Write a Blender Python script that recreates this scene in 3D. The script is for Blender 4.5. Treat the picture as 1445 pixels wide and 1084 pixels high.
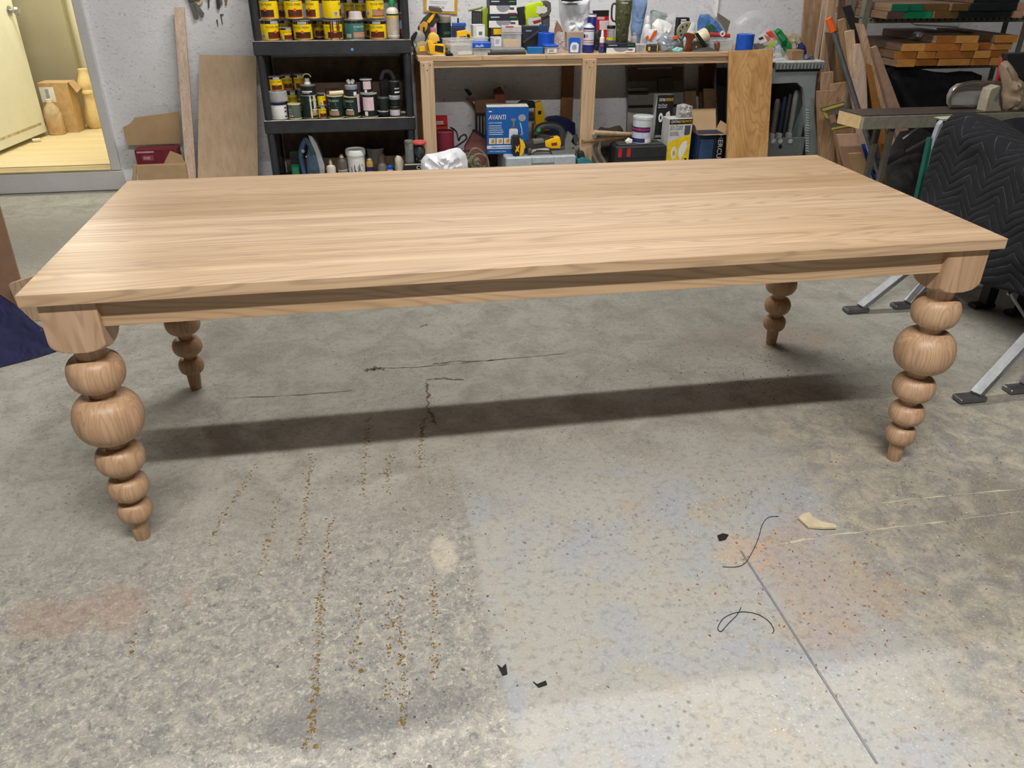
import bpy, bmesh, math, random
from mathutils import Vector, Matrix, noise, geometry
for o in list(bpy.data.objects): bpy.data.objects.remove(o)
SC = bpy.context.scene
COL = SC.collection
PI = math.pi
# ------------------------------------------------------------------ camera
FPX, IW, IH = 1110.0, 1445.0, 1084.0
CAM = Vector((-0.44503, -1.80029, 1.43874))
cd = bpy.data.cameras.new('camera'); cam = bpy.data.objects.new('camera', cd); COL.objects.link(cam)
cam.location = CAM; cam.rotation_euler = (1.069144, -0.004664, -0.175379)
cd.sensor_fit = 'HORIZONTAL'; cd.sensor_width = 36.0; cd.lens = FPX*36.0/IW
cd.clip_start = 0.02; cd.clip_end = 60
SC.camera = cam
CR = cam.rotation_euler.to_matrix()
# ------------------------------------------------------------------ world, lights, exposure
w = bpy.data.worlds.new('world'); SC.world = w; w.use_nodes = True
w.node_tree.nodes['Background'].inputs[0].default_value = (.75, .78, .85, 1)
w.node_tree.nodes['Background'].inputs[1].default_value = 0.015
SC.view_settings.view_transform = 'Standard'; SC.view_settings.look = 'None'
SC.view_settings.exposure = 0.0; SC.view_settings.gamma = 1.0
SC.view_settings.use_curve_mapping = False
def area(name, loc, sx, sy, power, col, rz=0.0):
    l = bpy.data.lights.new(name, 'AREA'); l.shape = 'RECTANGLE'; l.size = sx; l.size_y = sy
    l.energy = power; l.color = col
    o = bpy.data.objects.new(name, l); COL.objects.link(o); o.location = loc; o.rotation_euler = (0, 0, rz)
    return o
FIX = [((-0.2, -1.80, 3.52), 3.0, 198), ((0.30, 2.42, 3.52), 2.6, 104)]
for loc, ln, pw in FIX:
    area('ceiling_tube_light', loc, ln, 0.10, pw, (1.0, .975, .93), -0.03)
lamp = area('storeroom_light', (-2.75, 4.75, 2.28), .3, .3, 30, (1.0, .95, .82))
# ------------------------------------------------------------------ pixel helpers (1445 x 1084 frame)
def ray(px, py):
    return CR @ Vector(((px-IW/2)/FPX, -(py-IH/2)/FPX, -1.0))
def at(px, py, Y):
    d = ray(px, py); return CAM + d*((Y-CAM.y)/d.y)
def onz(px, py, z=0.0):
    d = ray(px, py); return CAM + d*((z-CAM.z)/d.z)
# ------------------------------------------------------------------ mesh helpers (all in world coordinates)
def BM(): return bmesh.new()
def bx(bm, c, s, R=None, bev=0.0, seg=1):
    r = bmesh.ops.create_cube(bm, size=1.0); vs = r['verts']
    m = Matrix.Diagonal((s[0], s[1], s[2], 1))
    bmesh.ops.transform(bm, matrix=m, verts=vs)
    if bev > 0:
        es = list({e for v in vs for e in v.link_edges})
        rb = bmesh.ops.bevel(bm, geom=es, offset=min(bev, .45*min(s)), segments=seg, profile=.5, affect='EDGES')
        vs = list(set(rb['verts']) | {v for v in vs if v.is_valid})
    T = Matrix.Translation(Vector(c))
    if R is not None: T = T @ R.to_4x4()
    bmesh.ops.transform(bm, matrix=T, verts=vs)
    return bm
def b2(bm, x0, x1, y0, y1, z0, z1, bev=0.0):
    return bx(bm, ((x0+x1)/2, (y0+y1)/2, (z0+z1)/2), (abs(x1-x0), abs(y1-y0), abs(z1-z0)), None, bev)
def lathe(bm, prof, c=(0, 0, 0), seg=24, M=None, cap=True):
    c = Vector(c); rings = []
    for r, z in prof:
        ring = []
        for k in range(seg):
            a = 2*PI*k/seg
            p = Vector((r*math.cos(a), r*math.sin(a), z))
            if M is not None: p = M @ p
            ring.append(bm.verts.new(p+c))
        rings.append(ring)
    for i in range(len(rings)-1):
        for k in range(seg):
            bm.faces.new((rings[i][k], rings[i][(k+1) % seg], rings[i+1][(k+1) % seg], rings[i+1][k]))
    if cap:
        bm.faces.new(list(reversed(rings[0]))); bm.faces.new(rings[-1])
    return bm
def cyl(bm, p0, p1, r0, r1=None, seg=16):
    p0 = Vector(p0); p1 = Vector(p1); d = p1-p0
    M = d.to_track_quat('Z', 'Y').to_matrix()
    return lathe(bm, [(r0, 0), (r0 if r1 is None else r1, d.length)], p0, seg, M)
def tube(bm, pts, r, seg=7, closed=False):
    pts = [Vector(p) for p in pts]; rings = []; n = len(pts); up = None
    for i, p in enumerate(pts):
        a = pts[(i-1) % n] if (i > 0 or closed) else p
        b = pts[(i+1) % n] if (i < n-1 or closed) else p
        t = (b-a).normalized()
        if up is None:
            up = t.orthogonal().normalized()
        up = (up-t*up.dot(t)).normalized(); sd = t.cross(up)
        rr = r[i] if isinstance(r, (list, tuple)) else r
        rings.append([bm.verts.new(p+up*(rr*math.cos(2*PI*k/seg))+sd*(rr*math.sin(2*PI*k/seg))) for k in range(seg)])
    m = n if closed else n-1
    for i in range(m):
        A = rings[i]; B = rings[(i+1) % n]
        for k in range(seg): bm.faces.new((A[k], A[(k+1) % seg], B[(k+1) % seg], B[k]))
    if not closed:
        bm.faces.new(list(reversed(rings[0]))); bm.faces.new(rings[-1])
    return bm
def smooth_path(pts, n=6):
    pts = [Vector(p) for p in pts]; out = []
    for i in range(len(pts)-1):
        p0 = pts[max(i-1, 0)]; p1 = pts[i]; p2 = pts[i+1]; p3 = pts[min(i+2, len(pts)-1)]
        for k in range(n):
            t = k/n
            out.append(.5*((2*p1)+(p2-p0)*t+(2*p0-5*p1+4*p2-p3)*t*t+(3*p1-p0-3*p2+p3)*t**3))
    out.append(pts[-1]); return out
def prism(bm, front, off, bev=0.0):
    """front: world points of one face; off: extrusion vector"""
    off = Vector(off); front = [Vector(p) for p in front]
    a = [bm.verts.new(p) for p in front]; b = [bm.verts.new(p+off) for p in front]
    fs = [bm.faces.new(a), bm.faces.new(list(reversed(b)))]
    n = len(a)
    for i in range(n): fs.append(bm.faces.new((a[(i+1) % n], a[i], b[i], b[(i+1) % n])))
    bmesh.ops.recalc_face_normals(bm, faces=fs)
    if bev:
        es = list({e for v in a+b for e in v.link_edges})
        bmesh.ops.bevel(bm, geom=es, offset=bev, segments=2, profile=.6, affect='EDGES')
    big = [f for f in bm.faces if len(f.verts) > 4]
    if big: bmesh.ops.triangulate(bm, faces=big)
    return bm
def ppx(bm, pts, Y, depth, bev=0.0):
    """outline given in photo pixels, standing at distance Y and `depth` thick"""
    return prism(bm, [at(x, y, Y) for x, y in pts], (0, depth, 0), bev)
def resample(pts, n):
    L = [0]
    for i in range(len(pts)): L.append(L[-1]+(pts[(i+1) % len(pts)]-pts[i]).length)
    out = []; tot = L[-1]; j = 0
    for k in range(n):
        s = tot*k/n
        while L[j+1] < s: j += 1
        t = (s-L[j])/max(L[j+1]-L[j], 1e-9)
        out.append(pts[j].lerp(pts[(j+1) % len(pts)], t))
    return out
def pillow(bm, pts, Y, depth, seed=1, crump=.25, n=40, rings=7, zmin=None):
    """soft crumpled body whose outline (photo pixels) stands at distance Y"""
    P = resample([at(x, y, Y) for x, y in pts], n)
    c = sum(P, Vector())/n; sz = max((p-c).length for p in P)
    layers = []
    for side in (-1, 1):
        L = []
        for j in range(rings):
            s = 1-j/rings
            ring = []
            for p in P:
                q = c+(p-c)*s
                h = math.sqrt(max(0, 1-s**2.2))*depth*.5
                v = noise.noise(q*(3.2/sz)+Vector((seed*7.3, side*3, seed)))+.6*noise.noise(q*(8/sz)+Vector((seed*3.1, side*5, 0)))
                fold = abs(noise.noise(q*(5/sz)+Vector((0, seed*2.2, side*4))))
                h *= 1+crump*(v*1.2-fold*1.3)
                ring.append(q+Vector((0, side*h, 0))+(p-c)*(.05*crump*v*s))
            L.append(ring)
        layers.append(L)
    fv = []
    outer = [bm.verts.new(p) for p in layers[0][0]]
    for side, L in enumerate(layers):
        prev = outer
        for ring in L[1:]:
            cur = [bm.verts.new(p) for p in ring]
            for k in range(n):
                q = (prev[k], prev[(k+1) % n], cur[(k+1) % n], cur[k])
                bm.faces.new(q if side else tuple(reversed(q)))
            prev = cur
        cc = bm.verts.new(sum((v.co for v in prev), Vector())/n)
        for k in range(n):
            q = (prev[k], prev[(k+1) % n], cc)
            bm.faces.new(q if side else tuple(reversed(q)))
    bmesh.ops.recalc_face_normals(bm, faces=bm.faces[:])
    if zmin is not None:
        for v in bm.verts: v.co.z = max(v.co.z, zmin)
    return bm
# ------------------------------------------------------------------ objects
def thing(name, label, cat, loc, group=None):
    o = bpy.data.objects.new(name, None); COL.objects.link(o); o.empty_display_size = .05
    o.location = loc; o['label'] = label; o['category'] = cat
    if group: o['group'] = group
    return o
def root_loc(p):
    v = Vector()
    while p is not None:
        v += p.location; p = p.parent
    return v
def obj(name, bm, mat, parent=None, smooth=False):
    me = bpy.data.meshes.new(name)
    if parent is not None: bmesh.ops.translate(bm, verts=bm.verts[:], vec=-root_loc(parent))
    bm.to_mesh(me); bm.free()
    me.materials.append(mat)
    if smooth:
        me.polygons.foreach_set('use_smooth', [True]*len(me.polygons))
    o = bpy.data.objects.new(name, me); COL.objects.link(o); o.parent = parent
    return o
def auto_smooth(o, ang=35):
    me = o.data; me.polygons.foreach_set('use_smooth', [True]*len(me.polygons))
    b = bmesh.new(); b.from_mesh(me); lim = math.radians(ang)
    for e in b.edges:
        if len(e.link_faces) == 2 and e.calc_face_angle(0) > lim: e.smooth = False
    b.to_mesh(me); b.free(); return o
def recenter(o):
    """move a lone mesh's origin to the middle of its base"""
    me = o.data; lo = Vector((1e9,)*3); hi = -lo
    for v in me.vertices:
        for i in range(3): lo[i] = min(lo[i], v.co[i]); hi[i] = max(hi[i], v.co[i])
    c = Vector(((lo.x+hi.x)/2, (lo.y+hi.y)/2, lo.z))
    me.transform(Matrix.Translation(-c)); o.location = o.location+c; return o
def solo(name, bm, mat, label, cat, group=None, smooth=False):
    o = obj(name, bm, mat, None, False)
    if smooth: auto_smooth(o)
    recenter(o); o['label'] = label; o['category'] = cat
    if group: o['group'] = group
    return o
def struct(name, bm, mat, parent=None):
    o = obj(name, bm, mat, parent)
    if parent is None: o['kind'] = 'structure'
    return o
def part(root, name, bm, mat, smooth=False):
    o = obj(name, bm, mat, root)
    if smooth: auto_smooth(o)
    return o
def zmin_of(root):
    z = 1e9
    for ch in [root]+list(root.children_recursive):
        if ch.type == 'MESH':
            L = root_loc(ch)
            for v in ch.data.vertices: z = min(z, v.co.z+L.z)
    return z
def drop(root, z):
    """rest a thing on the level z: trim what would sink in, lower what would hover"""
    zm = zmin_of(root)
    if zm > z: root.location.z += z-zm; return root
    for ch in [root]+list(root.children_recursive):
        if ch.type == 'MESH':
            L = root_loc(ch).z
            for v in ch.data.vertices: v.co.z = max(v.co.z, z-L)
    return root
def lean(bm, TLp, TRp, BLp, BRp, Yt, Yf, th, zf=.002):
    """board leaning back: photo corners of its front face; top at distance Yt, foot on level zf at distance Yf"""
    def foot(a, c):
        lo, hi = 0.2, 14.0
        f = lambda s: onz(a[0]+s*(c[0]-a[0]), a[1]+s*(c[1]-a[1]), zf).y
        for _ in range(50):
            m = (lo+hi)/2
            if f(m) > Yf: lo = m
            else: hi = m
        return onz(a[0]+lo*(c[0]-a[0]), a[1]+lo*(c[1]-a[1]), zf)
    p = [at(*TLp, Yt), at(*TRp, Yt), foot(TRp, BRp), foot(TLp, BLp)]
    n = (p[1]-p[0]).cross(p[3]-p[0]).normalized()
    if n.y < 0: n = -n
    q = Vector((n.x, n.y, 0)).normalized()*th
    return prism(bm, list(reversed(p)), q, 0)
# faces that print, labels and lettering are laid on: F(u, v, k)
def face_box(p0, ux, uz):
    p0 = Vector(p0); ux = Vector(ux); uz = Vector(uz); n = ux.cross(uz).normalized()
    return lambda u, v, k=1: p0+ux*u+uz*v+n*(.0008*k)
def face_cyl(cx, cy, z0, h, r, r1=None):
    r1 = r if r1 is None else r1
    phi = math.atan2(CAM.x-cx, cy-CAM.y)
    def F(u, v, k=1):
        a = (u-.5)*PI+phi; R = r+(r1-r)*v+.0008*k
        return Vector((cx+R*math.sin(a), cy-R*math.cos(a), z0+h*v))
    return F
def patch(root, name, F, u0, u1, v0, v1, mat, k=1, n=1):
    bm = BM(); lo = []; hi = []
    for i in range(n+1):
        u = u0+(u1-u0)*i/n
        lo.append(bm.verts.new(F(u, v0, k))); hi.append(bm.verts.new(F(u, v1, k)))
    for i in range(n): bm.faces.new((lo[i], lo[i+1], hi[i+1], hi[i]))
    return obj(name, bm, mat, root)
def poly(root, name, F, uv, mat, k=1):
    bm = BM(); vs = [bm.verts.new(F(u, v, k)) for u, v in uv]
    f = bm.faces.new(vs)
    if len(vs) > 4: bmesh.ops.triangulate(bm, faces=[f])
    return obj(name, bm, mat, root)
def ell(u, v, ru, rv, n=18): return [(u+ru*math.cos(2*PI*i/n), v+rv*math.sin(2*PI*i/n)) for i in range(n)]
_TX = {}
def text_geo(s):
    if s in _TX: return _TX[s]
    cu = bpy.data.curves.new('t', 'FONT'); cu.body = s; cu.resolution_u = 2
    o = bpy.data.objects.new('t', cu); COL.objects.link(o)
    dg = bpy.context.evaluated_depsgraph_get(); dg.update()
    me = o.evaluated_get(dg).to_mesh()
    V = [(v.co.x, v.co.y) for v in me.vertices]; Fc = [tuple(p.vertices) for p in me.polygons]
    o.evaluated_get(dg).to_mesh_clear(); bpy.data.objects.remove(o); bpy.data.curves.remove(cu)
    xs = [v[0] for v in V]; ys = [v[1] for v in V]
    x0, x1, y0, y1 = min(xs), max(xs), min(ys), max(ys)
    V = [((x-x0)/(x1-x0), (y-y0)/(y1-y0)) for x, y in V]
    _TX[s] = (V, Fc); return _TX[s]
def lettering(root, s, F, u0, u1, v0, v1, mat, k=2, shear=0.0):
    V, Fc = text_geo(s); bm = BM()
    vs = [bm.verts.new(F(u0+(u1-u0)*(x+shear*(y-.5)), v0+(v1-v0)*y, k)) for x, y in V]
    for f in Fc:
        try: bm.faces.new([vs[i] for i in f])
        except ValueError: pass
    return obj('lettering', bm, mat, root)
def lines(root, F, u0, u1, vs, hv, mat, k=2, jit=0.25, seed=0):
    """rows of small print too fine to read, as thin bars"""
    rnd = random.Random(seed); bm = BM()
    for v in vs:
        e = u1-(u1-u0)*jit*rnd.random()
        bm.faces.new([bm.verts.new(F(a, b, k)) for a, b in ((u0, v), (e, v), (e, v+hv), (u0, v+hv))])
    return obj('fine_print', bm, mat, root)
# ------------------------------------------------------------------ materials
def lin(c):
    return tuple(((x/255)/12.92 if x/255 <= .04045 else (((x/255)+.055)/1.055)**2.4) for x in c)
class NT:
    def __init__(s, name):
        s.m = bpy.data.materials.new(name); s.m.use_nodes = True; s.t = s.m.node_tree
        s.b = s.t.nodes['Principled BSDF']; s.out = s.t.nodes['Material Output']
    def n(s, typ, **kw):
        nd = s.t.nodes.new('ShaderNode'+typ)
        for k, v in kw.items():
            if k[0] == 'i' and k[1:].isdigit(): s.put(nd, int(k[1:]), v)
            elif hasattr(nd, k): setattr(nd, k, v)
            else: s.put(nd, k.replace('_', ' '), v)
        return nd
    def put(s, nd, key, v):
        inp = nd.inputs[key]
        if isinstance(v, bpy.types.NodeSocket): s.t.links.new(v, inp)
        elif isinstance(v, bpy.types.Node): s.t.links.new(v.outputs[0], inp)
        else: inp.default_value = v
    def math(s, op, a, b=0.0, c=None):
        nd = s.n('Math', operation=op); s.put(nd, 0, a); s.put(nd, 1, b)
        if c is not None: s.put(nd, 2, c)
        return nd.outputs[0]
    def mix(s, f, a, b, typ='MIX'):
        nd = s.n('MixRGB', blend_type=typ); s.put(nd, 0, f); s.put(nd, 1, a); s.put(nd, 2, b); return nd.outputs[0]
    def ramp(s, f, *st):
        nd = s.n('ValToRGB'); s.put(nd, 0, f); cr = nd.color_ramp
        while len(cr.elements) < len(st): cr.elements.new(.5)
        for e, (p, c) in zip(cr.elements, st): e.position = p; e.color = (c if len(c) == 4 else (*c, 1)) if not isinstance(c, (int, float)) else (c, c, c, 1)
        return nd.outputs[0]
    def noise(s, vec, scale, detail=3, rough=.55, dist=0.0):
        nd = s.n('TexNoise'); s.put(nd, 'Vector', vec); s.put(nd, 'Scale', scale); s.put(nd, 'Detail', detail)
        s.put(nd, 'Roughness', rough); s.put(nd, 'Distortion', dist); return nd.outputs[0]
    def mapping(s, vec, loc=(0, 0, 0), sc=(1, 1, 1), rot=(0, 0, 0)):
        nd = s.n('Mapping'); s.put(nd, 0, vec); nd.inputs[1].default_value = loc; nd.inputs[2].default_value = rot; nd.inputs[3].default_value = sc
        return nd.outputs[0]
    def bump(s, h, strength=.3, dist=.01):
        nd = s.n('Bump'); s.put(nd, 'Height', h); nd.inputs['Strength'].default_value = strength; nd.inputs['Distance'].default_value = dist
        s.put(s.b, 'Normal', nd.outputs[0])
    def fin(s, col=None, rough=None, metal=None):
        if col is not None: s.put(s.b, 'Base Color', col)
        if rough is not None: s.put(s.b, 'Roughness', rough)
        if metal is not None: s.put(s.b, 'Metallic', metal)
        return s.m
_M = {}
def M(col, rough=.55, metal=0.0, var=.14, sc=28, bump=0.0, spec=.4):
    key = (tuple(col), rough, metal, var, sc, bump)
    if key in _M: return _M[key]
    t = NT('paint_%d' % len(_M)); c = lin(col)
    tc = t.n('TexCoord').outputs['Object']
    nz = t.noise(tc, sc, 4, .6)
    col_ = t.mix(t.ramp(nz, (.3, 0.0), (.72, 1.0)), (*[x*(1-var) for x in c], 1), (*[min(1, x*(1+var)+.004) for x in c], 1))
    t.b.inputs['Specular IOR Level'].default_value = spec
    if bump: t.bump(nz, bump, .004)
    _M[key] = t.fin(col_, rough, metal); return _M[key]
def clear(name, col, opac=.3, rough=.2, sc=9):
    t = NT(name); t.fin((*lin(col), 1), rough); t.b.inputs['Specular IOR Level'].default_value = .6
    tc = t.n('TexCoord').outputs['Object']
    f = t.ramp(t.noise(tc, sc, 3, .5, .6), (.3, opac*.6), (.75, min(1, opac*1.8)))
    tr = t.n('BsdfTransparent'); mx = t.n('MixShader'); t.put(mx, 0, f); t.put(mx, 1, tr.outputs[0]); t.put(mx, 2, t.b.outputs[0])
    t.t.links.new(mx.outputs[0], t.out.inputs[0]); return t.m
def wood(name, light, dark, along='X', ring=1.0, rough=.5, tone=.12, pore=.5, figure=1.0):
    """plain-sawn timber: cathedral figure, pores and a tone of its own for each board"""
    t = NT(name)
    tc = t.n('TexCoord').outputs['Object']
    rnd = t.n('ObjectInfo').outputs['Random']
    off = t.n('CombineXYZ'); t.put(off, 0, t.math('MULTIPLY', rnd, 37.0)); t.put(off, 1, t.math('MULTIPLY', rnd, 91.0)); t.put(off, 2, t.math('MULTIPLY', rnd, 53.0))
    def S(a, b): return {'X': (a, b, b), 'Y': (b, a, b), 'Z': (b, b, a)}[along]
    v = t.n('VectorMath', operation='ADD'); t.put(v, 0, tc); t.put(v, 1, off.outputs[0]); v = v.outputs[0]
    big = t.noise(t.mapping(v, sc=S(.55*ring, 7.5*ring)), 1.0, 2.0, .45, .35)
    rings = t.math('SINE', t.math('MULTIPLY', big, 150.0))
    rings = t.ramp(t.math('MULTIPLY_ADD', rings, .5, .5), (.3, 0.0), (.75, .3), (.97, 1.0))
    fine = t.noise(t.mapping(v, sc=S(3.0*ring, 260*ring)), 1.0, 3, .6)
    pores = t.ramp(fine, (.54, 0.0), (.7, 1.0))
    streak = t.noise(t.mapping(v, sc=S(.5*ring, 22*ring)), 1.0, 3, .55)
    L = (*lin(light), 1); D = (*lin(dark), 1)
    c = t.mix(t.ramp(streak, (.3, 0.0), (.75, 1.0)), L, D)
    c = t.mix(t.math('MULTIPLY', rings, .42*figure), c, tuple(x*.62 for x in D[:3])+(1,))
    c = t.mix(t.math('MULTIPLY', t.ramp(t.noise(t.mapping(v, loc=(3, 7, 1), sc=S(.9*ring, 60*ring)), 1.0, 2, .5), (.55, 0.0), (.72, 1.0)), .35*figure), c, tuple(min(1, x*1.25) for x in L[:3])+(1,))
    c = t.mix(t.math('MULTIPLY', pores, .33*pore), c, tuple(x*.45 for x in D[:3])+(1,))
    hs = t.n('HueSaturation'); t.put(hs, 'Color', c)
    t.put(hs, 'Value', t.math('MULTIPLY_ADD', rnd, 2*tone, 1-tone)); t.put(hs, 'Saturation', t.math('MULTIPLY_ADD', rnd, -.16, 1.06))
    t.bump(t.math('ADD', fine, t.math('MULTIPLY', rings, .3)), .08, .002)
    return t.fin(hs.outputs[0], rough)
OAK = wood('oak_table', (200, 169, 134), (171, 138, 103), 'X', 1.0, .38, .12, .85, 1.0)
OAKZ = wood('oak_leg', (194, 158, 124), (170, 132, 97), 'Z', 1.3, .45, .03, .5, .95)
OAKY = wood('oak_cross', (194, 158, 118), (172, 134, 94), 'Y', 1.0, .45, .04)
PINE = wood('pine', (212, 182, 146), (192, 158, 120), 'X', .9, .6, .05)
PINEZ = wood('pine_upright', (212, 182, 146), (192, 158, 120), 'Z', .9, .6, .05)
PLYZ = wood('veneer_upright', (200, 172, 138), (184, 152, 116), 'Z', 1.5, .5, .02, .6, .35)
ASHZ = wood('pale_upright', (226, 202, 182), (202, 172, 148), 'Z', 2.2, .6, .03)
WALZ = wood('elm_upright', (212, 166, 108), (178, 128, 74), 'Z', .7, .45, .02, .5, .9)
LUMZ = wood('lumber_upright', (196, 164, 130), (160, 124, 92), 'Z', .9, .65, .16)
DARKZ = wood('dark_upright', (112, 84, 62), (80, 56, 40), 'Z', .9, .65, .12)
LUMY = wood('lumber_deep', (150, 122, 96), (118, 90, 66), 'Y', .9, .65, .12)
ENDW = M((206, 138, 62), .6, var=.22, sc=22)
CARD = M((190, 160, 122), .8, var=.06, sc=14)
CARDD = M((150, 118, 82), .85, var=.08, sc=14)
BLACK = M((26, 26, 28), .5); DKGREY = M((62, 64, 68), .55); GREY = M((128, 130, 132), .5); LGREY = M((178, 180, 182), .5)
WHITE = M((236, 236, 234), .5, var=.05); STEEL = M((168, 168, 170), .32, .9, var=.1); DSTEEL = M((96, 96, 98), .42, .85)
YEL = M((252, 214, 6), .42, var=.05); TOOLY = M((250, 190, 10), .42, var=.08); RED = M((196, 32, 38), .45); BLUE = M((24, 84, 190), .42)
NAVY = M((32, 38, 104), .5); GREEN = M((22, 132, 82), .5); MAROON = M((128, 36, 54), .75); LIME = M((196, 220, 24), .4, var=.08)
BROWNB = M((92, 44, 26), .45, var=.1); REDB = M((170, 26, 30), .5); DKGRN = M((26, 46, 40), .4); TEAL = M((62, 118, 112), .45)
ORANGE = M((240, 100, 30), .5); CREAM = M((232, 220, 190), .5); SKY = M((120, 170, 220), .5); PINKL = M((226, 200, 206), .6, var=.04)
CLEARP = clear('clear_plastic', (226, 230, 232), .32); CLEARB = clear('clear_bag', (232, 234, 238), .24, .25)
GLASSJ = clear('jar_glass', (190, 196, 186), .4, .1)
# ================================================================== the setting
def floor_mat():
    t = NT('concrete_floor')
    P = t.n('TexCoord').outputs['Object']
    xyz = t.n('SeparateXYZ'); t.put(xyz, 0, P); X, Y = xyz.outputs[0], xyz.outputs[1]
    warp = t.noise(P, 3.0, 4, .6); w2 = t.math('SUBTRACT', warp, .5)
    big = t.noise(P, 1.1, 5, .62, .4); mid = t.noise(P, 5.5, 6, .68, .6); fine = t.noise(P, 46, 5, .7); vf = t.noise(P, 150, 3, .7)
    c = t.mix(t.ramp(big, (.32, 0.0), (.68, 1.0)), (*lin((152, 149, 139)), 1), (*lin((176, 173, 163)), 1))
    c = t.mix(t.ramp(mid, (.42, 0.0), (.66, .75)), c, (*lin((128, 124, 114)), 1))
    # older, rougher slab on the left of the pour joint: mottled grey with cream flecks
    def step(v, a, b):
        nd = t.n('MapRange', interpolation_type='SMOOTHSTEP'); t.put(nd, 0, v); nd.inputs[1].default_value = a; nd.inputs[2].default_value = b
        return nd.outputs[0]
    wob = t.math('MULTIPLY_ADD', w2, .05, 0.0)
    xw = t.math('ADD', X, wob); yw = t.math('ADD', Y, t.math('MULTIPLY', w2, .5))
    left = t.math('MULTIPLY', step(xw, -.235, -.262), step(yw, .28, -.22))
    mott = t.mix(t.ramp(t.noise(P, 22, 7, .8, .9), (.38, 0.0), (.6, 1.0)), (*lin((130, 129, 128)), 1), (*lin((174, 170, 160)), 1))
    mott = t.mix(t.ramp(t.noise(P, 60, 5, .8, .6), (.54, 0.0), (.62, .9)), mott, (*lin((204, 197, 180)), 1))
    mott = t.mix(t.ramp(t.noise(P, 44, 5, .75, .6), (.3, .85), (.44, 0.0)), mott, (*lin((82, 82, 86)), 1))
    c = t.mix(t.math('MULTIPLY', left, .92), c, mott)
    # newer, smoother pour on the right with tan and bluish blooms
    right = t.math('MULTIPLY', step(xw, -.26, -.235), step(yw, .45, -.1))
    bl = t.mix(t.ramp(t.noise(P, 4.2, 4, .6, .5), (.45, 0.0), (.62, .85)), (*lin((178, 176, 169)), 1), (*lin((168, 171, 180)), 1))
    bl = t.mix(t.ramp(t.noise(P, 6.5, 5, .7, .3), (.54, 0.0), (.7, .6)), bl, (*lin((186, 166, 138)), 1))
    c = t.mix(t.math('MULTIPLY', right, .85), c, bl)
    # worn dark area to the right of the strip, with sawdust
    worn = t.math('MULTIPLY', step(t.math('ADD', X, t.math('MULTIPLY', w2, .6)), .55, 1.0), step(yw, .7, .25))
    wn = t.mix(t.ramp(t.noise(P, 13, 6, .72, .6), (.4, 0.0), (.62, 1.0)), (*lin((128, 124, 116)), 1), (*lin((178, 168, 148)), 1))
    c = t.mix(t.math('MULTIPLY', worn, .8), c, wn)
    # reddish sawdust stains, plus darker and paler patches
    def spot(cx, cy, rx, ry, col, amt, cc):
        dx = t.math('DIVIDE', t.math('SUBTRACT', X, cx), rx); dy = t.math('DIVIDE', t.math('SUBTRACT', Y, cy), ry)
        d = t.math('ADD', t.math('MULTIPLY', dx, dx), t.math('MULTIPLY', dy, dy))
        d = t.math('ADD', d, t.math('MULTIPLY', t.math('SUBTRACT', mid, .5), 5.0))
        return t.mix(t.math('MULTIPLY', step(d, 1.0, .1), amt), cc, (*lin(col), 1))
    c = spot(.62, -.42, .22, .32, (176, 138, 100), .3, c)
    c = spot(.47, -.26, .1, .1, (206, 166, 126), .45, c)
    c = spot(-1.22, -.2, .26, .10, (172, 138, 114), .4, c)
    c = spot(1.15, 1.0, .5, .14, (150, 118, 98), .3, c)
    c = spot(1.4, -.3, .4, .3, (120, 112, 98), .5, c)
    c = spot(-2.4, 2.9, .9, .5, (120, 118, 112), .6, c)
    c = spot(-.55, -.62, .22, .1, (104, 104, 106), .5, c)
    c = spot(-.335, -.13, .04, .08, (222, 212, 190), .45, c)
    # grit
    v1 = t.n('TexVoronoi'); t.put(v1, 'Vector', t.mapping(P, sc=(1, 1.0, 1))); v1.inputs['Scale'].default_value = 34; v1.inputs['Randomness'].default_value = 1
    pit = t.math('MULTIPLY', step(v1.outputs['Distance'], .2, .1), t.ramp(t.noise(P, 2.6, 4, .6), (.42, 0.0), (.56, 1.0)))
    c = t.mix(t.math('MULTIPLY', pit, .55), c, (*lin((84, 80, 74)), 1))
    v2 = t.n('TexVoronoi'); t.put(v2, 'Vector', P); v2.inputs['Scale'].default_value = 70
    fl = t.math('MULTIPLY', step(v2.outputs['Distance'], .2, .12), t.ramp(t.noise(P, 3.3, 4, .6), (.52, 0.0), (.66, 1.0)))
    c = t.mix(t.math('MULTIPLY', fl, .7), c, (*lin((222, 214, 198)), 1))
    c = t.mix(t.ramp(fine, (.3, .6), (.5, 0.0)), c, (*lin((120, 116, 108)), 1))
    c = t.mix(t.ramp(vf, (.55, 0.0), (.72, .5)), c, (*lin((220, 216, 206)), 1))
    t.bump(t.math('ADD', t.math('MULTIPLY', fine, .6), t.math('MULTIPLY', mid, 1.2)), .25, .006)
    return t.fin(c, t.ramp(mid, (.3, .5), (.7, .78)))
def wall_mat(name, base, mark, amt):
    t = NT(name); P = t.n('TexCoord').outputs['Object']
    flake = t.noise(t.mapping(P, sc=(1, 1, 2.2)), 16, 5, .7, 1.2); big = t.noise(P, 1.6, 4, .6)
    c = t.mix(t.ramp(big, (.3, 0.0), (.7, 1.0)), (*lin(tuple(x*.92 for x in base)), 1), (*lin(base), 1))
    c = t.mix(t.math('MULTIPLY', t.ramp(flake, (.56, 0.0), (.7, 1.0)), .3*amt), c, (*lin(mark), 1))
    sp = t.ramp(t.noise(t.mapping(P, sc=(1, 1, 1.6)), 42, 4, .75, .8), (.6, 0.0), (.67, 1.0))
    c = t.mix(t.math('MULTIPLY', sp, .42*amt), c, (*lin(tuple(x*.6 for x in mark)), 1))
    t.bump(flake, .35*amt, .006)
    return t.fin(c, .6)
FLOORM = floor_mat()
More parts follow.
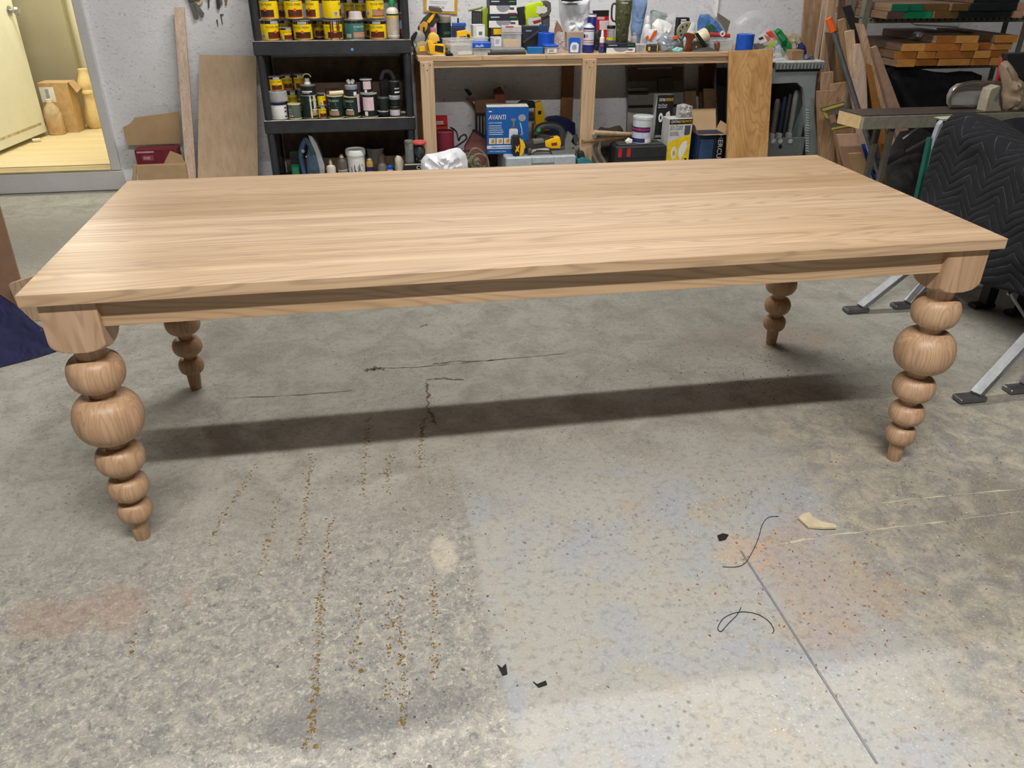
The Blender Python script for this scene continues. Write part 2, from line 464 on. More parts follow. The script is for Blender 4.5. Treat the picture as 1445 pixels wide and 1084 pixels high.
WALLM = wall_mat('painted_board_wall', (240, 241, 245), (170, 168, 170), 1.5)
PLAIN = wall_mat('plain_wall', (112, 110, 108), (100, 98, 94), .2)
b = BM(); b2(b, -6.0, 6.2, -6.0, 4.02, -.12, 0.0); fl = struct('floor', b, FLOORM)
WY = 3.98
b = BM()
b2(b, -6.0, -3.16, WY, WY+.1, 0, 3.6); b2(b, -3.16, -2.14, WY, WY+.1, 2.2, 3.6); b2(b, -2.14, 6.2, WY, WY+.1, 0, 3.6)
struct('wall_back', b, WALLM)
b = BM(); b2(b, -6.1, -6.0, -6.0, 4.1, 0, 3.6); struct('wall_left', b, PLAIN)
b = BM(); b2(b, 6.2, 6.3, -6.0, 4.1, 0, 3.6); struct('wall_right', b, M((84, 82, 80), .7))
b = BM(); b2(b, -6.0, 6.2, -6.1, -6.0, 0, 3.6); struct('wall_front', b, PLAIN)
b = BM(); b2(b, -6.0, 6.2, -6.0, 4.1, 3.6, 3.7); struct('ceiling', b, M((100, 98, 96), .8))
FIXM = M((225, 225, 222), .4, var=.03)
for i, (loc, ln, pw) in enumerate(FIX):
    r = thing('ceiling_light', ['long white tube light fixture above the front of the table', 'white tube light fixture between table and workbench'][i], 'light', (loc[0], loc[1], 3.53))
    b = BM(); bx(b, (loc[0], loc[1], 3.565), (ln+.06, .16, .07), Matrix.Rotation(-.03, 3, 'Z'), .01); part(r, 'housing', b, FIXM)
# seams, cracks and a metal strip in the floor
CRK = M((108, 98, 84), .9, var=.35, sc=60)
def strip(pts, wd, z=.0008, seed=0):
    rnd = random.Random(seed); b = BM(); P = [onz(x, y, 0) for x, y in pts]; Q = []
    for i in range(len(P)-1):
        for k in range(8):
            Q.append(P[i].lerp(P[i+1], k/8))
    Q.append(P[-1]); L = []; Rr = []
    for i, p in enumerate(Q):
        t = (Q[min(i+1, len(Q)-1)]-Q[max(i-1, 0)]).normalized(); s = Vector((-t.y, t.x, 0))
        ww = wd*(.1+1.1*rnd.random()**1.6)*(1 if 0 < i < len(Q)-1 else .1); j = s*(wd*.9*(rnd.random()-.5))
        L.append(b.verts.new(p+s*ww/2+j+Vector((0, 0, z)))); Rr.append(b.verts.new(p-s*ww/2+j+Vector((0, 0, z))))
    for i in range(len(Q)-1): b.faces.new((Rr[i], Rr[i+1], L[i+1], L[i]))
    return b
for k, (pts, wd) in enumerate([([(514, 522), (535, 520), (580, 519), (650, 513), (720, 506), (800, 499)], .006), ([(514, 524), (530, 519), (545, 522)], .03),
        ([(602, 538), (604, 560), (604, 578), (615, 600)], .014), ([(600, 536), (625, 534), (655, 537)], .012), ([(320, 562), (420, 558), (500, 551)], .005),
        ([(610, 515), (640, 510), (700, 509)], .01), ([(592, 462), (604, 458)], .02), ([(300, 543), (330, 546)], .004)]):
    obj('crack', strip(pts, wd, .0009, k), CRK, fl)
b = BM()
A_, B_ = onz(1046, 778), onz(1238, 1078)
for (o0, o1, z0, z1) in ((-.0035, .0, .0004, .002), (.0, .003, .0004, .0008)):
    d = (B_-A_).normalized(); s = Vector((d.y, -d.x, 0))*-1
    prism(b, [A_+s*o0+Vector((0, 0, z0)), B_+s*o0+Vector((0, 0, z0)), B_+s*o1+Vector((0, 0, z0)), A_+s*o1+Vector((0, 0, z0))], (0, 0, z1-z0))
struct('joint_strip', b, M((132, 132, 136), .7), fl)
DUSTL = M((206, 196, 172), .9)
for k, (pts, wd) in enumerate([([(1060, 775), (1180, 755), (1300, 740), (1445, 722)], .006), ([(1180, 718), (1300, 703), (1445, 690)], .006)]):
    obj('floor_seam', strip(pts, wd, .0006, 30+k), DUSTL, fl)
# beads of dried glue in rows, and grit: too many to count
rnd = random.Random(5)
def beads(cols, n_per_m, mats, rmin, rmax, jx):
    b = BM()
    for (p0, p1, dens) in cols:
        a, c = onz(*p0), onz(*p1); n = int((c-a).length*n_per_m*dens)
        for i in range(n):
            q = a.lerp(c, rnd.random()); q = q+Vector((rnd.gauss(0, jx), rnd.gauss(0, jx*1.2 if jx > .02 else 0), 0)); r = rnd.uniform(rmin, rmax)*(1.6 if rnd.random() < .08 else 1)
            a0 = rnd.random()*6; ks = [rnd.uniform(.6, 1.2) for _ in range(6)]
            top = b.verts.new(q+Vector((0, 0, .0022))); ring = [b.verts.new(q+Vector((r*ks[k]*math.cos(a0+k*PI/3), r*ks[k]*math.sin(a0+k*PI/3), .0003))) for k in range(6)]
            for k in range(6): b.faces.new((ring[k], ring[(k+1) % 6], top))
    return b
cols = [((362, 655), (287, 777), 1), ((397, 690), (366, 820), 1), ((441, 640), (423, 790), 1.4), ((467, 730), (436, 1060), 1.5), ((520, 590), (512, 700), 1.2), ((552, 640), (545, 670), 1), ((597, 590), (594, 660), 2),
        ((508, 840), (498, 960), 1), ((550, 830), (548, 1000), 1), ((566, 838), (570, 1030), 1.6), ((612, 818), (614, 960), 1.6), ((450, 840), (447, 880), 2), ((190, 885), (184, 930), .8), ((545, 645), (548, 700), .8), ((340, 690), (300, 690), .2)]
g = obj('glue_bead', beads(cols, 150, None, .0016, .0042, .006), M((128, 102, 46), .3, var=.2), fl); g['kind'] = 'stuff'
cols = [((505, 840), (490, 990), .8), ((530, 850), (525, 1000), .7), ((590, 700), (600, 1060), .6), ((640, 700), (650, 930), .4), ((560, 640), (470, 700), .3), ((1180, 700), (1440, 660), .7), ((1000, 480), (1250, 590), .9), ((820, 540), (1250, 500), 1.0), ((900, 570), (1250, 560), .8)]
g = obj('floor_grit', beads(cols, 110, None, .0010, .0032, .09), M((84, 78, 76), .7, var=.25), fl); g['kind'] = 'stuff'
def litter(n, cx, cy, sx, sy, lo, hi, seed):
    rr = random.Random(seed); b = BM()
    for i in range(n):
        q = Vector((rr.gauss(cx, sx), rr.gauss(cy, sy), .0012)); a = rr.random()*6.3; l = rr.uniform(lo, hi); ww = l*rr.uniform(.2, .5)
        d = Vector((math.cos(a), math.sin(a), 0)); s = Vector((-d.y, d.x, 0))
        vs = [b.verts.new(q+d*l*u+s*ww*v+Vector((0, 0, rr.random()*.0015))) for u, v in ((-.5, -.3), (.2, -.5), (.5, .1), (-.1, .5))]
        b.faces.new(vs)
    return b
g = obj('wood_chips', litter(260, .62, -.45, .22, .25, .003, .011, 3), M((150, 100, 60), .9, var=.3), fl); g['kind'] = 'stuff'
g = obj('pale_chips', litter(340, .5, -.35, .85, .45, .002, .008, 4), M((226, 214, 190), .9, var=.2), fl); g['kind'] = 'stuff'
g = obj('dark_chips', litter(240, .3, .1, .9, .6, .002, .008, 9), M((70, 62, 56), .9, var=.2), fl); g['kind'] = 'stuff'
# ------------------------------------------------------------------ doorway, storeroom behind
WPAINT = wall_mat('white_trim_paint', (216, 215, 215), (150, 146, 140), .35)
SF = .15
b = BM(); b2(b, -4.6, -2.105, WY-.035, WY-.002, .004, SF-.02, .003); struct('trim_1', b, WPAINT)
b = BM(); b2(b, -2.172, -2.112, WY-.03, WY+.14, SF-.016, 2.26, .004); struct('trim_2', b, WPAINT)
b = BM(); b2(b, -3.2, -3.14, WY-.03, WY+.14, SF-.016, 2.26, .004); struct('trim_3', b, WPAINT)
b = BM(); b2(b, -3.138, -2.174, WY-.03, WY+.14, 2.2, 2.26, .004); struct('trim_4', b, WPAINT)
b = BM(); b2(b, -4.6, -2.174, WY-.034, WY+.1, SF-.018, SF-.006, .002); struct('trim_5', b, wood('threshold', (196, 180, 138), (170, 152, 108), 'X'))
STF = wood('storeroom_ply', (226, 208, 168), (212, 192, 148), 'X', .5, .7, 0, .3, .3)
b = BM(); b2(b, -4.6, -2.14, WY+.101, 5.75, .0, SF); struct('floor_storeroom', b, STF)
CREAMW = wall_mat('cream_wall', (238, 232, 204), (206, 198, 166), .15)
b = BM(); b2(b, -4.6, -1.5, 5.75, 5.85, 0, 2.5); struct('wall_storeroom_back', b, CREAMW)
b = BM(); b2(b, -2.139, -2.05, WY+.16, 5.75, SF, 2.5); struct('wall_storeroom_right', b, CREAMW)
b = BM(); b2(b, -4.7, -4.6, WY+.1, 5.85, 0, 2.5); struct('wall_storeroom_left', b, CREAMW)
b = BM(); b2(b, -4.7, -1.5, WY+.1, 5.85, 2.5, 2.6); struct('ceiling_storeroom', b, CREAMW)
pr = at(110, 97, 5.62); 
b = BM(); b2(b, -4.3, pr.x, 5.6, 5.66, SF+.001, 2.2); struct('wall_storeroom_partition', b, wall_mat('beige_panel', (176, 168, 140), (150, 142, 116), .2))
# door standing open into the storeroom
DOORM = wall_mat('door_paint', (236, 236, 220), (160, 146, 120), .25)
hx, hy, ex, ey = -3.11, 4.13, -2.965, 5.17
d = Vector((ex-hx, ey-hy, 0)); ang = math.atan2(d.y, d.x); RD = Matrix.Rotation(ang, 3, 'Z')
b = BM(); bx(b, ((hx+ex)/2, (hy+ey)/2, SF+.03+1.0), (d.length, .042, 2.0), RD, .003); door = struct('door_1', b, DOORM)
kz = at(22, 16, 5.02).z; kp = Vector((hx, hy, 0))+d*.93; nrm = Vector((d.y, -d.x, 0)).normalized()
for sgn in (1,):
    b = BM(); kb = Vector((kp.x, kp.y, kz))+nrm*.021
    Mt = nrm.to_track_quat('Z', 'Y').to_matrix()
    lathe(b, [(.034, 0), (.034, .006), (.014, .009), (.012, .03), (.026, .04), (.03, .055), (.024, .07), (.004, .073)], kb, 24, Mt)
    o = obj('door_knob', b, STEEL, door); auto_smooth(o)
b = BM(); bx(b, (hx+d.x*.5, hy+d.y*.5, SF+.1), (d.length*.9, .0425, .02), RD); obj('scuff_band', b, M((190, 178, 146), .7, var=.4, sc=30), door)
# ================================================================== the dining table
TL, TW, TH, TT = 2.5, 1.0256, 0.762, 0.029
tab = thing('dining_table', 'long pale oak dining table with turned bubble legs', 'table', (0, TW/2, 0))
wd = [.128, .158, .142, .15, .163, .138]; wd.append(TW-sum(wd)); y = 0
for i, ww in enumerate(wd):
    b = BM(); bx(b, (0, y+ww/2, TH-TT/2), (TL, ww-.0003, TT), None, .0008); y += ww
    part(tab, 'plank', b, OAK)
# aprons
b = BM(); b2(b, -1.10, 1.10, .030, .055, .662, TH-TT-.0005, .001); part(tab, 'apron', b, OAK)
b = BM(); b2(b, -1.10, 1.10, TW-.055, TW-.030, .662, TH-TT-.0005, .001); part(tab, 'apron', b, OAK)
for sx in (-1, 1):
    b = BM(); b2(b, sx*1.20, sx*1.175, .13, TW-.13, .662, TH-TT-.0005, .001); part(tab, 'apron', b, OAKY)
def ball(z0, z1, R, n0, n1, n=16):
    """oblate bead between two necks, (r, z) going down"""
    out = []; zc = (z0+z1)/2; h = (z0-z1)/2
    for i in range(n+1):
        a = PI*i/n; c = math.cos(a); s = math.sin(a)
        nk = n0 if c > 0 else n1
        r = nk+(R-nk)*(max(0, s)**.80)
        out.append((r, zc+h*c*(1.0)))
    return out
def leg_profile():
    p = [(.040, .600), (.036, .585), (.036, .571)]
    p += ball(.568, .478, .0675, .036, .031)
    p += ball(.459, .329, .0855, .031, .027, 20)
    p += ball(.307, .228, .0615, .028, .024)
    p += ball(.209, .142, .0525, .024, .022)
    p += ball(.128, .068, .045, .022, .0245)
    p += [(.0245, .064), (.0235, .04), (.0205, .003), (.019, .0)]
    return p
HB = .0625
for sx in (-1, 1):
    for yc in (.077, TW-.077):
        cx = sx*1.155
        b = BM(); lathe(b, list(reversed(leg_profile())), (cx, yc, 0), 48)
        lg = part(tab, 'leg', b, OAKZ, True)
        # square block whose lower end was turned round: square section cut by a dome
        b = BM(); seg = 96; rings = []
        zs = [TH-TT-.0005, .70, .66]+[.65-.0025*k for k in range(0, 21)]
        for z in zs:
            ring = []
            if z > .652: rr = 9
            else:
                tt = min(1, (.652-z)/.052); rr = .0368+(HB*1.42-.0368)*math.sqrt(max(0, 1-tt**3.6))
            for k in range(seg):
                a = 2*PI*k/seg; ca, sa = math.cos(a), math.sin(a)
                sq = HB/max(abs(ca), abs(sa))
                r = min(sq, rr); ring.append(b.verts.new((cx+r*ca, yc+r*sa, z)))
            rings.append(ring)
        for i in range(len(rings)-1):
            for k in range(seg): b.faces.new((rings[i][k], rings[i+1][k], rings[i+1][(k+1) % seg], rings[i][(k+1) % seg]))
        b.faces.new(list(reversed(rings[0]))); b.faces.new(rings[-1])
        bmesh.ops.recalc_face_normals(b, faces=b.faces[:])
        o = obj('corner_block', b, OAKZ, lg); auto_smooth(o, 28)
# small litter on the floor
b = BM(); q = [(1126, 733), (1133, 728), (1141, 726), (1146, 733), (1158, 739), (1178, 744), (1180, 748), (1160, 748), (1140, 746)]
vs = [onz(x, yy, .002) for x, yy in q]; prism(b, vs, (0, 0, .006), 0)
for v in b.verts: v.co.z += .004*max(0, math.sin((v.co.x-.68)*14))
solo('wood_splinter', b, M((206, 192, 160), .8), 'curled pale wood splinter lying on the concrete', 'splinter')
def wire(pts, label, r=.0011):
    b = BM(); P = [onz(x, yy, .002) for x, yy in pts]
    tube(b, smooth_path(P, 6), r, 6); solo('wire', b, M((46, 46, 54), .5), label, 'wire', smooth=True)
wire([(1020, 800), (1040, 800), (1052, 794), (1062, 778), (1070, 760), (1076, 740), (1085, 730), (1099, 729)], 'thin dark wire strand at the end of the floor joint strip')
wire([(1046, 857), (1040, 868), (1028, 880), (1018, 891), (1013, 886), (1022, 872), (1042, 864), (1066, 866), (1084, 876), (1092, 888), (1090, 894)], 'looped dark wire strand on the concrete beside the joint strip')
for k, (pts, lb) in enumerate([([(702, 939), (708, 944), (714, 938), (716, 952), (709, 954)], 'small black star-shaped scrap on the concrete'), ([(752, 963), (758, 967), (770, 962), (772, 967), (760, 971)], 'thin black curled scrap on the concrete'),
        ([(1012, 757), (1020, 754), (1028, 756), (1024, 762), (1015, 764)], 'crumpled dark scrap near the end of a wire strand')]):
    b = BM(); prism(b, [onz(x, yy, .001) for x, yy in pts], (0, 0, .004)); solo('scrap', b, M((34, 32, 32), .7), lb, 'scrap')
# ================================================================== black plastic shelving and what stands on it
SY0, SY1 = 3.50, 3.945
Z1, Z2, Z3 = at(470, 57.5, SY0).z, at(478, 168.5, SY0).z, .085
SXL, SXR = at(357, 66, SY0).x, at(581, 66, SY0).x
SHM = M((50, 52, 56), .45, var=.3, sc=9)
sh = thing('storage_shelf', 'black plastic shelving unit holding paint cans beside the workbench', 'shelf', ((SXL+SXR)/2, (SY0+SY1)/2, 0))
for zt in (Z1+.455, Z1, Z2, Z3):
    b = BM(); hh = .078 if zt > .2 else .075
    b2(b, SXL, SXR, SY0+.02, SY1, zt-.022, zt-.003, .002)
    s = part(sh, 'shelf_board', b, SHM)
    b = BM(); b2(b, SXL, SXR, SY0, SY0+.022, zt-hh, zt, .004); o = obj('front_rail', b, SHM, s)
    b = BM(); b2(b, SXL, SXR, SY1-.02, SY1, zt-hh, zt-.023, .004); obj('rear_rail', b, SHM, s)
    for xx in (SXL, SXR-.02):
        b = BM(); b2(b, xx, xx+.02, SY0+.022, SY1-.02, zt-hh, zt-.023, .004); obj('side_rail', b, SHM, s)
    b = BM(); b2(b, SXL+.004, SXR-.004, SY0-.0012, SY0+.02, zt-.0002, zt+.0014); obj('worn_edge', b, M((206, 196, 168), .8, var=.3, sc=40), s)
levels = [(0.004, Z3-.076), (Z3+.0015, Z2-.079), (Z2+.0015, Z1-.079), (Z1+.0015, Z1+.375)]
for z0, z1 in levels:
    for xx in (SXL+.03, SXR-.03):
        for yy in (SY0+.026, SY1-.026):
            if z1-z0 < .02: continue
            b = BM(); lathe(b, [(.021, z0), (.024, z0+.02*min(1, (z1-z0)*5)), (.024, z1-.004), (.021, z1)], (xx, yy, 0), 16); part(sh, 'post', b, SHM, True)
b = BM(); p = at(497, 70, SY0); lathe(b, [(.004, 0), (.009, .001), (.006, .002)], p+Vector((0, -.001, 0)), 10, Matrix.Rotation(PI/2, 3, 'X')); part(sh, 'blue_paint_spot', b, M((110, 150, 220), .5))
# board leaning against the wall behind the shelves, in the dark
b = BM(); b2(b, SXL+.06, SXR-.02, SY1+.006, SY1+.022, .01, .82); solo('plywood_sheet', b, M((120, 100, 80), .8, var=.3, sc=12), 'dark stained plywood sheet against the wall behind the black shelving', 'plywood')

def span(x0, x1, yt, Y, z0):
    ym = yt
    a, c = at(x0, yt+8, Y), at(x1, yt+8, Y); top = at((x0+x1)/2, yt, Y)
    return (a.x+c.x)/2, c.x-a.x, max(.01, top.z-z0)
def cylinder_body(root, name, cx, cy, z0, h, r, mat, prof=None, seg=28):
    b = BM(); lathe(b, prof or [(r*.985, z0), (r, z0+.003), (r, z0+h-.003), (r*.985, z0+h)], (cx, cy, 0), seg)
    return part(root, name, b, mat, True)
RIM = M((186, 184, 174), .35, .8)
def paint_can(label, x0, x1, yt, Y, z0, style, group=None, lid=RIM, du=0.0, drip=None, h=None, cat='can', name='paint_can'):
    cx, w, hh = span(x0, x1, yt, Y, z0); h = h or hh; r = w/2
    root = thing(name, label, cat, (cx, Y, z0), group)
    body = {'y': YEL, 'y_shade': M((214, 184, 20), .5), 'g': DKGRN, 'k': BLACK, 't': TEAL, 'gg': M((92, 104, 96), .5), 'w': WHITE}[style]  # rear cans take a darker yellow: their shade is put into the colour
    cylinder_body(root, 'body', cx, Y, z0+.001, h-.004, r, body)
    for zz in (z0, z0+h-.006):
        b = BM(); lathe(b, [(r+.0002, zz), (r+.0022, zz+.001), (r+.0022, zz+.0045), (r+.0002, zz+.006)], (cx, Y, 0), 28); part(root, 'rim', b, lid, True)
    b = BM(); lathe(b, [(r*.86, z0+h-.005), (r*.86, z0+h-.002), (r*.7, z0+h-.003)], (cx, Y, 0), 24); part(root, 'lid', b, lid, True)
    F = face_cyl(cx, Y, z0, h, r)
    if style in ('y', 'y_shade'):
        patch(root, 'label_band', F, -.3+du, 1.3+du, .80, .955, M((38, 26, 22), .45), 1, 14)
        patch(root, 'logo', F, .42+du, .72+du, .80, .93, LGREY, 2, 4)
        lettering(root, 'WOOD FINISH', F, .24+du, .80+du, .60, .71, M((50, 36, 20), .5))
        lines(root, F, .3+du, .74+du, (.55, .51), .018, M((120, 96, 30), .5))
        br = {'a': BROWNB, 'b': M((70, 40, 30), .5), 'c': M((170, 130, 96), .5)}[random.Random(int(x0)).choice('aab')] if x0 != 516 else M((176, 138, 104), .5)
        patch(root, 'swatch', F, .30+du, .86+du, .14, .42, br, 1, 6)
        patch(root, 'red_line', F, .30+du, .86+du, .09, .14, REDB, 1, 6)
        poly(root, 'seal', F, ell(.56+du, .42, .055, .07), M((226, 96, 40), .5), 3)
        patch(root, 'barcode', F, .06+du, .2+du, .14, .34, WHITE, 1, 3)
        for q in range(5): patch(root, 'barcode_bar', F, .075+du+q*.024, .088+du+q*.024, .16, .32, BLACK, 2, 1)
    elif style == 'g':
        lettering(root, 'FINISH', F, .2+du, .62+du, .74, .84, M((190, 200, 196), .5)); lines(root, F, .2+du, .6+du, (.66, .6, .48), .03, M((170, 178, 174), .5))
        patch(root, 'swatch', F, .2+du, .62+du, .14, .34, M((168, 136, 106), .6), 1, 5); patch(root, 'white_strip', F, .3+du, .58+du, .36, .41, WHITE, 1, 3)
    elif style == 'k':
        patch(root, 'pink_label', F, .24+du, .68+du, .3, .86, PINKL, 1, 5); lines(root, F, .3+du, .6+du, (.7, .62, .54, .46), .012, M((150, 130, 136), .6))
        patch(root, 'white_strip', F, .3+du, .42+du, .08, .26, WHITE, 1, 2)
    elif style == 't':
        patch(root, 'dark_band', F, -.3, 1.3, .82, .97, M((40, 30, 32), .5), 1, 14); lettering(root, 'COLOR', F, .48, .86, .6, .7, WHITE)
        patch(root, 'swatch', F, .46, .92, .12, .38, M((186, 140, 118), .6), 1, 5); patch(root, 'barcode', F, .18, .38, .1, .3, LGREY, 1, 3); lines(root, F, .5, .86, (.53, .48), .015, WHITE)
    elif style == 'gg':
        lines(root, F, .16, .4, (.6, .45, .3), .06, M((190, 196, 180), .6)); patch(root, 'pale_strip', F, .14, .4, .18, .26, M((214, 206, 150), .6), 1, 3)
    elif style == 'w':
        patch(root, 'navy_band', F, .05, .95, .8, .95, NAVY, 1, 10); lines(root, F, .12, .62, (.68, .58, .48, .38, .28, .18), .02, M((150, 160, 190), .6)); lines(root, F, .72, .84, (.6, .4, .12), .08, NAVY, jit=.1)
    if drip is not None:
        for k, u in enumerate(drip):
            bb = .05+.2*(k % 3); patch(root, 'paint_drip', F, u, u+.045, bb, .985, CREAM if style != 'y' else BROWNB, 3, 1)
    return root, cx, z0+h, r
G1 = 'yellow cans in the lower row'; G1b = 'shaded cans behind the lower row'; G2 = 'yellow cans in the upper row'; G2b = 'shaded cans behind the upper row'
LB1 = 'yellow stain can with brown swatch in the bottom layer of the can stack'
Yf, Yb_ = 3.590, 3.716
tops = {}
for x0, x1, yt, du, lb in ((367, 393, 27, .12, 'yellow stain can with brown swatch next to the half-size yellow can'), (413, 440, 28, -.08, 'yellow stain can lettered WOOD FINISH just behind the half-size can'), (521, 545, 28, -.12, 'yellow stain can between the teal can and the glue bottle')):
    tops[x0] = paint_can(lb, x0, x1, yt, Yf, Z1, 'y', G1, du=du)
tops[456] = paint_can('yellow stain can splashed with dark drips beside the teal can', 456, 483, 28, Yf, Z1, 'y', drip=(.4, .47, .62, .68))
tops[395] = paint_can('half-size yellow can in front of a taller can on black shelf', 395, 411.5, 38, 3.575, Z1, 'y', du=.1, cat='can')
for x0, x1, yt, lb in ((394.5, 414, 27, 'shaded yellow can directly behind the half-size yellow can'), (441, 457, 28, 'shaded yellow can in the gap left of the dripped can'), (513, 531, 28, 'shaded yellow can in the gap behind the teal can')):
    tops[x0] = paint_can(lb.replace('left of', 'beside'), x0, x1, yt, Yb_, Z1, 'y_shade', G1b)
t7 = paint_can('teal can lettered COLOR with an upturned tub on its lid', 486, 513.5, 27, Yf, Z1, 't')
cx, w, h = span(491, 512, 16, Yf, t7[2]); b = BM(); lathe(b, [(w/2, t7[2]+.001), (w/2, t7[2]+.006), (w*.47, t7[2]+.008), (w*.42, t7[2]+h-.004), (w*.3, t7[2]+h)], (cx, Yf, 0), 24)
solo('plastic_tub', b, M((206, 200, 196), .5), 'small white plastic tub turned over on the teal can', 'tub', smooth=True)
LB2 = 'yellow stain can with brown swatch stacked in the upper can layer'
zt = tops[367][2]+.001
for x0, x1, du, lb in ((365, 391, -.2, 'yellow stain can stacked in the upper layer against the shelf post'), (400, 426, -.02, 'yellow stain can with centred brown swatch stacked above the half-size can'), (516, 541, .08, 'yellow stain can with tan swatch stacked beside the glue bottle')):
    paint_can(lb, x0, x1, -6, Yf+.004, zt, 'y', G2, du=du, h=.124)
paint_can('yellow stain can with a white sticker stacked above the dripped can', 454, 480, -6, Yf+.004, zt+.001, 'y', du=.5, h=.124)
o = paint_can('narrow yellow can in the upper layer with its swatch turned aside', 430, 450, -6, Yf+.006, zt, 'y', du=-.24, h=.124)
for x0, x1, lb in ((484, 499, 'shaded yellow can on the rear row beside the white-stickered can'), (500.5, 515.5, 'shaded yellow can on the rear row beside the tan-swatch can')):
    paint_can(lb, x0, x1, -4, Yb_, tops[513][2]+.001 if x0 > 499 else tops[441][2]+.001, 'y_shade', G2b, h=.12)
paint_can('slim shaded can peeking out between two upper yellow cans', 389, 402, -4, Yb_, tops[394.5][2]+.001, 'y_shade', h=.12)
# glue bottle
def bottle(label, x0, x1, yt, Y, z0, mat, capmat, neck=.35, cat='bottle', name='bottle', shoulder=.72, group=None, band=None, capw=.5):
    cx, w, h = span(x0, x1, yt, Y, z0); r = w/2; root = thing(name, label, cat, (cx, Y, z0), group)
    zs = z0+h*shoulder
    cylinder_body(root, 'body', cx, Y, z0, h, r, mat, [(r*.9, z0), (r, z0+.006), (r, zs-.012), (r*.86, zs), (r*neck, zs+h*.06), (r*neck, zs+h*.1)], 24)
    b = BM(); lathe(b, [(r*capw, zs+h*.08), (r*capw, z0+h*.92), (r*capw*.45, z0+h)], (cx, Y, 0), 18); part(root, 'cap', b, capmat, True)
    F = face_cyl(cx, Y, z0, h*shoulder, r)
    for (v0, v1, m) in band or (): patch(root, 'label_band', F, -.2, 1.2, v0, v1, m, 1, 12)
    return root, cx, z0+h, r
bottle('tall white glue bottle with a green spout cap on black shelf', 544, 561.5, -2, 3.575, Z1, M((222, 214, 202), .45), GREEN, .4, shoulder=.74, band=[(.8, .86, M((30, 70, 60), .5)), (.75, .8, TOOLY), (.1, .14, WHITE), (.3, .74, M((196, 180, 158), .5))], capw=.55)
bottle('slim blue and black bottle beside the glue bottle', 561.8, 570, 17, 3.66, Z1, M((60, 60, 66), .5), M((120, 116, 108), .5), .6, shoulder=.86, band=[(.4, .8, M((130, 160, 200), .5)), (.2, .35, REDB)], capw=.8)
# ---- middle shelf
Yf = 3.585; Yb_ = 3.72
tub = paint_can('white tub with navy stripe and a wide grey lid', 382, 404.5, 142, Yf, Z2, 'w', lid=LGREY, name='plastic_tub', cat='tub')
cx, w, h = span(379, 406, 128, Yf, tub[2]); b = BM(); lathe(b, [(w*.5, tub[2]+.001), (w*.505, tub[2]+.01), (w*.49, tub[2]+h*.5), (w*.47, tub[2]+h-.003), (w*.44, tub[2]+h)], (cx, Yf, 0), 28)
solo('tub_lid', b, M((168, 166, 164), .6, var=.15), 'thick grey lid cap resting on the white navy-striped tub', 'lid', smooth=True)
paint_can('small yellow can sitting on the grey tub lid', 380, 398.5, 107, Yf, tub[2]+h+.001, 'y', du=-.05)
c1 = paint_can('yellow small can at the back under another small can', 404, 419, 126, Yb_, Z2, 'y_shade')
paint_can('yellow small can on top of a rear can beside the grey lid', 397, 412, 105, Yb_, c1[2]+.001, 'y_shade')
c2 = paint_can('grey can at the back holding up a yellow can', 419.5, 434, 126, Yb_, Z2, 'gg')
paint_can('yellow small can topping the grey rear can', 414, 429, 104, Yb_, c2[2]+.001, 'y_shade')
paint_can('short grey-green can with worn label beside the white tub', 406.5, 424.5, 146, 3.575, Z2, 'gg', lid=M((206, 196, 150), .5))
c3 = paint_can('black-green can with long cream drips down its side', 425, 447.5, 133, Yf, Z2, 'g', drip=(.52, .66, .72), du=.3)
def jar(label, x0, x1, yt, Y, z0, mat, lidm, lidh=.3, band=None, cat='jar', name='jar'):
    cx, w, h = span(x0, x1, yt, Y, z0); r = w/2; root = thing(name, label, cat, (cx, Y, z0))
    cylinder_body(root, 'body', cx, Y, z0, h, r, mat, [(r*.92, z0), (r, z0+.004), (r, z0+h*(1-lidh)), (r*.9, z0+h*(1-lidh)+.003)])
    b = BM(); zl = z0+h*(1-lidh)+.002; lathe(b, [(r*1.0, zl), (r*1.02, zl+.002), (r*1.02, z0+h-.003), (r*.95, z0+h)], (cx, Y, 0), 28); part(root, 'lid', b, lidm, True)
    F = face_cyl(cx, Y, z0, h*(1-lidh), r)
    for (u0, u1, v0, v1, m) in band or (): patch(root, 'label_patch', F, u0, u1, v0, v1, m, 1, 8)
    return root, cx, z0+h, r
j = jar('dark canister with white cap and loop on top of the dripped can', 424, 445.5, 118.5, Yf, c3[2]+.001, M((28, 36, 40), .4), M((120, 118, 104), .4), .2, [(.2, .65, .35, .5, WHITE), (.2, .55, .2, .28, LGREY)])
b = BM(); lathe(b, [(.022, j[2]+.0005), (.02, j[2]+.012), (.015, j[2]+.016), (.015, j[2]+.03), (.012, j[2]+.034)], (j[1], Yf, 0), 20); part(j[0], 'white_cap', b, WHITE, True)
b = BM(); tube(b, [Vector((j[1]+.024*math.cos(a), Yf, j[2]+.04+.02*math.sin(a))) for a in [PI*k/10 for k in range(11)]], .003, 7); part(j[0], 'pull_ring', b, CREAM, True)
s1 = paint_can('tiny yellow can under another tiny can between dark green cans', 449, 460.5, 149, 3.57, Z2, 'y')
paint_can('tiny yellow can with a pale cap band on a tiny can', 448, 459.5, 131, 3.57, s1[2]+.001, 'y', du=.3)
g1 = paint_can('dark green can with a paint roller sleeve on its lid', 461.5, 484, 134, 3.575, Z2, 'g', lid=M((190, 180, 140), .4))
b = BM(); cyl(b, (g1[1]-.03, 3.55, g1[2]+.014), (g1[1]+.055, 3.57, g1[2]+.015), .0125); solo('roller_sleeve', b, CREAM, 'cream paint roller sleeve lying on the dark green can', 'roller sleeve', smooth=True)
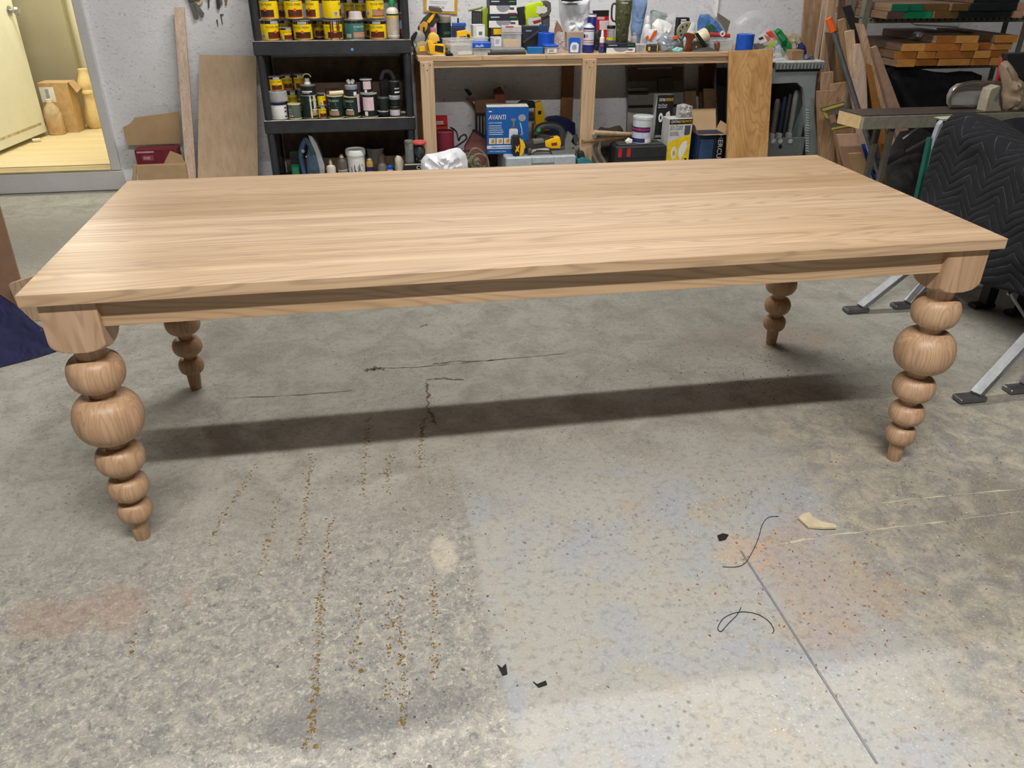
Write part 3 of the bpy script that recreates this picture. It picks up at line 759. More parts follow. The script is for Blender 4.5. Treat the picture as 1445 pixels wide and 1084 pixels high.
b = BM(); bx(b, (g1[1]-.01, 3.62, g1[2]+.016), (.09, .04, .03), Matrix.Rotation(.2, 3, 'Z'), .004); solo('sponge', b, M((96, 70, 54), .8), 'dark brown sanding sponge behind the roller sleeve', 'sponge')
g2 = paint_can('dark green can with a white torn strip beside the roller can', 485.5, 507, 135, 3.58, Z2, 'g', lid=M((190, 180, 140), .4), du=-.06)
F = face_cyl(g2[1], 3.58, Z2, .16, g2[3]); patch(g2[0], 'torn_strip', F, .74, .98, .2, .88, PINKL, 4, 4)
j = jar('squat dark jar with grey lid and white wing cap', 487, 504.5, 119.5, 3.58, g2[2]+.001, M((36, 42, 46), .4), M((150, 156, 166), .4), .42, [(.6, .78, .1, .7, WHITE)])
b = BM()
for s in (-1, 1): bx(b, (j[1]+s*.012, 3.58, j[2]+.018), (.022, .012, .03), Matrix.Rotation(s*.5, 3, 'Y'), .005)
part(j[0], 'wing_cap', b, WHITE)
k1 = paint_can('black can with a tall pale pink label', 509, 532, 131, 3.58, Z2, 'k', lid=M((150, 160, 146), .4))
paint_can('small black can with pink label stacked on the larger black can', 508, 525, 111, 3.58, k1[2]+.001, 'k', du=.1, lid=LGREY)
d1 = jar('short dark green jar under another at the end of the shelf', 533.5, 549, 155.5, 3.575, Z2, M((24, 34, 34), .4), M((170, 172, 172), .4), .25)
jar('dark green jar with yellow mark atop a short jar', 533, 548.5, 137, 3.575, d1[2]+.001, M((30, 44, 38), .4), M((70, 80, 70), .4), .12, [(.02, .12, .55, .85, M((170, 200, 60), .5))])
d2 = jar('white-labelled jar at the bottom of a jar stack by the shelf post', 550, 565.5, 149, 3.58, Z2, M((40, 40, 44), .4), M((60, 62, 66), .4), .12, [(.0, .8, .1, .75, M((214, 210, 216), .6))])
d3 = jar('flat black jar with pale lid in the middle of a jar stack', 549, 565, 134, 3.58, d2[2]+.001, M((26, 30, 32), .4), M((170, 176, 180), .4), .4)
jar('black jar with white print topping the stack by the shelf post', 548.5, 564, 113.5, 3.58, d3[2]+.001, M((26, 30, 34), .4), M((60, 64, 66), .4), .12, [(.5, .85, .5, .6, LGREY), (.5, .85, .2, .32, WHITE)])
# dark pump bottle behind
cx, w, h = span(535, 549, 104, 3.74, Z2); r = thing('pump_sprayer', 'black pump sprayer standing behind the small jars', 'sprayer', (cx, 3.74, Z2))
b = BM(); b2(b, cx-w*.5, cx+w*.5, 3.715, 3.765, Z2, Z2+h*.86, .008); part(r, 'tank', b, M((44, 42, 44), .5))
b = BM(); tube(b, smooth_path([(cx-.02, 3.74, Z2+h*.84), (cx, 3.74, Z2+h*1.04), (cx+.04, 3.74, Z2+h*1.04), (cx+.062, 3.74, Z2+h*.86), (cx+.064, 3.74, Z2+h*.6)], 5), .014, 9); part(r, 'handle', b, M((80, 78, 80), .5), True)
b = BM()
for k in range(5): bx(b, (at(566+k*1.2, 160, 3.66).x, 3.65+.02*(k % 2), Z2+.007+.0*k), (.012, .012, .012), Matrix.Rotation(k, 3, 'Z'), .002)
solo('crumpled_scrap', b, CREAM, 'little pile of pale crumbs at the shelf corner', 'scrap')
# ---- bottom shelf
def gbox(name, label, cat, x0, x1, yt, Y0, dep, z0, mat, rz=0.0, bev=.002, group=None):
    """box standing with its front at Y0; returns root, front face map, top z"""
    ax, cx_ = at(x0, yt+6, Y0), at(x1, yt+6, Y0); zt = at((x0+x1)/2, yt, Y0).z; w = cx_.x-ax.x; xc = (ax.x+cx_.x)/2; h = zt-z0
    root = thing(name, label, cat, (xc, Y0+dep/2, z0), group); R = Matrix.Rotation(rz, 3, 'Z')
    b = BM(); bx(b, (xc, Y0+dep/2, z0+h/2), (w, dep, h), R, bev); part(root, 'body', b, mat)
    c = Vector((xc, Y0+dep/2, z0)); F = face_box(c+R @ Vector((-w/2, -dep/2, 0)), R @ Vector((w, 0, 0)), Vector((0, 0, h)))
    Fr = face_box(c+R @ Vector((w/2, -dep/2, 0)), R @ Vector((0, dep, 0)), Vector((0, 0, h)))
    return root, F, z0+h, xc, w, h, Fr
# clothes iron standing on its heel
ic = at(441, 240, 3.60).x; zt = at(436, 190, 3.60).z; H = zt-Z3
r = thing('clothes_iron', 'blue and grey clothes iron standing upright on its heel', 'iron', (ic, 3.6, Z3))
pl = [(434, 190), (440, 192), (447, 203), (453, 218), (458, 234), (459, 262), (452, 262), (449, 236), (444, 216), (438, 202)]
b = BM(); ppx(b, [(434, 190), (440, 192), (447, 203), (453, 218), (458, 234), (459.5, 262), (453, 262), (450, 236), (445, 216), (438, 200)], 3.56, .09, .004); part(r, 'soleplate', b, M((190, 194, 198), .3, .6), True)
b = BM(); ppx(b, [(432, 194), (438, 200), (445, 216), (450, 236), (453, 262), (436, 262), (433, 240), (432.5, 222), (435, 208), (430, 200)], 3.555, .1, .008); part(r, 'housing', b, M((62, 84, 104), .3, var=.4, sc=30), True)
b = BM(); tube(b, smooth_path([at(433, 194, 3.6), at(427, 206, 3.6), at(424.5, 220, 3.6), at(428, 238, 3.6), at(434, 262, 3.6)], 5), .017, 10); part(r, 'handle', b, M((66, 96, 128), .35), True)
b = BM(); tube(b, smooth_path([at(434, 200, 3.575), at(437, 206, 3.575), at(436, 216, 3.575), at(432, 222, 3.575)], 5), .006, 8); part(r, 'white_trim', b, WHITE, True)
b = BM(); lathe(b, [(.011, 0), (.012, .008), (.008, .014)], at(427.5, 213, 3.585), 14, Matrix.Rotation(PI/2, 3, 'X')); part(r, 'dial', b, LGREY, True)
for ch in r.children:
    for v in ch.data.vertices: v.co.z = max(v.co.z, .0005)
g = gbox('sanding_block', 'green and black block leaning by the clothes iron', 'block', 409, 421, 216, 3.66, .05, Z3, GREEN, 0, .003)
patch(g[0], 'black_top', g[1], 0, 1, .6, 1.0, BLACK, 1); patch(g[0], 'label', g[1], .15, .85, .1, .5, M((60, 170, 130), .5), 1)
bottle('small white bottle with dark blue print beside the iron', 460, 473.5, 225, 3.58, Z3, M((216, 206, 192), .5), M((206, 190, 170), .5), .3, shoulder=.72, band=[(.45, .62, WHITE), (.2, .34, NAVY)], capw=.32)
bottle('small solvent tin with red spout and violet label', 475.5, 489, 218, 3.57, Z3, M((96, 88, 80), .5), M((196, 160, 140), .5), .5, cat='tin', name='solvent_tin', shoulder=.8, band=[(.3, .62, M((190, 188, 206), .5)), (.5, .58, M((200, 190, 60), .5))], capw=.5)
cx, w, h = span(487.5, 516, 210, 3.60, Z3); r = thing('paint_bucket', 'white plastic bucket with black drips on the bottom shelf', 'bucket', (cx, 3.60, Z3))
cylinder_body(r, 'body', cx, 3.60, Z3, h, w/2, WHITE, [(w*.40, Z3), (w*.41, Z3+.004), (w*.46, Z3+h*.84), (w*.46, Z3+h*.86)])
b = BM(); lathe(b, [(w*.47, Z3+h*.82), (w*.5, Z3+h*.83), (w*.5, Z3+h*.97), (w*.47, Z3+h), (w*.44, Z3+h*.96)], (cx, 3.60, 0), 30); part(r, 'lid', b, WHITE, True)
F = face_cyl(cx, 3.60, Z3, h*.84, w*.405, w*.46)
for k, (u, v0, v1) in enumerate(((.3, .3, .62), (.34, .05, .3), (.42, .35, .7), (.47, .2, .5), (.55, .15, .66), (.6, .42, .72), (.66, .3, .5), (.52, .05, .16), (.25, .1, .2), (.7, .6, .7))):
    poly(r, 'black_drip', F, [(u, v1), (u+.02, v1-.05), (u+.035, v0+.05), (u+.015, v0), (u-.01, v0+.04)], BLACK, 2)
bottle('little yellow bottle with dark cap beside the white bucket', 517, 526.5, 223, 3.58, Z3, M((190, 150, 60), .5), M((206, 196, 176), .5), .6, shoulder=.86, band=[(.55, .75, NAVY), (.2, .5, M((200, 176, 110), .5))], capw=.8)
cx, w, h = span(517, 542, 208, 3.83, Z3); b = BM(); lathe(b, [(w*.42, Z3), (w*.47, Z3+h*.9), (w*.5, Z3+h*.9), (w*.5, Z3+h), (w*.46, Z3+h), (w*.40, Z3+.02)], (cx, 3.83, 0), 26); solo('bucket', b, M((120, 118, 116), .6), 'grey bucket in the shade behind the white bucket', 'bucket', smooth=True)
bottle('brown-capped clear bottle in front of the grey bucket', 532, 545.5, 217, 3.6, Z3, M((128, 120, 110), .4), M((116, 96, 76), .5), .7, shoulder=.62, capw=.82)
bottle('squat bottle with bright blue cap at the shelf front', 546, 555.5, 233, 3.545, Z3, M((226, 220, 206), .5), BLUE, .9, shoulder=.7, capw=.95)
# ================================================================== workbench
BY0, BY1 = 3.40, 3.955
BT = at(612, 80.0, BY0).z
BXL, BXR = at(589.5, 82, BY0).x, 2.19
bench = thing('workbench', 'long pine workbench crowded with tools along the back wall', 'workbench', ((BXL+BXR)/2, (BY0+BY1)/2, 0))
xs_ = [BXL, at(681, 82, BY0).x, at(771, 82, BY0).x, at(905, 82, BY0).x, BXR]
for i in range(4):
    b = BM(); b2(b, xs_[i]+.0008, xs_[i+1]-.0008, BY0+.0015*(i % 2), BY0+.09, BT-.026, BT, .0015); part(bench, 'top_board', b, PINE)
b = BM(); b2(b, BXL, BXR, BY0+.091, BY1, BT-.026, BT-.0005, .0015); part(bench, 'top_sheet', b, M((176, 150, 116), .75, var=.2, sc=10))
b = BM(); b2(b, BXL+.02, BXR, BY0+.012, BY0+.05, BT-.066, BT-.0265, .001); part(bench, 'apron', b, PINE)
for px0, px1 in ((592.5, 611.5), (821.5, 840.5), (1040, 1059)):
    x0, x1 = at(px0, 92, BY0).x, at(px1, 92, BY0).x
    b = BM(); b2(b, x0, x1, BY0-.026, BY0+.0115, .002, BT-.0262, .0015); lg = part(bench, 'leg', b, PINEZ)
    for q in range(3):
        b = BM(); lathe(b, [(.004, 0), (.004, .001), (.002, .0015)], (x0+(.25+.25*q)*(x1-x0), BY0-.0258, BT-.045-.03*(q % 2)), 8, Matrix.Rotation(PI/2, 3, 'X')); obj('screw', b, DKGREY, lg)
    b = BM(); b2(b, x0, x1, BY1-.0115, BY1, .002, BT-.0265, .0015); part(bench, 'leg', b, M((140, 100, 64), .8, var=.2))

def Fp(px, py, Y): return at(px, py, Y)
def bag(name, label, cat, pts, Y, dep, mat, seed, z0, crump=.3, group=None):
    b = BM(); pillow(b, pts, Y, dep, seed, crump, zmin=z0+.0005); return solo(name, b, mat, label, cat, group, True)
def pw(x0, x1, Y, py=60): return at(x1, py, Y).x-at(x0, py, Y).x
# ---- wall-hung things
e0, e1, e2, e3 = at(597, -6, WY-.01), at(646, -6, WY-.01), at(645, 20, WY-.01), at(598, 17, WY-.01)
r = thing('envelope', 'manila envelope with a white printed sheet pinned to the wall', 'envelope', (e0.x, WY-.01, e3.z))
b = BM(); prism(b, [e3, e2, e1, e0], (0, .006, 0)); part(r, 'envelope_body', b, M((214, 160, 54), .7, var=.12))
F = face_box(at(602, 15, WY-.012), at(641, 16.5, WY-.012)-at(602, 15, WY-.012), at(602, -6, WY-.012)-at(602, 15, WY-.012))
patch(r, 'sheet', F, 0, 1, 0, 1, WHITE, 1); lines(r, F, .1, .8, (.2, .32, .5, .62), .03, LGREY); lines(r, F, .55, .62, (.2,), .06, BLACK)
b = BM(); p0 = at(1010.5, 24, WY-.012); cyl(b, (p0.x, WY-.012, p0.z), (p0.x, WY-.012, 1.7), .010, seg=14)
solo('wall_pipe', b, WHITE, 'thin white pipe running up the wall behind the workbench', 'pipe', smooth=True)
# pincers and small tools hanging on the wall near the pale stick
def hang(name, label, cat, pieces):
    r = thing(name, label, cat, at(pieces[0][1][0][0], pieces[0][1][0][1], WY-.02))
    for nm, pts, th, m in pieces:
        b = BM(); ppx(b, pts, WY-.004-th, th, .0015); part(r, nm, b, m)
    return r
hang('pincers', 'grey pincers with two long handles hanging on the wall', 'pincers', [('handle', [(264, -4), (269, -4), (280, 24), (278, 27), (274, 26)], .014, M((104, 104, 100), .5)), ('handle', [(271, 2), (277, 4), (288, 19), (287, 23), (283, 24)], .014, M((110, 110, 106), .5)), ('jaw', [(262, -8), (284, -6), (282, 1), (268, 3)], .018, M((90, 84, 78), .5))])
hang('hammer', 'hammer with a cream handle end hanging over the pincers', 'hammer', [('grip', [(272, -3), (287, -6), (286, 4), (281, 8), (274, 4)], .012, M((206, 190, 160), .6))])
hang('pliers', 'small dark pliers hanging on the wall above a plywood panel', 'pliers', [('jaw', [(304, -4), (309, -4), (311, 8), (309, 14), (306, 11)], .012, DKGREY), ('handle', [(307, -6), (313, -6), (314, 6), (310, 5)], .010, STEEL)])
hang('screwdriver', 'slim screwdriver hanging on the wall beside the pliers', 'screwdriver', [('blade', [(293, -4), (295.5, -4), (295.5, 11), (293.5, 11)], .006, DSTEEL), ('handle', [(290, -10), (297, -10), (297, -2), (291, -2)], .012, M((60, 44, 36), .5))])
hang('chisel', 'brass-coloured chisel tip hanging on the wall near the shelving', 'chisel', [('blade', [(317, -4), (321, -4), (320, 7), (317.5, 8)], .006, M((150, 130, 84), .4, .5))])
for k, (pts, lb) in enumerate((([(310, 20), (316, 20), (315, 21.5), (312.5, 22), (314.5, 34), (313.3, 34), (311, 22)], 'bent empty wall hook with a short top arm'), ([(305, 27.5), (307, 27.5), (308, 37), (307, 37.5)], 'straight thin nail hook sticking to the wall'))):
    hang('wall_hook', lb, 'hook', [('wire', pts, .004, DSTEEL)])
# ---- cordless cutter leaning against the wall, left end of the bench
r = thing('cordless_saw', 'yellow and black cordless saw standing on end with battery up', 'power tool', at(600, 76, 3.70))
b = BM(); ppx(b, [(607, 18), (618, 20), (622, 27), (614, 34), (607, 48), (600, 60), (594, 76), (590, 76), (591, 52), (590, 40), (598, 26)], 3.68, .06, .004); part(r, 'body', b, M((60, 56, 50), .55), True)
b = BM(); ppx(b, [(612, 17.5), (615.5, 18), (610, 28), (606, 33), (602, 31)], 3.672, .02, .002); part(r, 'yellow_stripe', b, TOOLY)
b = BM(); ppx(b, [(592, 36), (598, 30), (604, 33), (603, 40), (597, 50), (594, 60), (591, 58)], 3.668, .076, .004); part(r, 'yellow_head', b, M((214, 164, 70), .5))
b = BM(); ppx(b, [(607, 9), (622, 11), (625, 16), (622, 18), (606, 15)], 3.66, .085, .004); part(r, 'battery', b, M((92, 82, 66), .5))
b = BM(); ppx(b, [(597, 38), (599.5, 38), (600, 56), (597, 58)], 3.66, .01, .002); part(r, 'lever', b, BLACK)
drop(r, BT+.0005)
r = thing('angle_grinder', 'grey-yellow grinder head with a black guard and blade', 'power tool', at(596, 78, 3.53))
b = BM(); ppx(b, [(586, 70), (589, 62), (597, 59), (603, 61), (605, 70), (603, 78.5), (589, 78.5)], 3.51, .07, .006); part(r, 'gear_head', b, M((166, 150, 116), .5), True)
b = BM(); ppx(b, [(591, 66), (599, 65), (600, 72), (592, 73)], 3.505, .02, .002); part(r, 'yellow_plate', b, TOOLY)
b = BM(); ppx(b, [(587, 44), (589.5, 46), (586, 55), (583, 58), (586, 70), (589, 76), (585, 74), (579, 60), (580, 52)], 3.56, .012, .002); part(r, 'guard', b, BLACK)
b = BM(); lathe(b, [(.03, -.004), (.042, 0), (.042, .004), (.02, .01)], at(590.5, 53, 3.575), 24, Matrix.Rotation(PI/2, 3, 'X')); part(r, 'disc', b, M((160, 158, 156), .45, .3), True)
drop(r, BT+.0005)
r = thing('battery_charger', 'bright yellow battery shell with a dark square socket', 'battery', at(615, 78, 3.47))
b = BM(); ppx(b, [(603, 57), (607, 55), (612, 61), (627, 62), (629, 73), (626, 77), (607, 75)], 3.455, .07, .004); part(r, 'shell', b, TOOLY, True)
b = BM(); ppx(b, [(614, 62.5), (626, 64), (625.5, 73.5), (613.5, 71)], 3.4535, .01); part(r, 'socket', b, M((38, 34, 30), .6))
b = BM(); ppx(b, [(605, 50), (608, 46), (614, 45), (619, 49), (620, 56), (612, 60), (604, 57)], 3.47, .06, .005); part(r, 'motor_cap', b, M((236, 196, 84), .5), True)
b = BM(); ppx(b, [(629, 66), (632, 67), (632, 70), (629, 70)], 3.47, .02, .001); part(r, 'tab', b, DKGREY)
drop(r, BT+.0005)
b = BM(); cx = at(620, 79, 3.44).x; lathe(b, [(.055, BT+.0005), (.056, BT+.003), (.03, BT+.004)], (cx, 3.462, 0), 20); solo('sanding_disc', b, M((200, 196, 190), .7), 'thin pale sanding disc lying under the battery shell edge', 'disc')
bag('dust_cap', 'small black rubber cap lying before the clear tote', 'cap', [(628, 73), (634, 72), (639, 75), (640, 79), (629, 79)], 3.425, .03, BLACK, 3, BT, .1)
j = jar('dark green jar with a pale domed lid beside the envelope', 615.5, 636, 22, 3.74, BT, M((26, 44, 46), .35), M((150, 146, 128), .6), .2, [(.1, .3, .35, .5, M((150, 160, 160), .5)), (.5, .95, .6, .7, M((60, 90, 80), .5))])
jar('little grey jar with pink lid tucked behind the yellow saw', 607, 615, 39, 3.63, BT, M((120, 120, 124), .4), M((196, 120, 130), .5), .25)
# blue clamp body, tins
g = gbox('tool_tin', 'dark blue flat tin with a small valve on top', 'tin', 638, 657, 38, 3.74, .08, BT, M((46, 56, 92), .45))
b = BM(); cx = g[3]; b2(b, cx-.04, cx+.05, 3.75, 3.80, g[2]+.0005, g[2]+.022, .003); part(g[0], 'blue_lid', b, M((50, 96, 176), .4))
b = BM(); cyl(b, (cx, 3.77, g[2]+.022), (cx, 3.77, g[2]+.05), .006); part(g[0], 'valve', b, BLACK)
def tote(name, label, x0, x1, yt, Y0, dep, z0, mat, lidm=None, fill=None, rz=0.0):
    ax, cx_ = at(x0, yt+6, Y0), at(x1, yt+6, Y0); zt = at((x0+x1)/2, yt, Y0).z; w = cx_.x-ax.x; xc = (ax.x+cx_.x)/2; h = zt-z0; yc = Y0+dep/2
    r = thing(name, label, 'container', (xc, yc, z0)); R = Matrix.Rotation(rz, 3, 'Z'); c = Vector((xc, yc, z0)); th = .004
    b = BM()
    bx(b, c+Vector((0, 0, th/2+.0003)), (w*.94, dep*.94, th), R)
    for s in (-1, 1):
        bx(b, c+R @ Vector((s*(w/2-th/2)*.97, 0, h/2)), (th, dep*.96, h-.002), R); bx(b, c+R @ Vector((0, s*(dep/2-th/2)*.97, h/2)), (w*.96, th, h-.002), R)
    part(r, 'wall', b, mat)
    b = BM()
    for s in (-1, 1):
        bx(b, c+R @ Vector((s*w/2, 0, h-.003)), (.008, dep+.008, .006), R, .002); bx(b, c+R @ Vector((0, s*dep/2, h-.003)), (w-.008, .008, .006), R, .002)
    part(r, 'rim', b, mat)
    if lidm is not None:
        b = BM(); bx(b, c+Vector((0, 0, h+.006)), (w+.01, dep+.01, .012 if lidm is not True else .01), R, .003); part(r, 'lid', b, lidm)
    if fill is not None:
        b = BM(); bx(b, c+Vector((0, 0, h*.36)), (w*.84, dep*.84, h*.6), R, .006); part(r, 'contents', b, fill)
    F = face_box(c+R @ Vector((-w/2, -dep/2, 0)), R @ Vector((w, 0, 0)), Vector((0, 0, h)))
    return r, F, z0+h
t = tote('plastic_tote', 'clear plastic tote with a worn label on its front', 630, 666.5, 56, 3.43, .15, BT, CLEARP, rz=.25, fill=M((196, 186, 170), .7)); patch(t[0], 'label', t[1], .3, .9, .05, .3, M((214, 212, 208), .6), 2)
t = tote('plastic_tote', 'small clear tub with a thick bright blue lid', 668, 692.5, 68, 3.435, .10, BT, CLEARP, fill=M((120, 110, 112), .7))
b = BM(); zt = at(680, 60, 3.435).z; cx = at(680, 66, 3.435).x; w = pw(667.5, 693, 3.435); b2(b, cx-w/2, cx+w/2, 3.43, 3.54, t[2]+.0005, zt, .004); part(t[0], 'lid', b, BLUE)
F = face_box((cx-w/2, 3.43, t[2]), (w, 0, 0), (0, 0, zt-t[2])); poly(t[0], 'white_scratches', F, [(.1, .2), (.2, .7), (.35, .4), (.5, .8), (.62, .3), (.4, .2)], M((150, 180, 230), .5), 1)
r = thing('battery_charger', 'yellow charger cradle standing behind the clear totes', 'charger', at(655, 78, 3.62))
b = BM(); ppx(b, [(645, 45), (658, 43), (664, 47), (666, 52), (665, 57), (660, 57), (658, 51), (648, 52), (647, 78), (644.5, 78)], 3.60, .05, .002); part(r, 'cradle', b, TOOLY)
b = BM(); ppx(b, [(659, 48), (663, 49), (663, 55), (659.5, 54)], 3.597, .008); part(r, 'contact', b, BLACK)
drop(r, BT+.0005)
# brad nailer with black magazine, and lime finish nailer
r = thing('nail_gun', 'lime nail gun seen past its upright black magazine', 'nail gun', at(675, 74, 3.82))
b = BM(); ppx(b, [(666, 15), (681, 16), (680, 36), (678, 74), (668, 74), (666, 36)], 3.80, .03, .003); part(r, 'magazine', b, M((40, 40, 42), .5))
b = BM()
for k in range(4): ppx(b, [(668+3*k, 18), (669.3+3*k, 18), (669.3+3*k, 36), (668+3*k, 36)], 3.797, .006)
part(r, 'slot', b, M((84, 84, 86), .5))
b = BM(); ppx(b, [(681, 14), (687, 11), (692, 13), (691, 30), (688, 46), (686, 60), (681, 60), (682, 40), (680, 26)], 3.81, .07, .004); part(r, 'body', b, M((150, 170, 40), .5), True)
b = BM(); tube(b, [at(661, 15, 3.81), at(666, 14, 3.81), at(676, 12, 3.81), at(681, 10, 3.81)], .006, 8); part(r, 'lever', b, M((120, 130, 60), .5))
drop(r, BT+.0005)
g = gbox('parts_box', 'small white box with barcode label behind the blue-lidded tub', 'box', 667, 684, 35, 3.64, .07, BT, M((206, 206, 206), .6), .1); patch(g[0], 'label', g[1], .25, .95, .55, .95, WHITE, 1); patch(g[0], 'barcode', g[1], .45, .75, .62, .75, M((110, 110, 116), .6), 2)
t = tote('plastic_tote', 'low clear tray stacked behind the blue-lidded tub', 667, 689, 53, 3.56, .07, BT, CLEARP, fill=M((190, 188, 184), .6))
# stacked saw-blade cartons on a dark case
def blade_box(label, x0, x1, yt, Y0, dep, z0, rz=0.0, split=.5):
    g = gbox('blade_carton', label, 'carton', x0, x1, yt, Y0, dep, z0, M((40, 44, 56), .5), rz)
    F = g[1]; patch(g[0], 'white_half', F, 0, 1, 0, split, WHITE, 1); poly(g[0], 'blade_picture', F, [(.5+.26*math.cos(a), split-.0+.42*math.sin(a)) for a in [PI+PI*k/12 for k in range(13)]], M((150, 152, 160), .5), 2)
    patch(g[0], 'red_tag', F, .68, 1, 0, .06, REDB, 3); lettering(g[0], 'OSTRICH', F, .05, .35, split+.2, split+.3, M((190, 196, 206), .5)) if False else None
    lines(g[0], F, .06, .36, (split+.22,), .08, M((190, 196, 206), .5), jit=0); lines(g[0], F, .72, .95, (split+.22,), .06, M((70, 170, 70), .5), jit=0)
    lines(g[0], F, .74, .95, (.34, .26), .06, DKGREY, k=3); return g
g = gbox('tool_case', 'dark case with a yellow latch under the blade cartons', 'case', 693, 728, 39, 3.73, .16, BT, M((58, 56, 50), .6)); patch(g[0], 'yellow_latch', g[1], .1, .5, .7, .95, TOOLY, 1)
g2_ = blade_box('black and white blade carton, lower of the stacked pair', 690, 731, 19.5, 3.735, .15, g[2]+.0005, .0); 
blade_box('black and white blade carton on top of the stacked pair', 691, 729, -3, 3.74, .14, g2_[2]+.0005, 0, .52)
r = thing('nail_gun', 'bright lime nail gun with grey rubber grip', 'nail gun', at(755, 72, 3.80))
b = BM(); ppx(b, [(742, 9), (748, 6), (758, 3.5), (766, 3), (768, 8), (764, 11), (760, 19), (761, 24), (754, 25), (747, 24), (744, 30), (747, 36), (743, 36), (742, 26), (741, 18)], 3.78, .07, .004); part(r, 'body', b, LIME, True)
b = BM(); ppx(b, [(766, 2), (773, 1), (777.5, 4), (778, 16), (775, 22), (766, 25), (760, 23), (766, 20), (772, 16), (772, 8), (767, 8)], 3.775, .07, .004); part(r, 'grip', b, M((96, 92, 84), .6), True)
b = BM(); ppx(b, [(765, 24), (776, 22), (776, 36), (774, 46), (770, 72), (762, 72), (764, 46), (766, 34)], 3.785, .05, .004); part(r, 'handle', b, M((80, 78, 72), .6), True)
b = BM(); ppx(b, [(758, 9.5), (774, 10), (775, 13), (771, 19), (757, 19)], 3.777, .01, .001); part(r, 'white_badge', b, M((220, 224, 214), .5))
b = BM(); ppx(b, [(729, 11), (740, 9), (741, 36), (733, 36), (731, 18)], 3.81, .03, .003); part(r, 'magazine', b, M((46, 46, 50), .5))
b = BM(); ppx(b, [(752, 30), (763, 27.5), (764, 31), (754, 34.5)], 3.776, .012, .001); part(r, 'red_tag', b, M((150, 44, 40), .5))
drop(r, BT+.0005)
g = gbox('flat_carton', 'dark flat carton between the lime nail gun and a clear box', 'carton', 737, 762, 37, 3.70, .06, BT, M((44, 48, 58), .5)); lines(g[0], g[1], .2, .6, (.78,), .06, M((140, 150, 170), .5))
t = tote('plastic_tote', 'clear hinged box of yellow plugs in front of the cartons', 709, 737, 46.5, 3.60, .10, BT, CLEARP, fill=TOOLY, rz=-.12)
g = gbox('parts_box', 'frosted clear box with red edge tag on the yellow plugs box', 'box', 709, 737, 37, 3.605, .09, t[2]+.013-.011, M((196, 190, 186), .4), -.12); patch(g[0], 'red_tag', g[1], .2, .6, .8, 1, M((190, 60, 60), .5), 1)
g = gbox('parts_box', 'white-labelled clear box before the yellow plugs box', 'box', 693, 708, 52.5, 3.58, .05, BT, M((190, 190, 190), .5)); patch(g[0], 'label', g[1], .3, .95, .4, .95, WHITE, 1); lines(g[0], g[1], .4, .85, (.6, .7, .8), .04, GREY)
# caulking gun bar, blue cap
r = thing('clamp', 'black bar clamp with a blue jaw pointing up', 'clamp', at(750, 62, 3.72))
b = BM(); cyl(b, at(738, 62, 3.60), at(762, 44, 3.69), .011, seg=8); part(r, 'bar', b, M((36, 36, 40), .5))
b = BM(); ppx(b, [(760, 40), (763, 34), (768, 36), (772, 33), (773, 47), (766, 50), (760, 48)], 3.685, .03, .004); part(r, 'jaw', b, M((40, 72, 118), .5))
b = BM(); cyl(b, at(767, 48, 3.70), (at(767, 48, 3.70).x, 3.70, BT), .008, seg=8); part(r, 'stem', b, M((36, 36, 40), .5))
drop(r, BT+.0005)
def roll(name, label, cat, x0, x1, yt, Y, z0, mat, hole=.55, h=None):
    cx, w, hh = span(x0, x1, yt, Y, z0); h = h or hh; r = w/2; b = BM()
    lathe(b, [(r*hole, z0), (r*.97, z0), (r, z0+.002), (r, z0+h*.5-.001), (r*.985, z0+h*.5), (r, z0+h*.5+.001), (r, z0+h-.002), (r*.97, z0+h), (r*hole, z0+h), (r*hole, z0)], (cx, Y, 0), 32, None, False)
    return solo(name, b, mat, label, cat, None, True)
# grey blades tray, blue flat box, small tub
g = gbox('plane_iron_case', 'black flat case under a grey tray on the bench edge', 'case', 688, 742, 74, 3.435, .13, BT, M((44, 46, 48), .5), .04)
g2_ = gbox('metal_tray', 'grey flat metal tray lying on the black flat case', 'tray', 692, 741, 69, 3.45, .11, g[2]+.0005, M((140, 142, 142), .4, .3), .03)
g = gbox('file_box', 'thin vivid blue box tilted beside the black case', 'box', 745, 766.5, 67, 3.47, .05, BT, M((16, 110, 180), .4), -.1)
roll('tape_roll', 'big roll of blue masking tape lying behind the thin blue box', 'tape', 759, 782, 46, 3.595, BT, BLUE)
t = tote('plastic_tote', 'little clear tub with blue rim lid and printed label', 769, 787, 66.5, 3.44, .09, BT, CLEARP, lidm=BLUE, fill=M((150, 146, 146), .6)); patch(t[0], 'label', t[1], .2, .9, .2, .8, WHITE, 2); lines(t[0], t[1], .3, .8, (.55, .35), .09, M((90, 90, 100), .5), 3)
b = BM(); ppx(b, [(780, 72), (783, 40), (786, 29), (792, 38), (797, 52), (797, 72)], 3.70, .012); solo('cardboard_scrap', b, M((150, 112, 88), .8, var=.2), 'brown pointed cardboard scrap standing by the silver bag', 'cardboard')
bag('paper_bag', 'crumpled clear and white wrapper beside the small blue-rimmed tub', 'wrapper', [(780, 56), (787, 44), (797, 46), (798, 58), (800, 76), (790, 78), (781, 74)], 3.60, .06, CLEARB, 7, BT, .5)
bag('silver_bag', 'tall silver zip bag with a black top leaning on the wall', 'bag', [(788, -4), (833, -4), (832, 20), (828, 40), (826, 76), (797, 76), (794, 45), (789, 20)], 3.83, .11, M((226, 230, 236), .5, 0, var=.08, sc=14), 11, BT, .35)
bag('cap', 'black cloth bundle on top of the silver zip bag', 'cloth', [(790, -10), (824, -10), (823, 0.5), (806, 3), (792, 1.5)], 3.74, .06, BLACK, 4, 0, .2).location.z += 0
g = gbox('cardboard_box', 'plain brown carton behind the blue blister card', 'carton', 800, 829, 45, 3.66, .07, BT, M((176, 156, 138), .75))
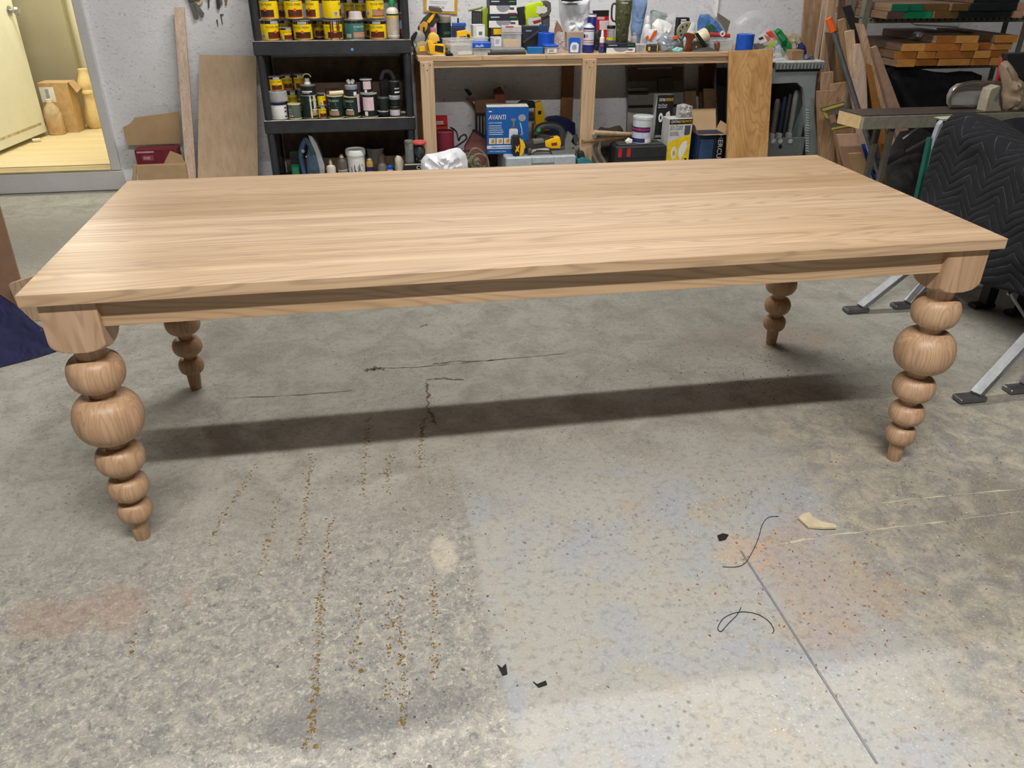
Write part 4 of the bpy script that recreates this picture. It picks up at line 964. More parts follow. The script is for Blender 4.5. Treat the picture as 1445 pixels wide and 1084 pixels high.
# blue blister card, spray can and friends
cdx = [(803, 55), (805, 53), (817, 53), (819.5, 55), (819, 75), (817, 77), (804.5, 76.5), (803, 74)]
r = thing('blister_card', 'blue and white blister card standing at the bench front', 'package', at(811, 78, 3.47))
b = BM(); ppx(b, cdx, 3.465, .012, .001); part(r, 'card', b, M((34, 100, 208), .4))
b = BM(); ppx(b, [(806, 62), (808, 60), (814, 60), (817, 63), (816, 74), (805, 74), (804.5, 68)], 3.4625, .006, .001); part(r, 'white_panel', b, WHITE)
b = BM(); ppx(b, [(808, 63.5), (813, 63), (814, 68), (810, 71), (807, 68)], 3.4605, .004, .001); part(r, 'clear_dome', b, M((150, 170, 210), .3))
drop(r, BT+.0005)
cx, w, h = span(823, 839.5, 32, 3.50, BT); r = thing('spray_can', 'white and navy spray can at the bench front', 'spray can', (cx, 3.5, BT))
cylinder_body(r, 'body', cx, 3.5, BT, h, w*.44, M((206, 212, 222), .35), [(w*.44, BT+h*.2), (w*.44, BT+h*.84), (w*.40, BT+h*.88), (w*.2, BT+h*.95), (w*.2, BT+h*.98)])
b = BM(); lathe(b, [(w*.49, BT+.0005), (w*.5, BT+.003), (w*.5, BT+h*.27), (w*.46, BT+h*.275)], (cx, 3.5, 0), 28); part(r, 'base_cap', b, M((34, 50, 120), .4), True)
F = face_cyl(cx, 3.5, BT, h, w*.44); patch(r, 'navy_band', F, -.2, 1.2, .78, .84, NAVY, 1, 12); patch(r, 'red_line', F, -.2, 1.2, .72, .745, REDB, 1, 12)
patch(r, 'logo_blue', F, .12, .3, .5, .62, NAVY, 1, 2); patch(r, 'logo_red', F, .34, .46, .52, .62, M((220, 110, 120), .5), 1, 2); patch(r, 'red_line', F, .1, .9, .41, .435, M((200, 70, 80), .5), 1, 8); patch(r, 'red_line', F, .1, .9, .34, .36, M((200, 70, 80), .5), 1, 8)
bottle('navy bottle with a white cap behind the spray can', 829, 842, 19.5, 3.70, BT, M((36, 40, 120), .4), WHITE, .8, shoulder=.9, capw=.9)
r = thing('hang_card', 'red and black hang card with a white lower panel', 'package', at(848, 70, 3.86)); 
b = BM(); ppx(b, [(836.5, 15), (859.5, 14.5), (858, 74), (840, 74)], 3.86, .008, .0008); part(r, 'card', b, M((196, 24, 44), .45))
b = BM(); ppx(b, [(836.8, 14.8), (859.6, 14.3), (859.2, 22.5), (837.4, 23)], 3.8585, .0105); part(r, 'black_header', b, BLACK)
b = BM(); ppx(b, [(846, 29), (858.6, 29), (858.2, 42), (846, 42)], 3.8585, .003); part(r, 'white_panel', b, M((226, 206, 206), .5))
F = face_box(at(843, 27.5, 3.857), at(857, 27.5, 3.857)-at(843, 27.5, 3.857), at(843, 23.5, 3.857)-at(843, 27.5, 3.857)); lines(r, F, 0, .9, (.1, .6), .25, WHITE)
drop(r, BT+.0005)
bag('drill_chuck', 'black ribbed knob standing between spray can and glue bottle', 'knob', [(838.5, 46), (843, 40), (848, 44), (848.5, 60), (846, 76), (839, 76)], 3.62, .06, M((40, 40, 38), .5), 9, BT, .25)
cx, w, h = span(846, 854, 42, 3.475, BT); r = thing('glue_bottle', 'slim navy glue bottle with long white nozzle', 'bottle', (cx, 3.475, BT))
cylinder_body(r, 'body', cx, 3.475, BT, h, w/2, M((40, 62, 124), .4), [(w*.48, BT), (w*.5, BT+.003), (w*.5, BT+h*.42), (w*.42, BT+h*.45)], 20)
b = BM(); lathe(b, [(w*.42, BT+h*.45), (w*.40, BT+h*.66), (w*.26, BT+h*.68), (w*.2, BT+h*.9), (w*.1, BT+h)], (cx, 3.475, 0), 18); part(r, 'nozzle', b, WHITE, True)
F = face_cyl(cx, 3.475, BT, h*.42, w/2); patch(r, 'red_mark', F, .3, .7, .7, .9, M((190, 60, 90), .5), 1, 4); lines(r, F, .25, .75, (.2, .35, .5), .06, M((170, 190, 220), .5), 1)
bxo = blade_box('flat black and white carton under the camouflage tumbler', 856, 896.5, 61, 3.44, .18, BT, 0, .54)
jar('clear jar with black lid and fluorescent yellow band', 856.5, 868, 36, 3.60, bxo[2]+.0005, GLASSJ, BLACK, .22, [(-.1, 1.1, .1, .3, M((226, 240, 20), .4))])
CAMO = NT('camo_print'); P_ = CAMO.n('TexCoord').outputs['Object']; cz = CAMO.noise(P_, 38, 3, .6, .8)
CAMO = CAMO.fin(CAMO.ramp(cz, (.36, lin((46, 50, 30))), (.46, lin((84, 86, 56))), (.56, lin((66, 70, 42))), (.66, lin((128, 124, 88)))), .45)
cx, w, h = span(869, 892, -3, 3.53, bxo[2]+.0005); z0 = bxo[2]+.0005; r = thing('tumbler', 'tall camouflage-print travel tumbler with side handle', 'tumbler', (cx, 3.53, z0))
cylinder_body(r, 'body', cx, 3.53, z0, h, w/2, CAMO, [(w*.36, z0), (w*.38, z0+.004), (w*.40, z0+h*.35), (w*.47, z0+h*.5), (w*.5, z0+h*.94), (w*.49, z0+h*.95)], 32)
b = BM(); lathe(b, [(w*.49, z0+h*.95), (w*.51, z0+h*.955), (w*.51, z0+h*.99), (w*.44, z0+h)], (cx, 3.53, 0), 32); part(r, 'lid', b, M((196, 190, 176), .4), True)
b = BM(); tube(b, smooth_path([(cx-w*.45, 3.53, z0+h*.86), (cx-w*.62, 3.53, z0+h*.87), (cx-w*.72, 3.53, z0+h*.8), (cx-w*.7, 3.53, z0+h*.56), (cx-w*.58, 3.53, z0+h*.48), (cx-w*.42, 3.53, z0+h*.47)], 5), .0065, 8); part(r, 'handle', b, M((58, 62, 40), .5), True)
F = face_cyl(cx, 3.53, z0, h, w/2); patch(r, 'badge', F, .42, .66, .88, .91, LGREY, 1, 4)
bag('denim_bundle', 'rolled light blue denim cloth with white tag', 'cloth', [(893, -6), (914, -6), (913, 8), (906, 42), (900, 74), (892, 74), (890, 40), (892, 15)], 3.78, .09, M((120, 146, 186), .8, var=.18, sc=22), 5, BT, .3)
# ---- middle-right bench clutter
g = gbox('parts_box', 'small grey printed carton beside the flat blade carton', 'box', 898, 911.5, 62.5, 3.46, .06, BT, M((190, 188, 186), .6)); lines(g[0], g[1], .1, .9, (.2, .35, .5, .65, .8), .04, M((130, 130, 134), .6))
g = gbox('tape_measure', 'black and yellow tape measure behind the grey flat tool', 'tape measure', 914.5, 930, 63, 3.50, .05, BT, M((58, 58, 62), .5), 0, .006); patch(g[0], 'yellow_end', g[1], 0, .2, .15, .7, TOOLY, 1); patch(g[0], 'yellow_stripe', g[1], .8, .88, .05, .95, TOOLY, 1)
bottle('white squeeze bottle among the white packets', 909, 919, 22, 3.68, BT, WHITE, WHITE, .5, shoulder=.7, capw=.6)
bottle('small grey-white bottle at the foot of the denim bundle', 890.5, 899, 46, 3.645, BT, M((206, 204, 200), .5), LGREY, .6, shoulder=.75, capw=.6)
bag('plastic_bag', 'clear bag with a green-edged card inside on the heap', 'bag', [(917, 28), (920, 15), (942, 18), (955, 16), (957, 40), (952, 74), (918, 74)], 3.80, .08, CLEARB, 21, BT, .5)
b = BM(); ppx(b, [(918, 16), (921, 14), (942, 19), (940, 30), (936, 74), (920, 74)], 3.85, .006); solo('card', b, M((96, 130, 116), .6), 'green-edged card standing in the clear bag against the wall', 'card')
bag('packet', 'crumpled white packet with brown fold above the orange one', 'packet', [(920, 34), (928, 26), (942, 30), (949, 36), (948, 46), (950, 74), (921, 74)], 3.70, .08, WHITE, 22, BT, .35)
b = BM(); prism(b, [at(919, 36.5, 3.652), at(927, 37.5, 3.652), at(944, 39, 3.652), at(944, 40.5, 3.652), at(927, 40, 3.652), at(919, 39.5, 3.652)], (0, -.006, 0)); 
b.free()
r = thing('packet', 'white packet printed with orange stripes', 'packet', at(920, 74, 3.60)); b = BM(); pillow(b, [(908, 52), (914, 41), (928, 41), (937, 45), (934, 58), (930, 74), (910, 74)], 3.60, .07, 23, .15, zmin=BT+.0005); part(r, 'body', b, M((214, 216, 222), .4, var=.08), True)
b = BM(); ppx(b, [(924, 43), (928, 43), (920, 57), (916, 56.5)], 3.562, .012); part(r, 'orange_stripe', b, ORANGE)
b = BM(); ppx(b, [(911, 53), (914, 50), (916, 51), (913, 55)], 3.566, .012); part(r, 'orange_mark', b, ORANGE)
r = thing('packet', 'shiny silver packets with an orange corner piled on the bench', 'packet', at(945, 74, 3.52)); b = BM(); pillow(b, [(927, 60), (936, 47), (956, 52), (961, 60), (958, 66), (955, 77), (932, 77)], 3.53, .08, 24, .2, zmin=BT+.0005); part(r, 'body', b, M((170, 178, 190), .25, .4, var=.12), True)
b = BM(); ppx(b, [(950, 52), (956, 50), (957, 54), (951, 55.5)], 3.492, .012); part(r, 'orange_corner', b, ORANGE)
bag('glove', 'pale teal glove corner under the silver packets', 'glove', [(948, 70), (955, 66), (964, 68), (962, 76), (950, 77)], 3.465, .03, M((150, 214, 210), .6), 25, BT, .2)
b = BM(); ppx(b, [(914, 76), (918, 73.5), (958, 73.5), (964, 75), (962, 78.5), (918, 80)], 3.425, .03, .002); o = solo('flat_bar', b, M((122, 118, 112), .45, .4), 'long grey flat metal bar on the bench edge', 'bar'); drop(o, BT+.0005)
g = gbox('parts_box', 'black carton with white print behind the perforated disc', 'box', 957.5, 973, 25, 3.72, .06, BT, M((34, 32, 34), .5)); lines(g[0], g[1], .2, .8, (.9, .82), .05, WHITE)
r = thing('sanding_disc', 'round perforated sanding pad standing on edge', 'disc', at(967, 52, 3.64))
dm = Matrix.Rotation(PI/2+.3, 3, 'X'); cp = at(967, 43, 3.64); b = BM(); lathe(b, [(.02, -.006), (.056, -.006), (.06, 0), (.056, .006), (.02, .006)], cp, 28, dm); part(r, 'pad', b, M((178, 176, 150), .8), True)
for k in range(8):
    a = 2*PI*k/8; b = BM(); lathe(b, [(.007, .0062), (.007, .0075)], cp+dm @ Vector((.036*math.cos(a), .036*math.sin(a), 0)), 8, dm); part(r, 'hole', b, BLACK)
b = BM(); cyl(b, (cp.x, 3.66, BT), (cp.x, 3.66, cp.z-.02), .02); part(r, 'arbor', b, M((80, 78, 74), .5)); drop(r, BT+.0005)
bag('plastic_bag', 'white wrinkled bag wedged behind the brown saw handle', 'bag', [(964, 56), (970, 44), (977, 30), (981, 32), (981, 44), (976, 60), (975, 76), (966, 76)], 3.585, .05, M((214, 212, 208), .4), 27, BT, .3)
# old hand plane / circular saw with wooden handle
r = thing('circular_saw', 'old power saw with brown wooden handle and cream motor', 'power saw', at(980, 78, 3.49))
b = BM(); ppx(b, [(966, 47), (972, 46), (981, 48), (982, 53), (977, 58), (976, 66), (979, 74), (966, 75), (964.5, 73), (969, 66), (971, 56)], 3.46, .035, .005); part(r, 'handle', b, M((112, 58, 34), .35, var=.2), True)
dm = (at(998, 50, 3.5)-at(986, 57, 3.5)).normalized().to_track_quat('Z', 'Y').to_matrix(); b = BM(); lathe(b, [(.03, -.005), (.043, 0), (.045, .01), (.045, .055), (.04, .064), (.02, .066)], at(985.5, 55, 3.51), 28, dm); part(r, 'motor', b, M((226, 216, 186), .35), True)
b = BM(); ppx(b, [(977, 60), (985, 58), (993, 64), (1000, 66), (988, 76), (974, 75)], 3.475, .07, .003); part(r, 'housing', b, M((104, 92, 66), .4, .4))
b = BM(); ppx(b, [(981, 47), (985, 46), (997, 62), (1000, 66), (997, 67), (990, 62)], 3.455, .012, .002); part(r, 'black_guard', b, BLACK)
b = BM(); ppx(b, [(974, 74), (1000, 66), (1014, 72), (1014, 75), (990, 77), (974, 77)], 3.45, .09, .001); part(r, 'base_plate', b, M((132, 134, 138), .35, .6))
b = BM(); lathe(b, [(.009, 0), (.009, .006), (.005, .008)], at(983, 67, 3.474), 12, Matrix.Rotation(PI/2, 3, 'X')); part(r, 'bolt', b, STEEL, True)
drop(r, BT+.0005)
bag('plastic_bag', 'big clear bag of blue cloths slumped against the wall', 'bag', [(981, 40), (985, 20), (989, -2), (1000, 4), (1008, 20), (1018, 34), (1024, 44), (1024, 74), (982, 74)], 3.82, .11, CLEARB, 31, BT, .4)
bag('cloth', 'folded blue and navy cloth inside the clear bag', 'cloth', [(984, 30), (988, 20), (1000, 20), (1010, 28), (1020, 40), (1020, 72), (984, 72)], 3.79, .06, M((78, 122, 182), .8, var=.35, sc=24), 32, BT, .5)
bag('glove', 'dark green glove peeking out below the blue cloth', 'glove', [(995, 37), (1004, 34), (1010, 38), (1008, 48), (1006, 74), (996, 74)], 3.715, .04, M((44, 84, 58), .8, var=.3), 33, BT, .4)
b = BM(); ppx(b, [(1013, 18), (1031, 30), (1027, 43), (1020, 74), (1013, 74)], 3.88, .012, .001); solo('flat_board', b, M((122, 114, 106), .7), 'grey tilted flat board leaning behind the blue bag', 'board')
r = thing('pipe_wrench', 'red tool with a round white-rimmed socket', 'tool', at(1017, 50, 3.60))
b = BM(); cyl(b, at(1002, 45, 3.60), at(1030, 47, 3.60), .013, seg=12); part(r, 'body', b, M((190, 56, 46), .4), True)
b = BM(); lathe(b, [(.010, 0), (.017, 0), (.017, .01), (.010, .01), (.010, 0)], at(1019.5, 44, 3.59), 20, Matrix.Rotation(PI/2, 3, 'X'), False); part(r, 'socket_ring', b, WHITE, True)
t = tote('plastic_tote', 'long clear tray with a brown knob in front on the bench', 1000, 1034, 56, 3.50, .15, BT, CLEARP, fill=M((150, 150, 152), .4))
drop(r, t[2]+.001)
bag('knob', 'round brown wooden knob standing before the clear tray', 'knob', [(1008, 60), (1012, 57), (1016, 60), (1015.5, 67), (1014, 72), (1010, 72), (1008.5, 67)], 3.475, .035, M((122, 76, 52), .35), 35, BT, .02)
roll('strap_roll', 'roll of bright blue lay-flat strap standing on the bench', 'strap', 1040, 1063, 48, 3.50, BT, BLUE, .2)
bag('plastic_bag', 'large rounded clear plastic bag against the white wall', 'bag', [(1032, 50), (1035, 32), (1045, 22), (1060, 14), (1078, 14), (1092, 22), (1096, 34), (1090, 50), (1086, 74), (1034, 74)], 3.83, .13, CLEARB, 41, BT, .12)
r = thing('plastic_bag', 'clear bag of orange, lime and grey bits with a white label', 'bag', at(1085, 74, 3.57))
b = BM(); pillow(b, [(1062, 60), (1070, 50), (1085, 42), (1094, 46), (1102, 60), (1104, 74), (1064, 74)], 3.58, .11, 42, .3, zmin=BT+.0005); part(r, 'bag_film', b, CLEARB, True)
for nm, pts, m in (('orange_piece', [(1083, 46), (1089, 43), (1096, 53), (1094, 56), (1088, 53)], M((226, 84, 52), .6)), ('lime_piece', [(1080, 64), (1088, 62), (1091, 57), (1097, 57), (1096, 61), (1091, 67), (1080, 67)], LIME), ('coral_piece', [(1080, 50), (1086, 52), (1090, 58), (1084, 60), (1079, 55)], M((206, 120, 104), .6)), ('grey_piece', [(1066, 62), (1076, 60), (1080, 68), (1066, 70)], M((110, 108, 106), .6)), ('blue_piece', [(1092, 64), (1099, 60), (1103, 70), (1096, 72)], M((130, 170, 214), .6))):
    b = BM(); ppx(b, pts, 3.535 if nm != 'grey_piece' else 3.55, .03, .003); part(r, nm, b, m)
b = BM(); ppx(b, [(1068, 53), (1077, 49), (1083, 58), (1073, 62)], 3.52, .004); part(r, 'label', b, WHITE)
b = BM(); ppx(b, [(1070, 54), (1076, 51.5), (1078, 54.5), (1072, 57)], 3.5185, .002); part(r, 'label_print', b, DKGREY)
# ================================================================== under the bench
g = gbox('hardware_box', 'black and white box lettered CUL at the end of the shelf', 'box', 571.5, 604, 231, 3.30, .068, .001, BLACK, 0); patch(g[0], 'pale_base', g[1], .05, .5, .3, .82, LGREY, 1); lettering(g[0], 'CUL', g[1], .5, .95, .86, .95, WHITE); patch(g[0], 'top_edge', g[1], 0, 1, .97, 1, M((206, 196, 176), .6), 1)
zz = g[2]
jar('tall cloudy glass jar standing on the black and white box', 571, 583.5, 198, 3.335, zz+.0005, GLASSJ, M((120, 116, 106), .5), .12, [(.2, .8, .1, .7, M((120, 124, 128), .6))])
r = thing('valve', 'chrome valve with a pink-red round handle', 'valve', at(592, 231, 3.335)); cx = at(592.5, 215, 3.335).x; zt = at(591, 199, 3.335).z
b = BM(); lathe(b, [(.02, zz+.001), (.024, zz+.01), (.018, zz+.02), (.034, zz+.05), (.038, zz+.075), (.03, zz+.1), (.014, zz+.11), (.014, zt-.01)], (cx, 3.335, 0), 20); part(r, 'body', b, DSTEEL, True)
b = BM(); lathe(b, [(.02, zt-.018), (.042, zt-.016), (.045, zt-.008), (.042, zt), (.02, zt-.003)], (cx, 3.335, 0), 24); part(r, 'hand_wheel', b, M((214, 90, 88), .5), True)
bag('jug', 'cream plastic jug with loop handle beside the shelving', 'jug', [(557, 224), (560, 219), (566, 221), (570, 228), (570.5, 262), (558, 262)], 3.40, .09, M((196, 186, 168), .5), 51, .001, .05)
r = thing('drill', 'blue corded drill lying behind the white bag', 'drill', at(620, 215, 3.46))
b = BM(); ppx(b, [(601, 208), (606, 206), (632, 204), (641, 207), (640, 216), (634, 219), (602, 219)], 3.45, .07, .006); part(r, 'body', b, M((44, 70, 118), .45), True)
b = BM(); ppx(b, [(608, 211), (623, 210), (623, 216), (608, 217)], 3.446, .01); part(r, 'nameplate', b, M((130, 140, 156), .5))
b = BM(); ppx(b, [(612, 219), (640, 217), (640, 262), (614, 262)], 3.45, .08, .004); part(r, 'stand_box', b, M((60, 54, 52), .6)); drop(r, .001)
bag('plastic_bag', 'white crumpled shopping bag with small red print', 'bag', [(594, 226), (600, 218), (620, 215), (636, 210), (648, 208), (656, 215), (660, 226), (661, 262), (596, 262)], 3.225, .14, M((232, 234, 240), .4, var=.08, sc=18), 52, .001, .5)
for pts in ([(604, 226), (607, 224.5), (609, 228), (606, 229)], [(634, 220), (637, 219), (637, 221), (635, 222)]):
    pass
b = BM(); zt = at(628, 184, 3.55).z; cx, w, h = span(614.5, 640.5, 184, 3.595, .001)
lathe(b, [(w*.46, .001), (w*.5, .004), (w*.5, h-.004), (w*.47, h), (w*.2, h)], (cx, 3.595, 0), 28); solo('abrasive_roll', b, MAROON, 'maroon roll of sandpaper standing beside the bench leg', 'sandpaper', smooth=True)
g = gbox('hang_card', 'bright red card pack leaning above the sandpaper roll', 'package', 614, 631.5, 163, 3.66, .015, .001, M((206, 30, 34), .45)); lettering(g[0], 'RED', g[1], .1, .6, .94, .96, WHITE) if False else None
lines(g[0], g[1], .08, .8, (.91, .885), .016, WHITE); patch(g[0], 'black_slash', g[1], .3, 1, .86, .87, BLACK, 1); patch(g[0], 'orange_panel', g[1], .05, .95, .8, .845, M((206, 90, 50), .5), 1)
def loop(label, pts, Y, r=.004, mat=BLACK, name='cable'):
    b = BM(); tube(b, smooth_path([at(x, y, Y+dy) for x, y, dy in pts], 6), r, 7); return solo(name, b, mat, label, 'cable', None, True)
loop('black cable looping beside the sandpaper roll', [(636, 180, .1), (644, 186, .05), (647, 198, 0), (650, 193, -.02), (656, 190, 0), (658, 196, 0), (648, 204, 0), (640, 210, 0), (650, 214, 0), (662, 213, 0), (668, 222, 0), (668, 262, 0), (668, 288, 0)], 3.5, .006)
loop('grey-green cable coiled in front of the sanding belts', [(660, 222, 0), (668, 210, 0), (680, 214, .02), (688, 228, .02), (676, 240, 0), (664, 232, -.02), (672, 218, -.02), (686, 222, 0), (690, 240, 0), (692, 288, 0)], 3.36, .007, M((120, 116, 96), .6))
bag('work_glove', 'olive canvas glove lying by the coiled cable', 'glove', [(657, 222), (664, 214), (676, 222), (682, 238), (682, 262), (660, 262)], 3.38, .09, M((122, 114, 88), .85, var=.2, sc=20), 53, .001, .5)
r = thing('sanding_belt', 'wide maroon sanding belt slumped against a dark box', 'sanding belt', at(670, 205, 3.62))
b = BM(); ppx(b, [(656, 204), (668, 182), (690, 196), (688, 240), (680, 262), (660, 262)], 3.60, .05, .006); part(r, 'belt', b, M((138, 84, 82), .85, var=.12), True)
b = BM(); ppx(b, [(667, 181), (672, 180.5), (691, 192), (690, 198)], 3.605, .055, .002); part(r, 'belt_edge', b, M((50, 44, 42), .8)); drop(r, .001)
r = thing('sanding_belt', 'thin dark red sanding belt curving up the wall', 'sanding belt', at(672, 190, 3.88)); b = BM()
P = smooth_path([at(656, 127, 3.93), at(663, 133, 3.92), at(670, 145, 3.91), at(674, 160, 3.9), at(676, 190, 3.89), at(677, 240, 3.88)], 5)
for i in range(len(P)-1):
    for o1 in (0,): prism(b, [P[i], P[i]+Vector((.022, 0, .006)), P[i+1]+Vector((.022, 0, .006)), P[i+1]], (0, .003, 0))
part(r, 'belt', b, M((96, 50, 46), .85)); drop(r, .001)
b = BM(); ppx(b, [(655, 126), (661, 126), (667, 133), (662, 136)], 3.915, .02, .002); part(r, 'belt_end', b, BLACK)
b = BM(); ppx(b, [(697, 128), (707, 123), (712, 132), (715, 150), (716, 288), (702, 288), (700, 150)], 3.86, .05, .003); o = solo('sanding_belt', b, M((124, 70, 60), .8), 'stiff red-brown sanding belt standing behind the blue carton', 'sanding belt'); drop(o, .001)
g = gbox('striped_carton', 'dark open carton with striped edges under a curved belt', 'carton', 672, 690, 161, 3.74, .05, .001, M((48, 44, 42), .7))
for k in range(4): patch(g[0], 'pale_spine', g[1], .1+.24*k, .19+.24*k, .45, .97, M((170, 166, 160), .6), 1)
g = gbox('cardboard_box', 'brown carton with cables on top behind the dark carton', 'carton', 671, 702, 141, 3.80, .05, .001, M((120, 92, 66), .8))
# grey systainer-like case with things on it
case = gbox('tool_case', 'pale grey hard tool case under the grinder and blue carton', 'tool case', 714, 813, 221, 3.30, .36, .001, M((176, 184, 190), .45), 0, .008)
CT = case[2]
for u in (.36, .68): patch(case[0], 'groove', case[1], u, u+.006, 0, 1, M((120, 128, 134), .5), 1)
patch(case[0], 'groove', case[1], .36, .68, .82, .85, M((110, 118, 124), .5), 1); patch(case[0], 'latch_panel', case[1], .39, .66, .5, .8, M((196, 202, 206), .45), 1)
BX = M((18, 92, 170), .4, var=.05)
g = gbox('spray_gun_box', 'blue carton lettered AVANTI picturing a white paint sprayer', 'carton', 688, 747, 151, 3.41, .14, CT+.0005, BX, -.07, .001)
r, F, zt_, xc, w, h, Fr = g
lettering(r, 'AVANTI', F, .05, .45, .74, .84, WHITE, 2, .05); lines(r, F, .05, .14, (.9,), .02, WHITE); lettering(r, "PAINT & STAIN SPRAYER", F, .05, .36, .655, .685, WHITE)
for k in range(5): patch(r, 'bullet', F, .045, .06, .6-.045*k, .615-.045*k, M((220, 210, 120), .5), 1)
lines(r, F, .07, .42, (.6, .555, .51, .465, .42), .016, M((190, 210, 235), .5))
for k in range(3):
    u0 = .05+.18*k; patch(r, 'photo', F, u0, u0+.155, .22, .345, M((226, 222, 210), .5), 1); poly(r, 'photo_tool', F, [(u0+.05, .24), (u0+.13, .25), (u0+.13, .32), (u0+.09, .33), (u0+.05, .29)], M((206, 150, 30), .5), 2)
patch(r, 'white_strip', F, 0, 1, .115, .185, M((222, 228, 236), .5), 1); lines(r, F, .1, .9, (.14,), .018, M((60, 90, 150), .5), 2, 0); lettering(r, 'PAINT, PRIMER, STAIN', F, .06, .45, .04, .07, WHITE)
poly(r, 'picture_cup', F, [(.53, .36), (.545, .33), (.73, .33), (.745, .36), (.74, .52), (.71, .55), (.56, .55), (.535, .52)], M((222, 226, 232), .5), 2)
poly(r, 'picture_lid', F, [(.555, .55), (.72, .55), (.71, .585), (.565, .585)], M((90, 96, 104), .5), 3); poly(r, 'picture_gun', F, [(.62, .585), (.655, .585), (.66, .7), (.7, .715), (.69, .76), (.58, .76), (.57, .72), (.615, .7)], M((120, 126, 134), .5), 2)
poly(r, 'picture_turbine', F, ell(.84, .77, .09, .075), M((150, 156, 164), .5), 2); poly(r, 'picture_hose', F, [(.78, .69), (.8, .68), (.83, .6), (.855, .5), (.84, .42), (.815, .42), (.83, .5), (.8, .6)], M((150, 190, 225), .5), 2); poly(r, 'picture_wand', F, [(.8, .4), (.86, .4), (.88, .47), (.83, .46)], M((150, 156, 164), .5), 2)
lines(r, F, .6, .95, (.29, .25), .014, M((190, 210, 235), .5)); lines(r, Fr, .15, .85, tuple(.2+.06*k for k in range(10)), .025, M((120, 160, 205), .5))
b = BM(); bx(b, (xc, 3.48, zt_+.001), (w*.98, .136, .002), Matrix.Rotation(-.07, 3, 'Z')); part(r, 'top_flap', b, M((206, 200, 186), .8))
# yellow cordless grinder lying on the case
r = thing('angle_grinder', 'yellow and black cordless grinder lying on the grey case', 'power tool', at(755, 221, 3.34))
b = BM(); ppx(b, [(742, 203), (748, 199), (768, 197), (782, 194.5), (791, 195), (791.5, 208), (782, 210), (770, 209), (752, 211), (744, 212)], 3.335, .055, .006); part(r, 'body', b, M((52, 50, 46), .5), True)
b = BM(); ppx(b, [(769, 199), (780, 195), (790, 194), (792, 202), (790.5, 209.5), (778, 209.5), (770, 207)], 3.332, .061, .004); part(r, 'yellow_shell', b, TOOLY, True)
b = BM(); ppx(b, [(753, 198.5), (768, 197), (768, 201.5), (753, 203.5)], 3.331, .063, .003); part(r, 'grip_top', b, M((112, 110, 100), .5), True)
b = BM(); ppx(b, [(723.5, 195), (727, 192.5), (734, 193), (737.5, 199), (737, 220.5), (725, 220.5)], 3.328, .07, .004); part(r, 'battery', b, BLACK, True)
b = BM(); ppx(b, [(733, 194), (738, 199), (741, 204), (739, 216), (736, 220.5), (733, 220.5), (734.5, 206)], 3.326, .074, .003); part(r, 'battery_yellow', b, TOOLY, True)
b = BM(); ppx(b, [(727.5, 205), (730, 208), (733, 204), (733, 208), (731.5, 210.5), (733, 215), (730, 213), (727.5, 216), (727.5, 212), (729, 210)], 3.3265, .004); part(r, 'yellow_mark', b, TOOLY)
b = BM(); lathe(b, [(.018, 0), (.026, .004), (.026, .02), (.018, .026)], at(744, 212, 3.355), 20, Matrix.Rotation(PI/2, 3, 'Y')); part(r, 'collar', b, M((90, 84, 70), .5), True)
b = BM(); ppx(b, [(778, 202), (786, 201), (786.5, 205), (778.5, 206)], 3.3305, .004); part(r, 'badge', b, M((120, 50, 20), .5))
drop(r, CT+.0005)
b = BM(); ppx(b, [(752, 221), (758, 212), (775, 213), (780, 218), (778, 221)], 3.40, .05, .003); o = solo('folded_paper', b, M((206, 196, 176), .8), 'folded tan paper under the yellow grinder', 'paper'); drop(o, CT+.0005)
# sander with dark loop handle behind
r = thing('sander', 'black and grey sander with loop handle and green button', 'power tool', at(780, 214, 3.58))
b = BM(); tube(b, smooth_path([at(757, 190, 3.58), at(762, 180, 3.58), at(776, 177, 3.58), at(788, 180, 3.58), at(793, 190, 3.58), at(790, 204, 3.58), at(787, 222, 3.58)], 5), .026, 10); part(r, 'handle', b, M((66, 68, 72), .5), True)
b = BM(); ppx(b, [(757, 192), (764, 190), (780, 192), (788, 190), (790, 222), (757, 222)], 3.56, .07, .006); part(r, 'body', b, M((52, 52, 56), .5))
b = BM(); lathe(b, [(.012, 0), (.012, .004)], at(760, 183.5, 3.545), 14, Matrix.Rotation(PI/2, 3, 'X')); part(r, 'button', b, M((50, 160, 70), .4))
drop(r, CT+.0005)
r = thing('cordless_drill', 'yellow cordless drill standing behind the blue carton', 'drill', at(758, 180, 3.76))
b = BM(); ppx(b, [(755, 146), (764, 143), (768, 160), (769, 172), (774, 180), (756, 184)], 3.74, .05, .004); part(r, 'grip', b, TOOLY, True)
b = BM(); ppx(b, [(732, 147), (738, 142.5), (755, 144), (756, 152), (740, 154), (733, 152)], 3.735, .06, .005); part(r, 'chuck', b, BLACK, True)
b = BM(); ppx(b, [(753, 176), (774, 172), (776, 184), (775, 288), (753, 288)], 3.74, .07, .004); part(r, 'stand', b, M((170, 140, 60), .6)); b = BM(); ppx(b, [(759, 157), (764, 156), (764, 161), (759.5, 162)], 3.738, .004); part(r, 'badge', b, BLACK); drop(r, .001)
r = None
b = BM(); pts = [(767, 170), (775, 165), (788, 163.5), (802, 168), (812, 174), (813, 230), (812, 288), (768, 288)]; ppx(b, pts, 3.83, .04, .006); o = solo('navy_bin', b, M((30, 38, 88), .5), 'navy blue curved plastic bin behind the sander', 'bin'); drop(o, .001)
